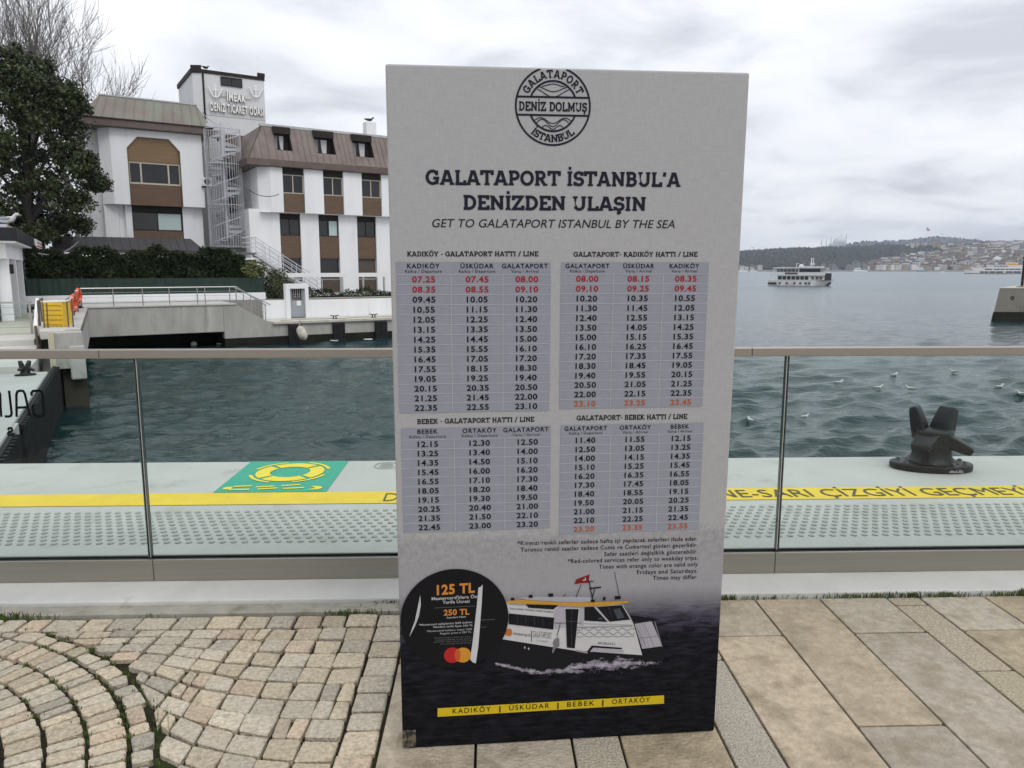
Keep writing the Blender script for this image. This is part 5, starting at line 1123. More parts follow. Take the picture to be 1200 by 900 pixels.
for u in (252, 299):
    q_ = TW.sz(u, 109); mb = MB()
    # an anchor in a ring with small wings
    a, z = q_[0], q_[1]
    mb.tube([trn(a, z - .34), trn(a, z + .36)], .05, 6); mb.tube([trn(a - .18, z + .18), trn(a + .18, z + .18)], .04, 6)
    mb.tube([trn(a + .27 * math.cos(t), z + .02 + .34 * math.sin(t)) for t in np.linspace(math.pi, 2 * math.pi, 12)], .055, 6); mb.torus(trn(a, z + .40), TW.n, .07, .025, 12, 6)
    for sg in (-1, 1): mb.tube([trn(a + sg * .30, z - .05), trn(a + sg * .42, z + .22), trn(a + sg * .52, z + .30)], .05, 6)
    mb.build('anchor_emblem', letters_m, tw)
# brown stair panel, dark box, AC unit
SP = Plane(TW.pt(0, -1.2, 0), e1)
mb = MB(); a, b = SP.sz(268, 160)[0], SP.sz(291, 160)[0]; SP.box(mb, a, b, .6, 1.19, -.3, SP.sz(280, 157)[1]); mb.build('stair_panel', wood_brown, off)
mb = MB(); SP.box(mb, b + .002, b + .55, .3, 1.19, -.3, 9.6); mb.build('dark_slot', dark_frame, off)
mb = MB(); a2, b2 = SP.sz(246, 160)[0], SP.sz(263, 160)[0]; SP.box(mb, a2, b2, .4, 1.19, -.3, SP.sz(255, 150)[1]); SP.box(mb, b2 - .15, b2 + .12, .2, .39, SP.sz(255, 156)[1], SP.sz(255, 149)[1]); mb.build('stair_door_wall', mat('pale_grey_panel', (.50, .51, .52), .7, .08, 1.5), off)
acp = D(243, 213, 51.5); ac = thing('air_conditioner', 'small wall-mounted air conditioner between the left block and the spiral stair', 'air conditioner', acp)
mb = MB(); mb.boxv(acp + e1 * -.3 + upoff(-.28), e1 * .6, e2 * .3, upoff(.56)); mb.build('casing', white_paint, ac, bevel=.02)
mb = MB(); mb.lathe((0, 0, 0), [(.2, 0), (.2, .02), (.05, .03)], 20); mb.v = [tuple(acp + e1 * (x) + upoff(y) - e2 * (.002 + z)) for x, y, z in mb.v]; mb.build('fan_grille', dark_frame, ac)
mb = MB(); mb.boxv(acp + e1 * -.35 + upoff(-.36), e1 * .7, e2 * .35, upoff(.06)); mb.build('bracket', dark_frame, ac)
# spiral stair in a cage of white bars
SC = pl_at(269, 51.6).pt(0, 0, 0); zsb, zst = .9, TW.sz(270, 163)[1] * .93
st_ = thing('spiral_staircase', 'white steel spiral fire stair in a cage of vertical bars beside the tower', 'staircase', SC)
st_m = mat('white_stair_steel', (.50, .51, .54), .5, .08, 4)
zlow = 3.0
mb = MB(); mb.tube([SC + upoff(zlow), SC + upoff(11.1)], .11, 10); mb.build('column', st_m, st_)
nst = 44
mb = MB()
for k in range(nst):
    a = R_(205) + k * R_(25); z = zlow + .1 + k * (8.0 - .2) / nst; d0, d1 = np.array([math.cos(a), math.sin(a), 0]), np.array([math.cos(a + R_(27)), math.sin(a + R_(27)), 0])
    mb.prism([SC + d0 * .1 + upoff(z), SC + d0 * 1.06 + upoff(z), SC + d1 * 1.06 + upoff(z), SC + d1 * .1 + upoff(z)], (0, 0, .04))
    if k % 2: mb.prism([SC + d1 * .12 + upoff(z + .04), SC + d1 * 1.05 + upoff(z + .04), SC + d1 * 1.05 + upoff(z + .2), SC + d1 * .12 + upoff(z + .2)], d0 * .012)
mb.build('steps', st_m, st_)
mb = MB(); mb.tube([SC + np.array([1.08 * math.cos(t), 1.08 * math.sin(t), zlow + 1.1 + (t - R_(205)) / R_(25) * 7.8 / nst]) for t in np.linspace(R_(205), R_(205) + 43 * R_(25), 150)], .03, 6); mb.build('handrail', st_m, st_)
mb = MB(); mb.tube([SC + np.array([1.08 * math.cos(t), 1.08 * math.sin(t), zlow + .12 + (t - R_(205)) / R_(25) * 7.8 / nst]) for t in np.linspace(R_(205), R_(205) + 43 * R_(25), 150)], .03, 6); mb.build('stringer', st_m, st_)
for k in range(40):
    a = 2 * math.pi * k / 40; mb = MB(); q_ = SC + np.array([1.12 * math.cos(a), 1.12 * math.sin(a), 0]); mb.tube([q_ + upoff(zlow + .1), q_ + upoff(10.7 + .25 * math.sin(a))], .017, 5); mb.build('cage_bar', st_m, st_)
for z in (zlow + .12, 5.8, 8.4, 10.6): mb = MB(); mb.torus(SC + upoff(z), (0, 0, 1), 1.12, .022, 32, 6); mb.build('hoop', st_m, st_)
mb = MB(); mb.lathe(SC + upoff(zlow), [(1.25, 0), (1.25, .08)], 28); mb.build('platform', mat('dark_platform', (.12, .12, .12), .7), st_)
for k in range(5): mb = MB(); q_ = SC + np.array([1.0 * math.cos(k * 1.257), 1.0 * math.sin(k * 1.257), 0]); mb.tube([q_ + upoff(-.2), q_ + upoff(zlow)], .06, 6); mb.build('leg', st_m, st_)
# straight stair with rails coming down to the terrace
FP = Plane(RW.pt(0, -1.6, 0), e1)
fs0, fz0 = FP.sz(300, 296); fs1, fz1 = FP.sz(378, 346)
fl = thing('straight_staircase', 'white straight steel stair with rails descending in front of the office wing', 'staircase', FP.pt(fs0, 0, 0))
n_ = 15
mb = MB()
for k in range(n_): a = fs0 + (fs1 - fs0) * k / n_; z = fz0 + (fz1 - fz0) * k / n_; FP.box(mb, a, a + (fs1 - fs0) / n_ * .9, 0, 1.0, z - .05, z)
mb.build('steps', st_m, fl)
for o in (-.03, 1.03): mb = MB(); mb.prism([FP.pt(fs0, o, fz0 - .02), FP.pt(fs1, o, fz1 - .02), FP.pt(fs1, o, fz1 - .22), FP.pt(fs0, o, fz0 - .22)], FP.n * .03); mb.build('stringer', st_m, fl)
for o in (-.02, 1.02):
    for h in (.35, .62, .95): mb = MB(); mb.tube([FP.pt(fs0 - .6, o, fz0 + h), FP.pt(fs0, o, fz0 + h), FP.pt(fs1, o, fz1 + h)], .02 if h < .9 else .028, 5); mb.build('rail', st_m, fl)
    for k in range(6): a = fs0 + (fs1 - fs0) * k / 5; z = fz0 + (fz1 - fz0) * k / 5; mb = MB(); mb.tube([FP.pt(a, o, z), FP.pt(a, o, z + .95)], .024, 5); mb.build('baluster', st_m, fl)
mb = MB(); FP.box(mb, fs0 - 1.6, fs0, -.05, 1.05, fz0 - .12, fz0); mb.build('landing', mat('dark_platform', (.12, .12, .12), .7), fl)
# porch under the landing
ps0, ps1 = FP.sz(284, 310)[0], FP.sz(303, 310)[0]; pz = FP.sz(290, 302)[1]
po = thing('entrance_porch', 'small white entrance porch under the stair landing', 'porch', FP.pt((ps0 + ps1) / 2, .6, 0))
mb = MB(); FP.box(mb, ps0, ps1 + .1, .1, 1.5, pz - .12, pz); FP.box(mb, ps1 - .1, ps1 + .1, .1, 1.5, -.1, pz - .121); FP.box(mb, ps0, ps0 + .1, .1, 1.5, -.1, pz - .121); mb.build('frame', white_paint, po)
mb = MB(); FP.box(mb, ps0 + .101, ps1 - .101, .3, .34, -.1, pz - .122); mb.build('glass_front', glass_dark, po)
# dark sheet roof in front of the left block
AP = Plane(LB.pt(0, -3.2, 0), e1)
aw0, aw1 = AP.sz(62, 285)[0], AP.sz(240, 285)[0]; az0, az1 = AP.sz(160, 293)[1], AP.sz(160, 277.5)[1]
aw = thing('terrace_roof', 'dark seamed metal terrace roof in front of the left office block', 'roof', AP.pt(0, 0, az0))
dkroof = mat('dark_seam_metal', (.045, .043, .045), .5, .15, 1.5)
mb = MB(); A = [AP.pt(aw0, 0, az0), AP.pt(aw1, 0, az0), AP.pt(aw1 - .6, 1.3, az1), AP.pt(aw0, 1.3, az1), AP.pt(aw1, 3.0, az0), AP.pt(aw1 - .6, 2.4, az1), AP.pt(aw0, 3, az0), AP.pt(aw0, 2.4, az1)]
mb.add(A, [(0, 1, 2, 3), (1, 4, 5, 2), (3, 2, 5, 7), (0, 3, 7, 6), (4, 6, 7, 5)])
k = aw0 + .4
while k < aw1 - .6: p, q_ = AP.pt(k, -.01, az0 + .01), AP.pt(k, 1.29, az1 + .01); mb.boxv(p, AP.e * .03, (-AP.n * .6 + upoff(.8)) * .03, q_ - p); k += .45
mb.build('roof_sheet', dkroof, aw)
mb = MB(); AP.box(mb, aw0, aw1, .02, .10, az0 - .18, az0 - .004); mb.build('gutter', dkroof, aw)
for k in range(5): a = aw0 + .4 + (aw1 - aw0 - .8) * k / 4; mb = MB(); AP.box(mb, a - .06, a + .06, .12, .24, -.1, az0 - .005); mb.build('post', dark_frame, aw)
# thin cable between the stair and the wing
mb = MB(); q0, q1 = D(291, 222, 49.5), D(327, 227.5, 49.6); mb.tube([q0 + (q1 - q0) * t - upoff(1.1 * (t - t * t)) for t in np.linspace(0, 1, 14)], .022, 5); tag(mb.build('loose_cable', dark_frame), 'loose dark cable sagging across the corner of the office wing', 'cable')
mb = MB(); q0, q1 = D(45, 297, 34), D(92, 283, 44); mb.tube([q0 + (q1 - q0) * t - upoff(1.2 * (t - t * t)) for t in np.linspace(0, 1, 14)], .03, 5); tag(mb.build('overhead_cable', mat('grey_cable', (.22, .22, .21), .7)), 'grey cable strung from the kiosk roof towards the tree', 'cable')

# --- kiosk with white fins
kd = ray(106, 316); kd = unit([kd[0], kd[1], 0]); kn = np.array([-kd[1], kd[0], 0])
KC = D(19, 270, 28); KC = np.array([KC[0], KC[1], 0]); ztop, zsof, zfl = 3.10, 2.62, -.32
KP = Plane(KC, kd)          # s runs away from the camera along the long side, o into the kiosk (to the left)
kio = thing('ticket_kiosk', 'white kiosk with vertical fins under a dark flat roof at the left edge', 'kiosk', KC)
KE = KP.sz(44.5, 316, .4)[0]; KL = KP.sz(56, 316)[0]
mb = MB(); KP.box(mb, 0, KL, 0, 6.5, zsof + .002, ztop); mb.build('roof', mat('dark_navy_fascia', (.012, .013, .018), .5, .15, 2, spec=.3), kio, bevel=.03)
mb = MB(); KP.box(mb, .3, KL - .3, .3, 6.2, ztop + .002, ztop + .12); mb.build('roof_lining', mat('pale_roof_sheet', (.55, .57, .62), .5), kio)
mb = MB(); KP.box(mb, .06, KL - .06, .06, 6.4, zsof - .06, zsof); mb.build('soffit', white_wall, kio)
mb = MB(); KP.box(mb, 0.6, KE, .42, .95, zsof - .62, zsof - .062); mb.build('lintel', white_wall, kio)
mb = MB(); KP.box(mb, .8, KE - .1, .80, 6.0, zfl, zsof - .07); mb.build('glazed_wall', mat('kiosk_glass', (.02, .021, .024), .2, .3, 1, spec=.3), kio)
fin_u = [-14, -6, 2.5, 11, 19, 26.5, 33, 39, 43.6]; fin_s = [KP.sz(u, 316, .4)[0] for u in fin_u]
for a in fin_s:
    if a > .5: mb = MB(); KP.box(mb, a, a + .24, .40, .79, zfl, zsof - .622); mb.build('fin', white_wall, kio, bevel=.01)
for a in (fin_s[3], fin_s[6]):
    mb = MB(); KP.box(mb, a + .06, a + .24, .28, .398, 1.45, 1.8); mb.build('wall_lamp', dark_frame, kio)
sg = thing('kiosk_sign', 'small white sign with red stripes on the kiosk fascia', 'sign', KP.pt(7.6, -.06, 2.85))
s0, s1 = KP.sz(40.5, 285)[0], KP.sz(47.5, 285)[0]; mb = MB(); KP.box(mb, s0, s1, -.05, -.004, zsof + .0, ztop - .05); mb.build('panel', white_paint, sg)
mb = MB(); KP.box(mb, s0 + (s1 - s0) * .25, s1 - .1, -.056, -.051, zsof + .10, zsof + .17); KP.box(mb, s0 + (s1 - s0) * .25, s1 - .1, -.056, -.051, zsof + .26, zsof + .33); mb.build('stripe', mat('sign_red', (.45, .03, .05), .5), sg)
# lower quay on the left with fenders, steps, glass balustrade
ZQ = -.8
E0, E1 = G(0, 520, ZQ), G(55, 437, ZQ); qd = unit([(E1 - E0)[0], (E1 - E0)[1], 0]); LQ = Plane(E0, qd)
LLQ = float(np.linalg.norm((E1 - E0)[:2]))
mb = MB(); LQ.box(mb, -4.2, LLQ + .3, 0, 14, -4, ZQ); struct(mb.build('lower_quay', mat('quay_slabs', (.42, .425, .405), .8, .1, .7, stain=((.30, .30, .28), .9, .62, .85)), bevel=.02))
fwl = thing('fender_wall', 'ribbed black rubber fender wall along the left quay edge', 'fender', LQ.pt(2, -.2, -2))
for s0, s1 in ((-4.2, 1.05), (1.75, LLQ + 3.2)):
    mb = MB(); LQ.box(mb, s0, s1, -.07, -.002, -3, ZQ - .05); mb.build('backing', rubber, fwl)
    mb = MB(); k = s0 + .05
    while k < s1 - .1: mb.tube([LQ.pt(k + .06, -.075, -3), LQ.pt(k + .06, -.085, ZQ - .07)], .06, 6); k += .24
    mb.build('rib', rubber, fwl)
mb = MB(); LQ.box(mb, 1.08, 1.72, -.05, -.001, -3, ZQ - .02); tag(mb.build('wall_pier', concrete), 'bare concrete strip between two ribbed fenders on the left quay', 'wall')
Bp = G(30, 440, ZQ); bollard(Bp, R_(30), 'small dark mooring bollard at the foot of the steps on the left quay', .68)
stp = thing('quay_steps', 'three broad white stone steps up to the kiosk terrace', 'steps', LQ.pt(LLQ + .2, 4, ZQ))
stone_w = mat('white_stone_step', (.50, .49, .455), .8, .08, 2)
s_e = LLQ + .3
for k in range(3): mb = MB(); LQ.box(mb, s_e + 1.9 * k, s_e + 1.9 * (k + 1) + .05 if k < 2 else s_e + 5.9, (.32, .42, .55)[k], 13, -4, ZQ + .16 * (k + 1) - (.002 * k)); mb.build('step', stone_w, stp, bevel=.01)
mb = MB(); LQ.box(mb, s_e + 5.902, 60, .62, 30, -4, ZQ + .478); struct(mb.build('kiosk_terrace', mat('terrace_beige', (.46, .43, .36), .8, .1, 1)))
bal = thing('terrace_balustrade', 'glass balustrade with steel posts at the top of the steps', 'balustrade', LQ.pt(s_e + 6.2, 5, ZQ + .48))
zb0 = ZQ + .48
BLP = Plane(LQ.pt(s_e + 6.1, 0, 0), LQ.n)
mb = MB(); BLP.box(mb, .7, 12, 0, .05, zb0 + .92, zb0 + .97); mb.build('top_rail', steel, bal)
for k in range(6): mb = MB(); BLP.box(mb, .75 + 1.9 * k, .81 + 1.9 * k, .0, .06, zb0, zb0 + .918); mb.build('post', steel, bal)
for k in range(5): mb = MB(); BLP.box(mb, .85 + 1.9 * k, 2.60 + 1.9 * k, .02, .032, zb0 + .08, zb0 + .88); mb.build('glass_pane', glass_m, bal)
for k in range(4): mb = MB(); z = zb0 + .2 + .2 * k; mb.tube([BLP.pt(.78, .045, z), BLP.pt(12, .045, z)], .008, 5); mb.build('wire', steel, bal)
hr = thing('stair_handrail', 'white inclined handrail at the right side of the broad steps', 'handrail', LQ.pt(s_e + 3, 1.3, ZQ))
mb = MB(); mb.tube([D(43.5, 351, 24), D(41.5, 383, 20.5)], .05, 8); mb.build('top_rail', white_paint, hr)
for (u, v0, v1, dd) in ((41.5, 382, 407, 20.5), (44.5, 352, 402, 22), (47.5, 350, 388, 24)): mb = MB(); mb.tube([D(u, v0, dd), D(u + 4, v1 + 6, dd)], .035, 6); mb.build('post', mat('brown_steel', (.10, .075, .06), .5), hr)
# bridge pier and return wall
pr = thing('bridge_pier', 'weathered concrete pier head where the footbridge meets the left quay', 'pier', D(78, 440, 20))
q_ = D(62, 390, 19.6); w_ = D(92, 390, 19.6) - q_
mb = MB(); mb.boxv(q_ + upoff(-.95), e1 * np.linalg.norm(w_) * 1.02, e2 * 3, upoff(.95)); mb.build('pier_head', concrete, pr, bevel=.02)
mb = MB(); mb.boxv(q_ + e1 * .32 - e2 * .02 + upoff(-1.25), e1 * .36, e2 * 1.0, upoff(.9)); mb.build('hanging_slab', concrete_pale, pr, bevel=.04)
mb = MB(); mb.boxv(q_ + e1 * .15 + e2 * .3 + upoff(-3), e1 * .55, e2 * 2.2, upoff(2.04)); mb.build('foundation', mat('brown_footing', (.05, .042, .03), .8, .3, 2), pr)
mb = MB(); mb.boxv(q_ - e1 * .12 - e2 * .1 + upoff(-1.0), e1 * .13, e2 * .12, upoff(1.02)); mb.build('yellowed_post', mat('yellowed_paint', (.50, .46, .33), .7, .1, 3), pr)
A = D(102.5, 361, 33); B = D(94, 386, 20.2); dv = B - A; nrm = unit(cr3(dv, [0, 0, 1]))
mb = MB(); mb.prism([A, B, B + upoff(-1.1), A + upoff(-1.25)], nrm * .35); tag(mb.build('return_wall', concrete), 'narrow concrete side wall running back from the pier to the footbridge', 'wall')
mb = MB(); mb.prism([A + upoff(-.02), B + upoff(-.02), B + upoff(-.02) + e1 * -.9, A + e1 * -2.0 + upoff(-.02)], (0, 0, -.2)); struct(mb.build('bridge_path', concrete_pale))
rr2 = thing('side_railing', 'steel railing with orange life rings running back to the footbridge corner', 'railing', B)
tp = [D(94, 338.5, 33), D(85, 345.5, 27), D(76, 353, 23)]; mb = MB(); mb.tube(tp, .03, 6); mb.build('top_rail', steel, rr2)
for t_ in tp + [D(89.5, 342, 29.6), D(80.5, 349.3, 25)]: mb = MB(); mb.tube([t_, t_ - upoff(.95)], .025, 6); mb.build('post', mat('brown_steel', (.10, .075, .06), .5), rr2)
for h in (.3, .6): mb = MB(); mb.tube([p - upoff(h) for p in tp], .01, 5); mb.build('wire', steel, rr2)
for u, v, dd, lb in ((86.0, 355.5, 24.6, 'orange life ring, the nearer and lower one on the side railing'), (91.8, 346.5, 29.5, 'orange life ring, the farther one at the footbridge corner')):
    P0 = D(u, v, dd); t = thing('life_ring', lb, 'life ring', P0, 'life rings on the side railing')
    ax = unit(np.array([.86, .50, 0]) * .95 + np.array([.50, -.86, 0]) * .30); Rr = .235
    mb = MB(); mb.torus(P0, ax, Rr, .065, 32, 10); mb.build('ring', orange_ring, t, smooth=True)
    for k in range(4):
        mb = MB(); xx = unit(cr3(ax, [0, 0, 1])); a = k * math.pi / 2 + .78; d_ = xx * math.cos(a) + np.array([0, 0, 1]) * math.sin(a); d2 = -xx * math.sin(a) + np.array([0, 0, 1]) * math.cos(a); cc = P0 + d_ * Rr; mb.tube([cc - d2 * .012, cc + d2 * .012], .067, 10); mb.build('white_band', white_paint, t)
# yellow cabinet and its railing
yb = thing('yellow_cabinet', 'yellow louvred cabinet on a low trestle beside the steps', 'cabinet', D(64, 388, 21.5))
y0, y1 = D(51, 386, 21.5), D(75, 386, 21.5); zlo, zhi = D(63, 383, 21.5)[2], D(63, 354, 21.5)[2]
q_ = np.array([y0[0], y0[1], zlo]); wv = np.array([y1[0] - y0[0], y1[1] - y0[1], 0])
mb = MB(); mb.boxv(q_, wv, np.array([0, .45, 0]), upoff(zhi - zlo)); cb = mb.build('body', yellow_box, yb, bevel=.015)
mb = MB()
for k in range(5): mb.boxv(q_ + upoff((zhi - zlo) * (k + .4) / 5.2) + np.array([0, -.012, 0]) + wv * .04, wv * .92, np.array([0, .01, 0]), upoff(.02))
mb.build('louvre', mat('dark_yellow', (.35, .22, .015), .6), cb)
mb = MB(); mb.boxv(q_ + upoff(zhi - zlo + .002) - wv * .03, wv * 1.06, np.array([0, .47, 0]), upoff(.035)); mb.build('lid', mat('pale_cream', (.6, .55, .4), .6), yb)
for t in (.05, .35, .65, .92): mb = MB(); mb.tube([q_ + wv * t + upoff(0), q_ + wv * (t + rnd.uniform(-.15, .15)) - upoff(.22)], .025, 5); mb.build('leg', rubber, yb)
fr_ = thing('cabinet_railing', 'thin dark posts with a white rail around the yellow cabinet', 'railing', y0)
for (u, v0, v1) in ((49.5, 349, 392), (54.5, 355, 402), (78, 353, 392), (83.5, 350, 390)): mb = MB(); mb.tube([D(u, v0, 21.1), D(u + 3, v1, 21.1)], .018, 6); mb.build('post', mat('brown_steel', (.10, .075, .06), .5), fr_)
mb = MB(); mb.tube([D(49.5, 353.5, 21.1), D(78, 353, 21.1), D(83.5, 350, 21.1)], .02, 6); mb.build('top_rail', white_paint, fr_)
# bits of litter floating by the far wall
for i, (u, v, s, lb) in enumerate(((227, 403.6, .20, 'round white float drifting in the dark bridge opening'), (265, 403, .32, 'flat white board of litter floating left of the quay wall'), (361, 399.5, .14, 'white scrap floating just below the hanging sausage buoy'), (391, 399.4, .15, 'white scrap floating below the middle fender'), (424, 397, .12, 'small white scrap floating left of its neighbour by the third fender'), (431, 398, .16, 'larger white scrap floating beside the third fender'))):
    p = G(u, v, WZ + .03); mb = MB(); n = 9; r_ = [rnd.uniform(.7, 1.2) for _ in range(n)]
    if i == 0: mb.lathe(p, [(.02, -.1), (.12, -.06), (.16, .02), (.12, .10), (.03, .15)], 16)
    else: mb.prism([p + np.array([s * 1.5 * r_[k] * math.cos(6.283 * k / n), s * .7 * r_[k] * math.sin(6.283 * k / n), 0]) for k in range(n)], (0, 0, .04))
    tag(mb.build('floating_litter', white_paint, smooth=(i == 0)), lb, 'litter', 'litter floating at the far wall')

# --- trees
def evergreen():
    base = D(45, 345, 44); t = thing('evergreen_tree', 'big dark broad-leaved evergreen tree behind the kiosk', 'tree', base)
    mb = MB(); r = np.random.RandomState(5)
    blobs = [(8, 78, 26), (36, 88, 22), (62, 108, 22), (84, 112, 16), (22, 120, 30), (52, 140, 28), (82, 146, 20), (8, 165, 28), (40, 180, 30), (78, 182, 20), (98, 200, 17), (112, 212, 12), (20, 215, 26), (55, 222, 26), (85, 235, 22), (35, 252, 22), (66, 262, 20), (92, 262, 12), (10, 262, 22), (-20, 110, 32), (-30, 180, 36), (-20, 240, 30), (-60, 140, 36), (-60, 210, 36), (48, 275, 16), (30, 285, 18), (20, 66, 12), (118, 216, 8), (103, 187, 9), (95, 128, 8), (48, 78, 10)]
    for u, v, s in blobs:
        dd = 44 + r.uniform(-1.6, 1.6); c = D(u, v, dd); R0 = s * dd / 880
        for k in range(int(9 + s * 1.1)):
            d = unit(r.normal(size=3)); cc = c + d * R0 * r.uniform(.15, 1.0) * np.array([1, 1.15, 1]); leaves(mb, cc, np.array([.50, .50, .36]) * r.uniform(.6, 1.2), 62, .105, r, .15, .5, ((1, 1, 1), (1.2, 1.15, .8), (.75, .85, .9), (1.4, 1.3, 1.0)))
    mb.build('crown', leaf_m, t, colors=True)
    mb = MB(); mb.tube([base, base + np.array([.1, 0, 2.5]), base + np.array([-.1, 0, 5]), base + np.array([.2, 0, 8])], [.30, .25, .18, .10], 9)
    for u, v, s in blobs[::2]:
        c = D(u, v, 44); h0 = base + np.array([0, 0, max(2, min(7.5, (c[2] - base[2]) * .6))]); mb.tube([h0, (h0 + c) / 2 + upoff(.3), c], [.13, .08, .03], 5)
    mb.build('trunk', mat('dark_bark', (.022, .018, .014), .9, .3, 3), t)
evergreen()
def bare_tree(base, h, spread, seed, label, lean=(0, 0)):
    t = thing('bare_tree', label, 'tree', base); r = random.Random(seed); tr = MB(); br = MB()
    def grow(p, d, ln, rad, lev):
        n = 5 if lev < 2 else 4; pts = [np.array(p)]; rs_ = [rad]; dd = np.array(d)
        for k in range(n):
            dd = unit(dd + np.array([r.gauss(0, .10), r.gauss(0, .10), .05 + r.gauss(0, .05)])); pts.append(pts[-1] + dd * ln / n); rs_.append(rad * (1 - .55 * (k + 1) / n))
        (tr if lev == 0 else br).tube(pts, rs_, 8 if lev == 0 else (5 if lev < 3 else 3), cap=False)
        if lev >= 5: return
        kids = [4, 5, 5, 4, 3][lev]
        for k in range(kids):
            i = n if k == 0 else r.randint(max(1, n // 2) if lev == 0 else 1, n); a = r.uniform(0, 6.28); sp_ = (r.uniform(.25, .6) if k else r.uniform(.05, .25)) * spread
            x = unit(cr3(dd, [r.gauss(0, 1), r.gauss(0, 1), .1])); y = cr3(dd, x); nd = unit(dd + (x * math.cos(a) + y * math.sin(a)) * sp_ + np.array([0, 0, .10]))
            grow(pts[i], nd, ln * r.uniform(.58, .80), max(.016, rs_[i] * r.uniform(.58, .75)), lev + 1)
    grow(base, unit((lean[0], lean[1], 1)), h * .36, h * .018, 0)
    tr.build('trunk', bark, t); br.build('branches', twig_m, t)
b1 = D(20, 250, 62); b1[2] = 0; bare_tree(b1, 27, 1.15, 4, 'tall leafless tree with fine twigs above the evergreen at the left edge')
b2 = D(85, 250, 60); b2[2] = 0; bare_tree(b2, 23, 1.35, 9, 'leafless tree spreading fine twigs behind the left office roof', (.03, 0))
b3 = D(-60, 250, 64); b3[2] = 0; bare_tree(b3, 22, 1.15, 21, 'leafless tree partly outside the left edge of the view')

# --- birds
gull_w = mat('gull_white', (.55, .55, .54), .7, .05, 10); gull_g = mat('gull_grey', (.28, .29, .31), .7, .1, 10); gull_b = mat('beak_yellow', (.5, .3, .04), .5); bird_d = mat('dark_plumage', (.03, .03, .033), .6, .2, 10)
def bird(loc, rz, label, sc=1.0, flying=False, dark=False, legs=False, group=None):
    t = thing('seagull' if not dark else 'dark_bird', label, 'bird', loc, group); t.rotation_euler = (0, 0, rz); t.scale = (sc,) * 3
    bm_, wm_ = (bird_d, bird_d) if dark else (gull_w, gull_g)
    mb = MB(); mb.tube([(-.25, 0, .075), (-.17, 0, .06), (-.08, 0, .05), (.0, 0, .05), (.08, 0, .065), (.115, 0, .10), (.135, 0, .135), (.16, 0, .155), (.19, 0, .155), (.21, 0, .150)], [.012, .035, .058, .066, .058, .040, .033, .034, .026, .008], 12); mb.build('body', bm_, t, local=True, smooth=True)
    mb = MB(); mb.tube([(.205, 0, .150), (.235, 0, .147), (.255, 0, .138)], [.010, .007, .002], 6); mb.build('beak', gull_b if not dark else bird_d, t, local=True)
    for sg in (-1, 1):
        mb = MB()
        if flying:
            for (x0, y0, z0, x1, y1, z1, c0_, c1_) in ((.02, .04, .07, .06, .26, .16, .14, .11), (.06, .26, .16, -.06, .56, .13, .11, .03)): mb.prism([(x0 + c0_ / 2, sg * y0, z0), (x1 + c1_ / 2, sg * y1, z1), (x1 - c1_ / 2, sg * y1, z1), (x0 - c0_ / 2, sg * y0, z0)], (0, 0, .012))
        else: mb.tube([(.07, sg * .045, .075), (.0, sg * .062, .078), (-.10, sg * .05, .078), (-.20, sg * .022, .085), (-.30, sg * .010, .095)], [.018, .032, .028, .015, .003], 8)
        mb.build('wing', wm_, t, local=True, smooth=not flying)
        if legs: mb = MB(); mb.tube([(.0, sg * .025, .0), (.0, sg * .025, -.075)], .006, 5); mb.box(-.01, .04, sg * .025 - .014, sg * .025 + .014, -.08, -.074); mb.build('leg', gull_b if not dark else bird_d, t, local=True)
    return t
gl_ = [(983, 450, .2, 'grey-backed gull floating nearest the handrail, left of the group over the bollard'), (1029, 456, .1, 'gull floating in the middle of the group behind the bollard'), (1067, 457, 2.6, 'gull facing left, floating directly above the bollard'), (1048, 441, .4, 'pale gull floating farther out above the bollard'), (1117, 437, 2.9, 'small far gull floating up and right of the bollard'), (879, 494, 1.7, 'gull floating close to the quay beside the board edge'), (943, 490, .3, 'tiny white gull floating just right of the glass joint'), (1171, 455, .2, 'pale gull floating right of the bollard towards the frame edge'), (1197, 463, 2.8, 'dark-winged gull floating at the right edge of the view')]
for u, v, rz, lb in gl_:
    p = G(u, v, WZ + .02); bird(p, rz, lb, .62 if v > 480 else .78, group='gulls floating on the water')
kp = KP.pt(.9, 1.1, ztop + .20); q_ = D(9, 262, 28.6); bird((q_[0], q_[1], ztop + .20), 0.2, 'white gull standing on the kiosk roof', 1.9, legs=True)
q_ = TW.pt(TW.sz(241, 78)[0], .0, zt0 + .31); bird(q_, 1.0, 'dark bird perched on the tower parapet', 1.3, dark=True, legs=True)
q_ = RW.pt(cs + .05, 1.6, RW.sz(443, 139)[1] + .10); bird(q_, .3, 'dark bird perched on the white chimney', 1.5, dark=True, legs=True)
q_ = D(882, 291, 200); bird(q_, .5, 'gull flying low over the far shore beside the board', 1.6, flying=True)
q_ = D(1104, 275, 230); bird(q_, 2.0, 'gull flying above the far hill beside the flag', 1.5, flying=True)

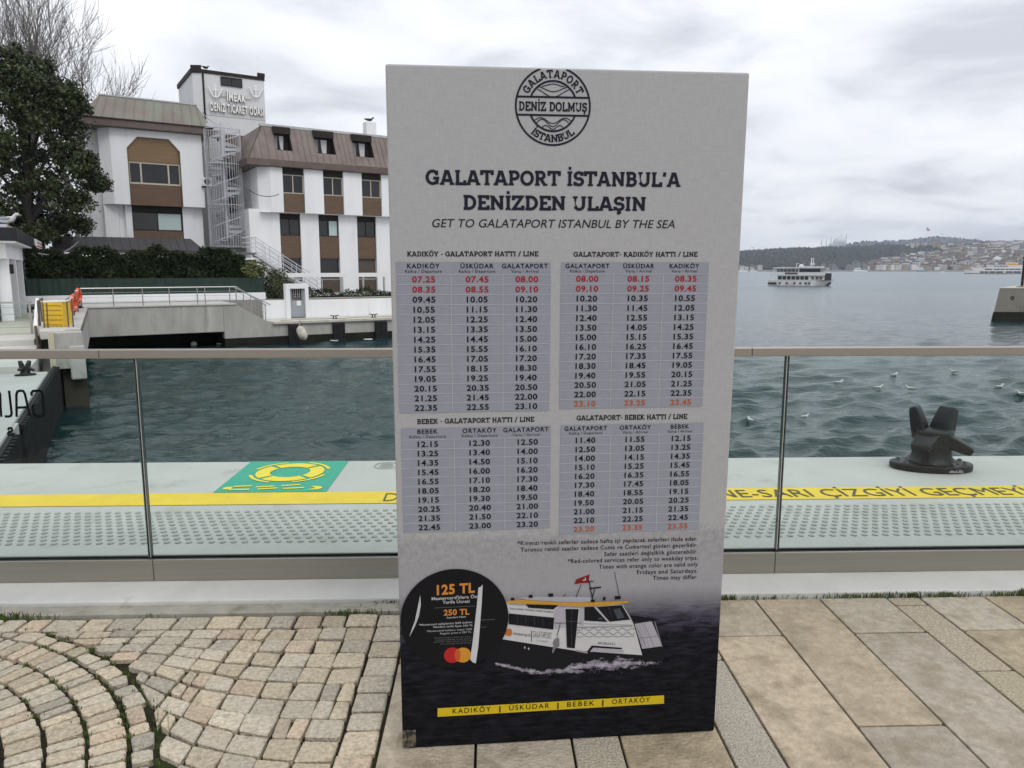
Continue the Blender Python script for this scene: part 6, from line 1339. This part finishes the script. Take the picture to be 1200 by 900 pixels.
# ================================================================== RIGHT: PIER, FERRIES, FAR SHORE
p0 = D(1171.5, 337.5, 52); p0[2] = .33; px = unit([.98, -.17, 0]); py = unit([.68, .73, 0])
pr = thing('breakwater_pier', 'weathered concrete pier head with a dark wet foot at the right edge', 'pier', (p0[0], p0[1], WZ))
def slant(z): return -.28 * (p0[2] - z) / 2.3
mb = MB(); f0 = [p0 + px * slant(z) - py * 0 + upoff(z - p0[2]) for z in (.33, -1.35)]
def pyr(mbx, z0, z1, ex=0.0):
    a0, a1 = slant(z0) - ex, slant(z1) - ex; b = lambda a, o, z: np.array([p0[0], p0[1], z]) + px * a + py * o
    v = [b(a0, a0, z0), b(14, a0, z0), b(14, 9, z0), b(a0, 9, z0), b(a1, a1, z1), b(14, a1, z1), b(14, 9, z1), b(a1, 9, z1)]; mbx.add(v, [(0, 3, 2, 1), (4, 5, 6, 7), (0, 1, 5, 4), (1, 2, 6, 5), (2, 3, 7, 6), (3, 0, 4, 7)])
pyr(mb, -1.35, .30); mb.build('pier_body', mat('pier_concrete', (.20, .185, .155), .9, .3, .8, .4, 14, stretch=(1, 1, .35), stain=((.12, .11, .09), .9, .5, .75)), pr, bevel=.03)
mb = MB(); pyr(mb, -3.2, -1.352, .03); mb.build('wet_foot', algae, pr)
mb = MB(); pyr(mb, .302, .36, .03); mb.build('coping', concrete_pale, pr)
for k in range(3): q_ = np.array([p0[0], p0[1], -.35]) + px * (.9 + 2.6 * k) + py * (slant(-.35) - .05); mb = MB(); mb.torus(q_, py, .10, .03, 14, 6); mb.build('mooring_ring', iron, pr)
q_ = D(1197.5, 336, 53); q_[2] = .36; lp = thing('lamp_post', 'thin dark post standing on the pier head at the right edge', 'post', q_)
mb = MB(); mb.tube([q_, q_ + upoff(3.0)], [.09, .07], 8); mb.build('pole', dark_frame, lp)
mb = MB(); mb.lathe(q_, [(.35, 0), (.35, .05), (.12, .10)], 14); mb.build('base', mat('rusty_base', (.25, .15, .09), .8), lp)
mb = MB(); mb.lathe(q_ + upoff(3.0), [(.07, 0), (.14, .05), (.14, .28), (.04, .36)], 12); mb.build('lantern', white_paint, lp)

ship_w = mat('ship_white', (.62, .62, .61), .5, .08, .6, stain=((.40, .36, .30), .8, .66, .85)); ship_win = mat('ship_window', (.02, .025, .03), .2, .2, 1); ship_blk = mat('ship_black', (.018, .018, .02), .5, .2, 1)
def ferry():
    d0 = 176; P = G(909, 334.6, WZ); Q = D(975, 334.6, P[1] - 6); Q[2] = WZ; e = unit([Q[0] - P[0], Q[1] - P[1], 0]); pl = Plane(P, e)
    sz = lambda x, y: pl.sz(890 + x / 12.63, 295 + y / 12.63)
    t = thing('passenger_ferry', 'white double-deck passenger ferry under way with black tyres along its hull', 'ferry', P)
    z0 = WZ; Z = lambda y: sz(500, y)[1]; S = lambda x: sz(x, 450)[0]; W = 4.6
    def hullb(mbx, s0, s1, z0_, z1_, o0, o1, bow=0, stern=0):
        mbx.add([pl.pt(s0 + stern, o0, z0_), pl.pt(s1 - bow, o0, z0_), pl.pt(s1 - bow, o1, z0_), pl.pt(s0 + stern, o1, z0_), pl.pt(s0, o0, z1_), pl.pt(s1, o0 + .0, z1_), pl.pt(s1, o1, z1_), pl.pt(s0, o1, z1_)], [(0, 3, 2, 1), (4, 5, 6, 7), (0, 1, 5, 4), (1, 2, 6, 5), (2, 3, 7, 6), (3, 0, 4, 7)])
    mb = MB(); s0, s1 = S(125), S(1045); zt = Z(420); o_ = [(s0, 0), (S(780), 0), (s1, W / 2), (S(780), W), (s0, W)]
    lowr = [(s0 + .2, .3), (S(760), .3), (s1 - 1.0, W / 2), (S(760), W - .3), (s0 + .2, W - .3)]
    n = 5; v = [pl.pt(a, o, z0 - .4) for a, o in lowr] + [pl.pt(a, o, zt) for a, o in o_]; mb.add(v, [(4, 3, 2, 1, 0), (5, 6, 7, 8, 9)] + [(i, (i + 1) % 5, 5 + (i + 1) % 5, 5 + i) for i in range(5)]); mb.build('hull', ship_w, t)
    mb = MB(); mb.prism([pl.pt(a, o, Z(420)) for a, o in ((S(960), .9), (s1, W / 2 - .1), (s1, W / 2 + .1), (S(960), W - .9))], upoff(Z(318) - Z(420))); mb.build('bow_ramp', ship_blk, t)
    mb = MB(); mb.prism([pl.pt(a, .9 if i in (0, 1) else W - .9, z) for i, (a, z) in enumerate(((S(960), Z(500)), (S(1040), Z(440))))] + [pl.pt(S(1040), W - .9, Z(440)), pl.pt(S(960), W - .9, Z(500))], upoff(-.5)); mb.build('bow_foot', ship_blk, t)
    mb = MB(); pl.box(mb, S(125), S(250), -.06, W + .06, Z(485), Z(455)); mb.build('stern_fender', ship_blk, t)
    mb = MB(); pl.box(mb, S(255), S(740), .15, W - .15, Z(418), Z(350)); pl.box(mb, S(741), S(950), .4, W - .4, Z(418), Z(352)); mb.build('lower_cabin', ship_w, t)
    for k in range(7):
        a = S(270 + k * 66); b = S(270 + k * 66 + 54); mb = MB(); pl.box(mb, a, b, .11, .149, Z(412), Z(362)); mb.build('window', ship_win, t)
    for (x0, x1) in ((765, 800), (825, 868), (880, 925)): mb = MB(); pl.box(mb, S(x0), S(x1), .36, .399, Z(410), Z(368)); mb.build('window', mat('ship_brown', (.14, .10, .07), .6), t)
    mb = MB(); pl.box(mb, S(180), S(960), -.05, W + .05, Z(352) + .002, Z(338)); mb.build('upper_deck', ship_w, t)
    mb = MB(); pl.box(mb, S(210), S(560), .0, .05, Z(338) + .002, Z(300)); pl.box(mb, S(560), S(950), .0, .05, Z(338) + .002, Z(310)); pl.box(mb, S(210), S(950), W - .05, W, Z(338) + .002, Z(300)); mb.build('bulwark', ship_w, t)
    mb = MB(); pl.box(mb, S(370), S(555), -.03, -.002, Z(340), Z(306)); mb.build('name_panel', mat('ship_panel', (.09, .08, .075), .6), t)
    for x in (215, 290, 345, 400, 455, 520, 560):
        mb = MB(); pl.box(mb, S(x), S(x) + .08, .06, .14, Z(336), Z(246)); pl.box(mb, S(x), S(x) + .08, W - .14, W - .06, Z(336), Z(246)); mb.build('stanchion', ship_w, t)
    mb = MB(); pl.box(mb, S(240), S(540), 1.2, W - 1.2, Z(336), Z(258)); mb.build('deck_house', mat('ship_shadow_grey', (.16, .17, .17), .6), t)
    mb = MB(); pl.box(mb, S(570), S(900), .5, W - .5, Z(336), Z(246)); mb.build('wheelhouse', ship_w, t)
    mb = MB(); pl.box(mb, S(578), S(892), .46, .499, Z(300), Z(252)); pl.box(mb, S(900) + .001, S(900) + .04, .6, W - .6, Z(300), Z(252)); mb.build('wheelhouse_window', ship_win, t)
    mb = MB(); pl.box(mb, S(195), S(560), -.1, W + .1, Z(246) + .002, Z(232)); pl.box(mb, S(560) + .002, S(915), .2, W - .2, Z(246) + .002, Z(218)); mb.build('roof', ship_w, t, bevel=.05)
    mb = MB(); pl.box(mb, S(725), S(740), 2.2, 2.35, Z(216), Z(95)); pl.box(mb, S(755), S(768), 2.2, 2.35, Z(216), Z(95)); pl.box(mb, S(722), S(770), 2.15, 2.4, Z(108), Z(95)); pl.box(mb, S(715), S(785), 2.0, 2.6, Z(190), Z(170)); mb.build('mast', ship_w, t)
    mb = MB(); mb.lathe(pl.pt(S(585), 2.3, Z(217)), [(.5, 0), (.5, .2), (.3, .42), (.05, .5)], 14); mb.build('radar_dome', ship_w, t)
    mb = MB(); mb.tube([pl.pt(S(515), 2, Z(232)), pl.pt(S(515), 2, Z(170))], .05, 5); mb.tube([pl.pt(S(515), 2, Z(175)), pl.pt(S(560), 2, Z(180))], .05, 5); mb.tube([pl.pt(S(626), 2, Z(218)), pl.pt(S(626), 2, Z(170))], .04, 5); mb.build('antenna', ship_w, t)
    for x in (300, 405, 518, 605, 685, 738): mb = MB(); mb.torus(pl.pt(S(x), -.10, Z(468)), pl.n, .17, .09, 16, 8); mb.build('tyre', rubber, t)
    mb = MB(); mb.tube([pl.pt(S(1045), W / 2, Z(420)), pl.pt(S(1090), W / 2, Z(415))], .06, 5); mb.torus(pl.pt(S(1075), W / 2, Z(425)), pl.n, .2, .04, 12, 6); mb.build('anchor', mat('grey_joint', (.35, .35, .35), .8), t)
    mb = MB(); mb.tube([pl.pt(S(120), 2, Z(330)), pl.pt(S(190), 2, Z(338))], .08, 6); mb.tube([pl.pt(S(190), .2, Z(380)), pl.pt(S(130), .2, Z(300))], .06, 6); mb.build('stern_rail', ship_w, t)
    mb = MB(); r = random.Random(2)
    for k in range(90):
        a = S(130) + r.random() * (S(1020) - S(130)) if r.random() < .6 else S(130) - r.random() * 9; o = -.1 - abs(r.gauss(0, .25)); q_ = pl.pt(a, o, WZ + .04); s = r.uniform(.1, .45); mb.poly([q_ + np.array([s * 1.6 * math.cos(6.283 * j / 6), s * .8 * math.sin(6.283 * j / 6), .01 * math.sin(k)]) for j in range(6)])
    struct(tag(mb.build('wake_foam', mat('sea_foam', (.7, .72, .73), .8)), 'white foam along the hull of the double-deck ferry', 'foam'), 'stuff')
ferry()
def big_ferry():
    d0 = 640; P = D(1134, 321.3, d0); P[2] = WZ; pl = Plane(P, (1, .03)); f = lambda x: pl.sz(1120 + x / 9, 315)[0]; Z = lambda y: pl.sz(1165, 290 + y / 9)[1]
    t = thing('commuter_ferry', 'long white commuter ferry with an orange funnel crossing in the distance', 'ferry', P); W = 9
    L1 = f(830)
    mb = MB(); o_ = [(f(128), W / 2), (f(210), 0), (L1, 0), (L1 + 5, W / 2), (L1, W), (f(210), W)]; mb.prism([pl.pt(a, o, WZ + .5) for a, o in o_], upoff(Z(236) - WZ - .5)); mb.build('hull', ship_w, t)
    mb = MB(); mb.prism([pl.pt(a, o - .02 if o == 0 else o, WZ - .5) for a, o in o_], upoff(1.0)); mb.build('boot_top', ship_blk, t)
    mb = MB(); pl.box(mb, f(255), f(800), .3, W - .3, Z(236), Z(214)); mb.build('main_deck', ship_w, t)
    for (x0, x1) in ((258, 300), (306, 350), (358, 420), (428, 505), (530, 600), (608, 690)): mb = MB(); pl.box(mb, f(x0), f(x1), -.04, -.002, Z(268), Z(252)); mb.build('window', ship_win, t)
    for (x0, x1) in ((310, 388), (405, 470), (476, 520), (530, 560), (565, 620), (626, 690)): mb = MB(); pl.box(mb, f(x0), f(x1), .26, .299, Z(238), Z(225)); mb.build('window', ship_win, t)
    mb = MB(); pl.box(mb, f(400), f(720), 1.0, W - 1, Z(214), Z(186)); mb.build('upper_deck', ship_w, t)
    for k in range(5): mb = MB(); pl.box(mb, f(412 + k * 30), f(412 + k * 30 + 22), .95, .999, Z(208), Z(192)); mb.build('window', mat('ship_glass_grey', (.2, .22, .24), .3), t)
    mb = MB(); pl.box(mb, f(395), f(560), .8, W - .8, Z(186) + .01, Z(181)); mb.build('roof', ship_w, t)
    mb = MB(); mb.lathe(pl.pt(f(628), W / 2, Z(214)), [(5.4, 0), (5.2, Z(166) - Z(214))], 20, 1, .55); fn = mb.build('funnel', mat('funnel_orange', (.62, .30, .02), .5, .08, .3), t)
    mb = MB(); mb.lathe(pl.pt(f(628), W / 2, Z(166)), [(5.25, 0), (5.15, Z(161) - Z(166))], 20, 1, .55); mb.build('funnel_top', white_paint, fn)
    mb = MB(); mb.tube([pl.pt(f(362), W / 2, Z(214)), pl.pt(f(362), W / 2, Z(150))], .25, 5); mb.tube([pl.pt(f(380), W / 2, Z(214)), pl.pt(f(380), W / 2, Z(160))], .2, 5); mb.build('mast', ship_w, t)
big_ferry()

# terrain of the far shore
def lerp(tab, u):
    if u <= tab[0][0]: return tab[0][1]
    for (a, b), (c, d) in zip(tab[:-1], tab[1:]):
        if u <= c: return b + (d - b) * (u - a) / (c - a)
    return tab[-1][1]
C1 = [(480, 299), (700, 298), (860, 296.8), (900, 294.2), (940, 292.4), (990, 291.6), (1012, 290.2), (1040, 289), (1056, 290), (1070, 290), (1140, 287.6), (1200, 286.6), (1320, 288)]
C2 = [(480, 296), (860, 297), (950, 293), (985, 290), (997, 286), (1010, 284.6), (1035, 284.2), (1060, 283), (1072, 281), (1085, 279.6), (1100, 279.2), (1130, 282), (1150, 284.2), (1180, 286.5), (1320, 290)]
def zt(u, d):
    h1 = CAMZ + (HOR - lerp(C1, u)) * 2150 / F_PX; h2 = CAMZ + (HOR - lerp(C2, u)) * 4000 / F_PX; sh = -1.2
    if d < 1560: return -4 + (sh + 4) * (d - 1480) / 80
    if d < 2150: t = (d - 1560) / 590; return sh + (h1 - sh) * (t * .9 + .1 * t * t)
    if d < 2700: t = (d - 2150) / 550; return h1 * (1 - .25 * t)
    if d < 4000: t = (d - 2700) / 1300; t = t * t * (3 - 2 * t); return h1 * .75 + (h2 - h1 * .75) * t
    return h2 * (1 - (d - 4000) / 900)
def tp(u, d): q_ = D(u, HOR, d); return np.array([q_[0], q_[1], zt(u, d)])
us = list(range(480, 1330, 5)); dsx = [1480, 1560, 1620, 1700, 1800, 1900, 2000, 2080, 2150, 2230, 2400, 2700, 3000, 3300, 3600, 3850, 4000, 4200, 4700]
V = [tp(u, d) for d in dsx for u in us]; nu = len(us)
mb = MB(); mb.add(V, [(i * nu + j, i * nu + j + 1, (i + 1) * nu + j + 1, (i + 1) * nu + j) for i in range(len(dsx) - 1) for j in range(nu - 1)])
struct(mb.build('hills', mat('far_hill_ground', (.035, .037, .028), .95, .3, .01, var2=(.055, .05, .04)), smooth=True))
rw = random.Random(31)
def city(u): return u > 1012 if False else None
def is_city(u, d):
    if u < 985: return d < 1585
    if u < 1062: return d < 1560 + (u - 985) * 4.2
    return d < 2230
mb = MB()
for _ in range(9000):
    u = rw.uniform(500, 1320) if rw.random() < .25 else rw.uniform(850, 1215); d = 1590 + (2200 - 1590) * rw.random() ** .8 if rw.random() < .72 else rw.uniform(2200, 4050)
    if is_city(u, d) and rw.random() < .45: continue
    q_ = tp(u, d); s = rw.uniform(2.6, 5.5) * (1.25 if d > 2600 else 1); v = rw.uniform(.7, 1.35); c = rw.choice([(1, 1, 1), (1.4, 1.1, 1), (1.5, 1.2, 1.1), (.8, .95, .85), (.6, .75, .7)]); mb.cc = tuple(v * x for x in c)
    pts = [q_ + np.array([s * rw.uniform(.7, 1.2) * math.cos(a), s * rw.uniform(.7, 1.2) * math.sin(a), rw.uniform(.2, .6) * s]) for a in (0, 1.26, 2.5, 3.77, 5.03)]; top = q_ + np.array([rw.uniform(-.3, .3) * s, 0, s * rw.uniform(1.2, 2.0)]); bot = q_ - upoff(1)
    mb.add(pts + [top, bot], [(i, (i + 1) % 5, 5) for i in range(5)] + [((i + 1) % 5, i, 6) for i in range(5)])
struct(mb.build('distant_woods', mat('far_wood', (.034, .036, .026), .9, .3, .05, tint=True), colors=True), 'stuff')
# houses of the far town: prototypes, then copies
hw = [((.55, .51, .45), 'cream'), ((.68, .67, .65), 'white'), ((.38, .31, .26), 'tan'), ((.28, .20, .17), 'brick pink'), ((.25, .245, .25), 'grey'), ((.40, .33, .20), 'ochre')]
roofs = [mat('roof_tile_red', (.12, .065, .05), .9, .15, .3), mat('roof_tile_brown', (.095, .075, .065), .9, .15, .3), mat('roof_grey', (.24, .24, .24), .9, .15, .3)]
win_far = mat('far_window', (.05, .055, .06), .4, .2, .5)
protos = []
def house_mesh(i):
    c, nm = hw[i % 6]; mb = MB(); w, dp, h = [(9, 8, 9), (12, 9, 14), (8, 8, 7), (14, 10, 12), (10, 9, 16), (18, 9, 10)][i % 6]; rt = i // 6
    mb.mi = 0; mb.box(-w / 2, w / 2, -dp / 2, dp / 2, -6, h); mb.mi = 2
    fl = int(h // 3)
    for k in range(fl):
        nwn = int(w // 2.4)
        for j in range(nwn): x = -w / 2 + (j + .5) * w / nwn; mb.box(x - .55, x + .55, -dp / 2 - .06, -dp / 2 + .05, 1 + k * 3, 2.5 + k * 3)
    mb.mi = 1
    if rt == 2: mb.box(-w / 2 - .3, w / 2 + .3, -dp / 2 - .3, dp / 2 + .3, h + .01, h + .5); mb.box(-1.5, 1.5, -1.5, 1.5, h + .51, h + 2.4)
    else: v = [(-w / 2 - .5, -dp / 2 - .5, h + .01), (w / 2 + .5, -dp / 2 - .5, h + .01), (w / 2 + .5, dp / 2 + .5, h + .01), (-w / 2 - .5, dp / 2 + .5, h + .01), (-w / 4, 0, h + 2.6), (w / 4, 0, h + 2.6)]; mb.add(v, [(3, 2, 1, 0), (0, 1, 5, 4), (1, 2, 5), (2, 3, 4, 5), (3, 0, 4)])
    return mb, [mat('far_wall_' + nm.replace(' ', '_'), c, .85, .12, .2), roofs[rt], win_far], nm
for i in range(18):
    mb, ms, nm = house_mesh(i); o = mb.build('town_house', ms); tag(o, '%s town house with a %s on the far shore' % (nm, ['red tiled roof', 'brown tiled roof', 'flat grey roof'][i // 6]), 'house', 'houses of the far shore town'); protos.append(o)
placed = 0; rows_h = []
rh_ = random.Random(77)
while len(rows_h) < 290:
    k = len(rows_h)
    if k < 200: u = rh_.uniform(1000, 1205); dmax = 1575 + min(560, max(30, (u - 990) * 3.2)); d = 1572 + (dmax - 1572) * rh_.random() ** 1.0
    elif k < 235: u = rh_.uniform(866, 1005); d = rh_.uniform(1566, 1585)
    else: u = rh_.uniform(1063, 1203); d = rh_.uniform(2050, 2240)
    rows_h.append((u, d))
for k, (u, d) in enumerate(rows_h):
    q_ = tp(u, d); s = rh_.uniform(.65, 1.15) * (.7 if u < 1000 else 1); pr_ = protos[k % 18] if k < 18 else None
    if pr_ is not None: pr_.location = tuple(q_); pr_.rotation_euler = (0, 0, rh_.uniform(-.7, .3)); pr_.scale = (s,) * 3
    else:
        c = protos[rh_.randrange(18)].copy(); col.objects.link(c); c.location = tuple(q_); c.rotation_euler = (0, 0, rh_.uniform(-.7, .3)); c.scale = (s,) * 3
mb = MB(); fm = [mat('far_wall_' + nm.replace(' ', '_'), c) for c, nm in hw] + roofs
for _ in range(1900):
    if rw.random() < .8: u = rw.uniform(1000, 1320); dmax = 1575 + min(650, max(20, (u - 990) * 3.6)); d = rw.uniform(1580, dmax)
    else: u = rw.uniform(1040, 1320); d = rw.uniform(2240, 3400)
    q_ = tp(u, d); w, h = rw.uniform(3.5, 7), rw.uniform(5, 12); a = rw.uniform(-.6, .4); ex, ey = np.array([math.cos(a), math.sin(a), 0]), np.array([-math.sin(a), math.cos(a), 0])
    mb.mi = rw.choice([0, 0, 1, 1, 1, 2, 3, 4, 5]); mb.boxv(q_ - ex * w - ey * w * .7 - upoff(4), ex * 2 * w, ey * 1.4 * w, upoff(h + 4))
    mb.mi = rw.choice([6, 7, 7, 8]); mb.boxv(q_ - ex * w * 1.05 - ey * w * .75 + upoff(h + .01), ex * 2.1 * w, ey * 1.5 * w, upoff(.9))
struct(tag(mb.build('distant_town', fm), 'mass of small far houses climbing the hill behind the shore town', 'town'), 'stuff')
# landmarks
def mosque(u, v, d, sc, label, mins):
    q_ = D(u, v, d); t = thing('mosque', label, 'mosque', q_); m = mat('pale_mosque_stone', (.58, .58, .57), .8, .05, .1)
    mb = MB(); mb.boxv(q_ + np.array([-22 * sc, -15 * sc, -30 * sc]), (44 * sc, 0, 0), (0, 30 * sc, 0), (0, 0, 36 * sc)); mb.build('prayer_hall', m, t)
    mb = MB(); mb.lathe(q_ + upoff(6 * sc + .1), [(16 * sc, 0), (16 * sc, 4 * sc), (15 * sc, 8 * sc), (11 * sc, 14 * sc), (6 * sc, 17.5 * sc), (.5, 19 * sc)], 20); mb.build('dome', m, t, smooth=True)
    for mu in mins:
        p = D(mu[0], mu[2], d + mu[3]); zt_ = D(mu[0], mu[1], d + mu[3])[2]; mb = MB(); h = zt_ - p[2]; w = mu[4]
        mb.lathe(p, [(w * 1.3, -20), (w, h * .5), (w, h * .62), (w * 1.6, h * .63), (w * 1.6, h * .65), (w * .8, h * .66), (w * .7, h * .86), (.15, h)], 10); mb.build('minaret', m, t)
mosque(983, 288.2, 4100, 2.0, 'large pale hilltop mosque with six thin minarets on the horizon', [(962.5, 280, 289, 0, 2.6), (968, 280, 289, 60, 2.6), (973.5, 277, 289, -30, 2.6), (979, 279, 289, 80, 2.4), (985.5, 273, 288, 40, 2.8), (991, 273, 288, -20, 2.8)])
mosque(1128.5, 293.8, 2260, .55, 'small white mosque with one tall minaret in the far town', [(1131.5, 286.2, 296, 0, 2.1)])
mosque(1168, 307, 1660, .5, 'little grey mosque with a slim minaret behind the commuter ferry', [(1172.5, 300.5, 309, 0, 1.2)])
fp = D(1085.5, 280, 4000); fl = thing('flagpole', 'giant red flag on a tall pole on the far hilltop', 'flag', fp)
ztp = D(1085.5, 266, 4000)[2]; mb = MB(); mb.tube([fp - upoff(4), fp * np.array([1, 1, 0]) + upoff(ztp)], [1.3, .9], 6); mb.build('pole', white_paint, fl)
a, b, c, d_ = D(1086, 266.2, 4000), D(1088.2, 267.6, 3995), D(1090.6, 270.8, 3992), D(1086, 270.2, 4000); mb = MB(); mb.prism([a, b, c, d_], (0, 1.5, 0)); mb.build('flag', mat('flag_red', (.50, .035, .05), .7), fl)
# shoreline strip, small boats
mb = MB(); mb.add([tp(u, 1555) + upoff(z) for u in us for z in (-3, 2.2)], [(2 * i, 2 * i + 2, 2 * i + 3, 2 * i + 1) for i in range(nu - 1)]); struct(mb.build('shore_road', mat('shore_concrete', (.33, .32, .30), .9, .2, .05)))
def small_boat(u, v, d, L, label, kind):
    q_ = D(u, v, d); q_[2] = WZ; t = thing('motor_boat', label, 'boat', q_)
    mb = MB(); h = L * .12; o_ = [(-L / 2, -L * .13), (L * .25, -L * .14), (L / 2, 0), (L * .25, L * .14), (-L / 2, L * .13)]; mb.prism([q_ + np.array([x, y, -.4]) for x, y in o_], upoff(h + .4)); mb.build('hull', white_paint if kind != 'blue' else mat('boat_blue', (.10, .22, .33), .5), t)
    mb = MB(); mb.boxv(q_ + np.array([-L * .35, -L * .1, h + .01]), (L * .5, 0, 0), (0, L * .2, 0), upoff(h * 1.0)); mb.build('cabin', white_paint, t)
    mb = MB(); mb.boxv(q_ + np.array([-L * .32, -L * .1 - .1, h * 1.3]), (L * .44, 0, 0), (0, .09, 0), upoff(h * .4)); mb.build('window', ship_win, t)
    mb = MB(); mb.boxv(q_ + np.array([-L * .25, -L * .08, h * 2 + .02]), (L * .3, 0, 0), (0, L * .16, 0), upoff(h * .55)); mb.tube([q_ + upoff(h * 2.5), q_ + upoff(h * 4)], .2, 5); mb.build('top_deck', white_paint, t)
small_boat(1007, 319, 1450, 22, 'white motor yacht moored off the far shore right of the double-deck ferry', 'w')
small_boat(1013.5, 319, 1440, 11, 'small white launch just right of the moored yacht', 'w')
small_boat(1081, 318.5, 1440, 20, 'blue and white tour boat at the far shore below the flag hill', 'blue')
small_boat(1105, 320, 1000, 5.5, 'tiny white boat under way in mid channel', 'w')
small_boat(871, 319.6, 1300, 16, 'low pale boat at the far shore beside the board edge', 'w')
small_boat(883, 319.3, 1350, 14, 'second pale boat at the far shore left of the double-deck ferry', 'w')

# ================================================================== HAZE: the air between here and the far hills
mb = MB(); mb.box(-2600, 4600, -60, 4800, -6, 215)
hm = bpy.data.materials.new('haze_air'); hm.use_nodes = True; t = hm.node_tree; t.nodes.clear()
o = t.nodes.new('ShaderNodeOutputMaterial'); v = t.nodes.new('ShaderNodeVolumePrincipled'); v.inputs['Color'].default_value = (.72, .83, 1.0, 1); v.inputs['Density'].default_value = .00012; v.inputs['Anisotropy'].default_value = .2
t.links.new(v.outputs[0], o.inputs['Volume'])
struct(mb.build('haze', hm), 'stuff')
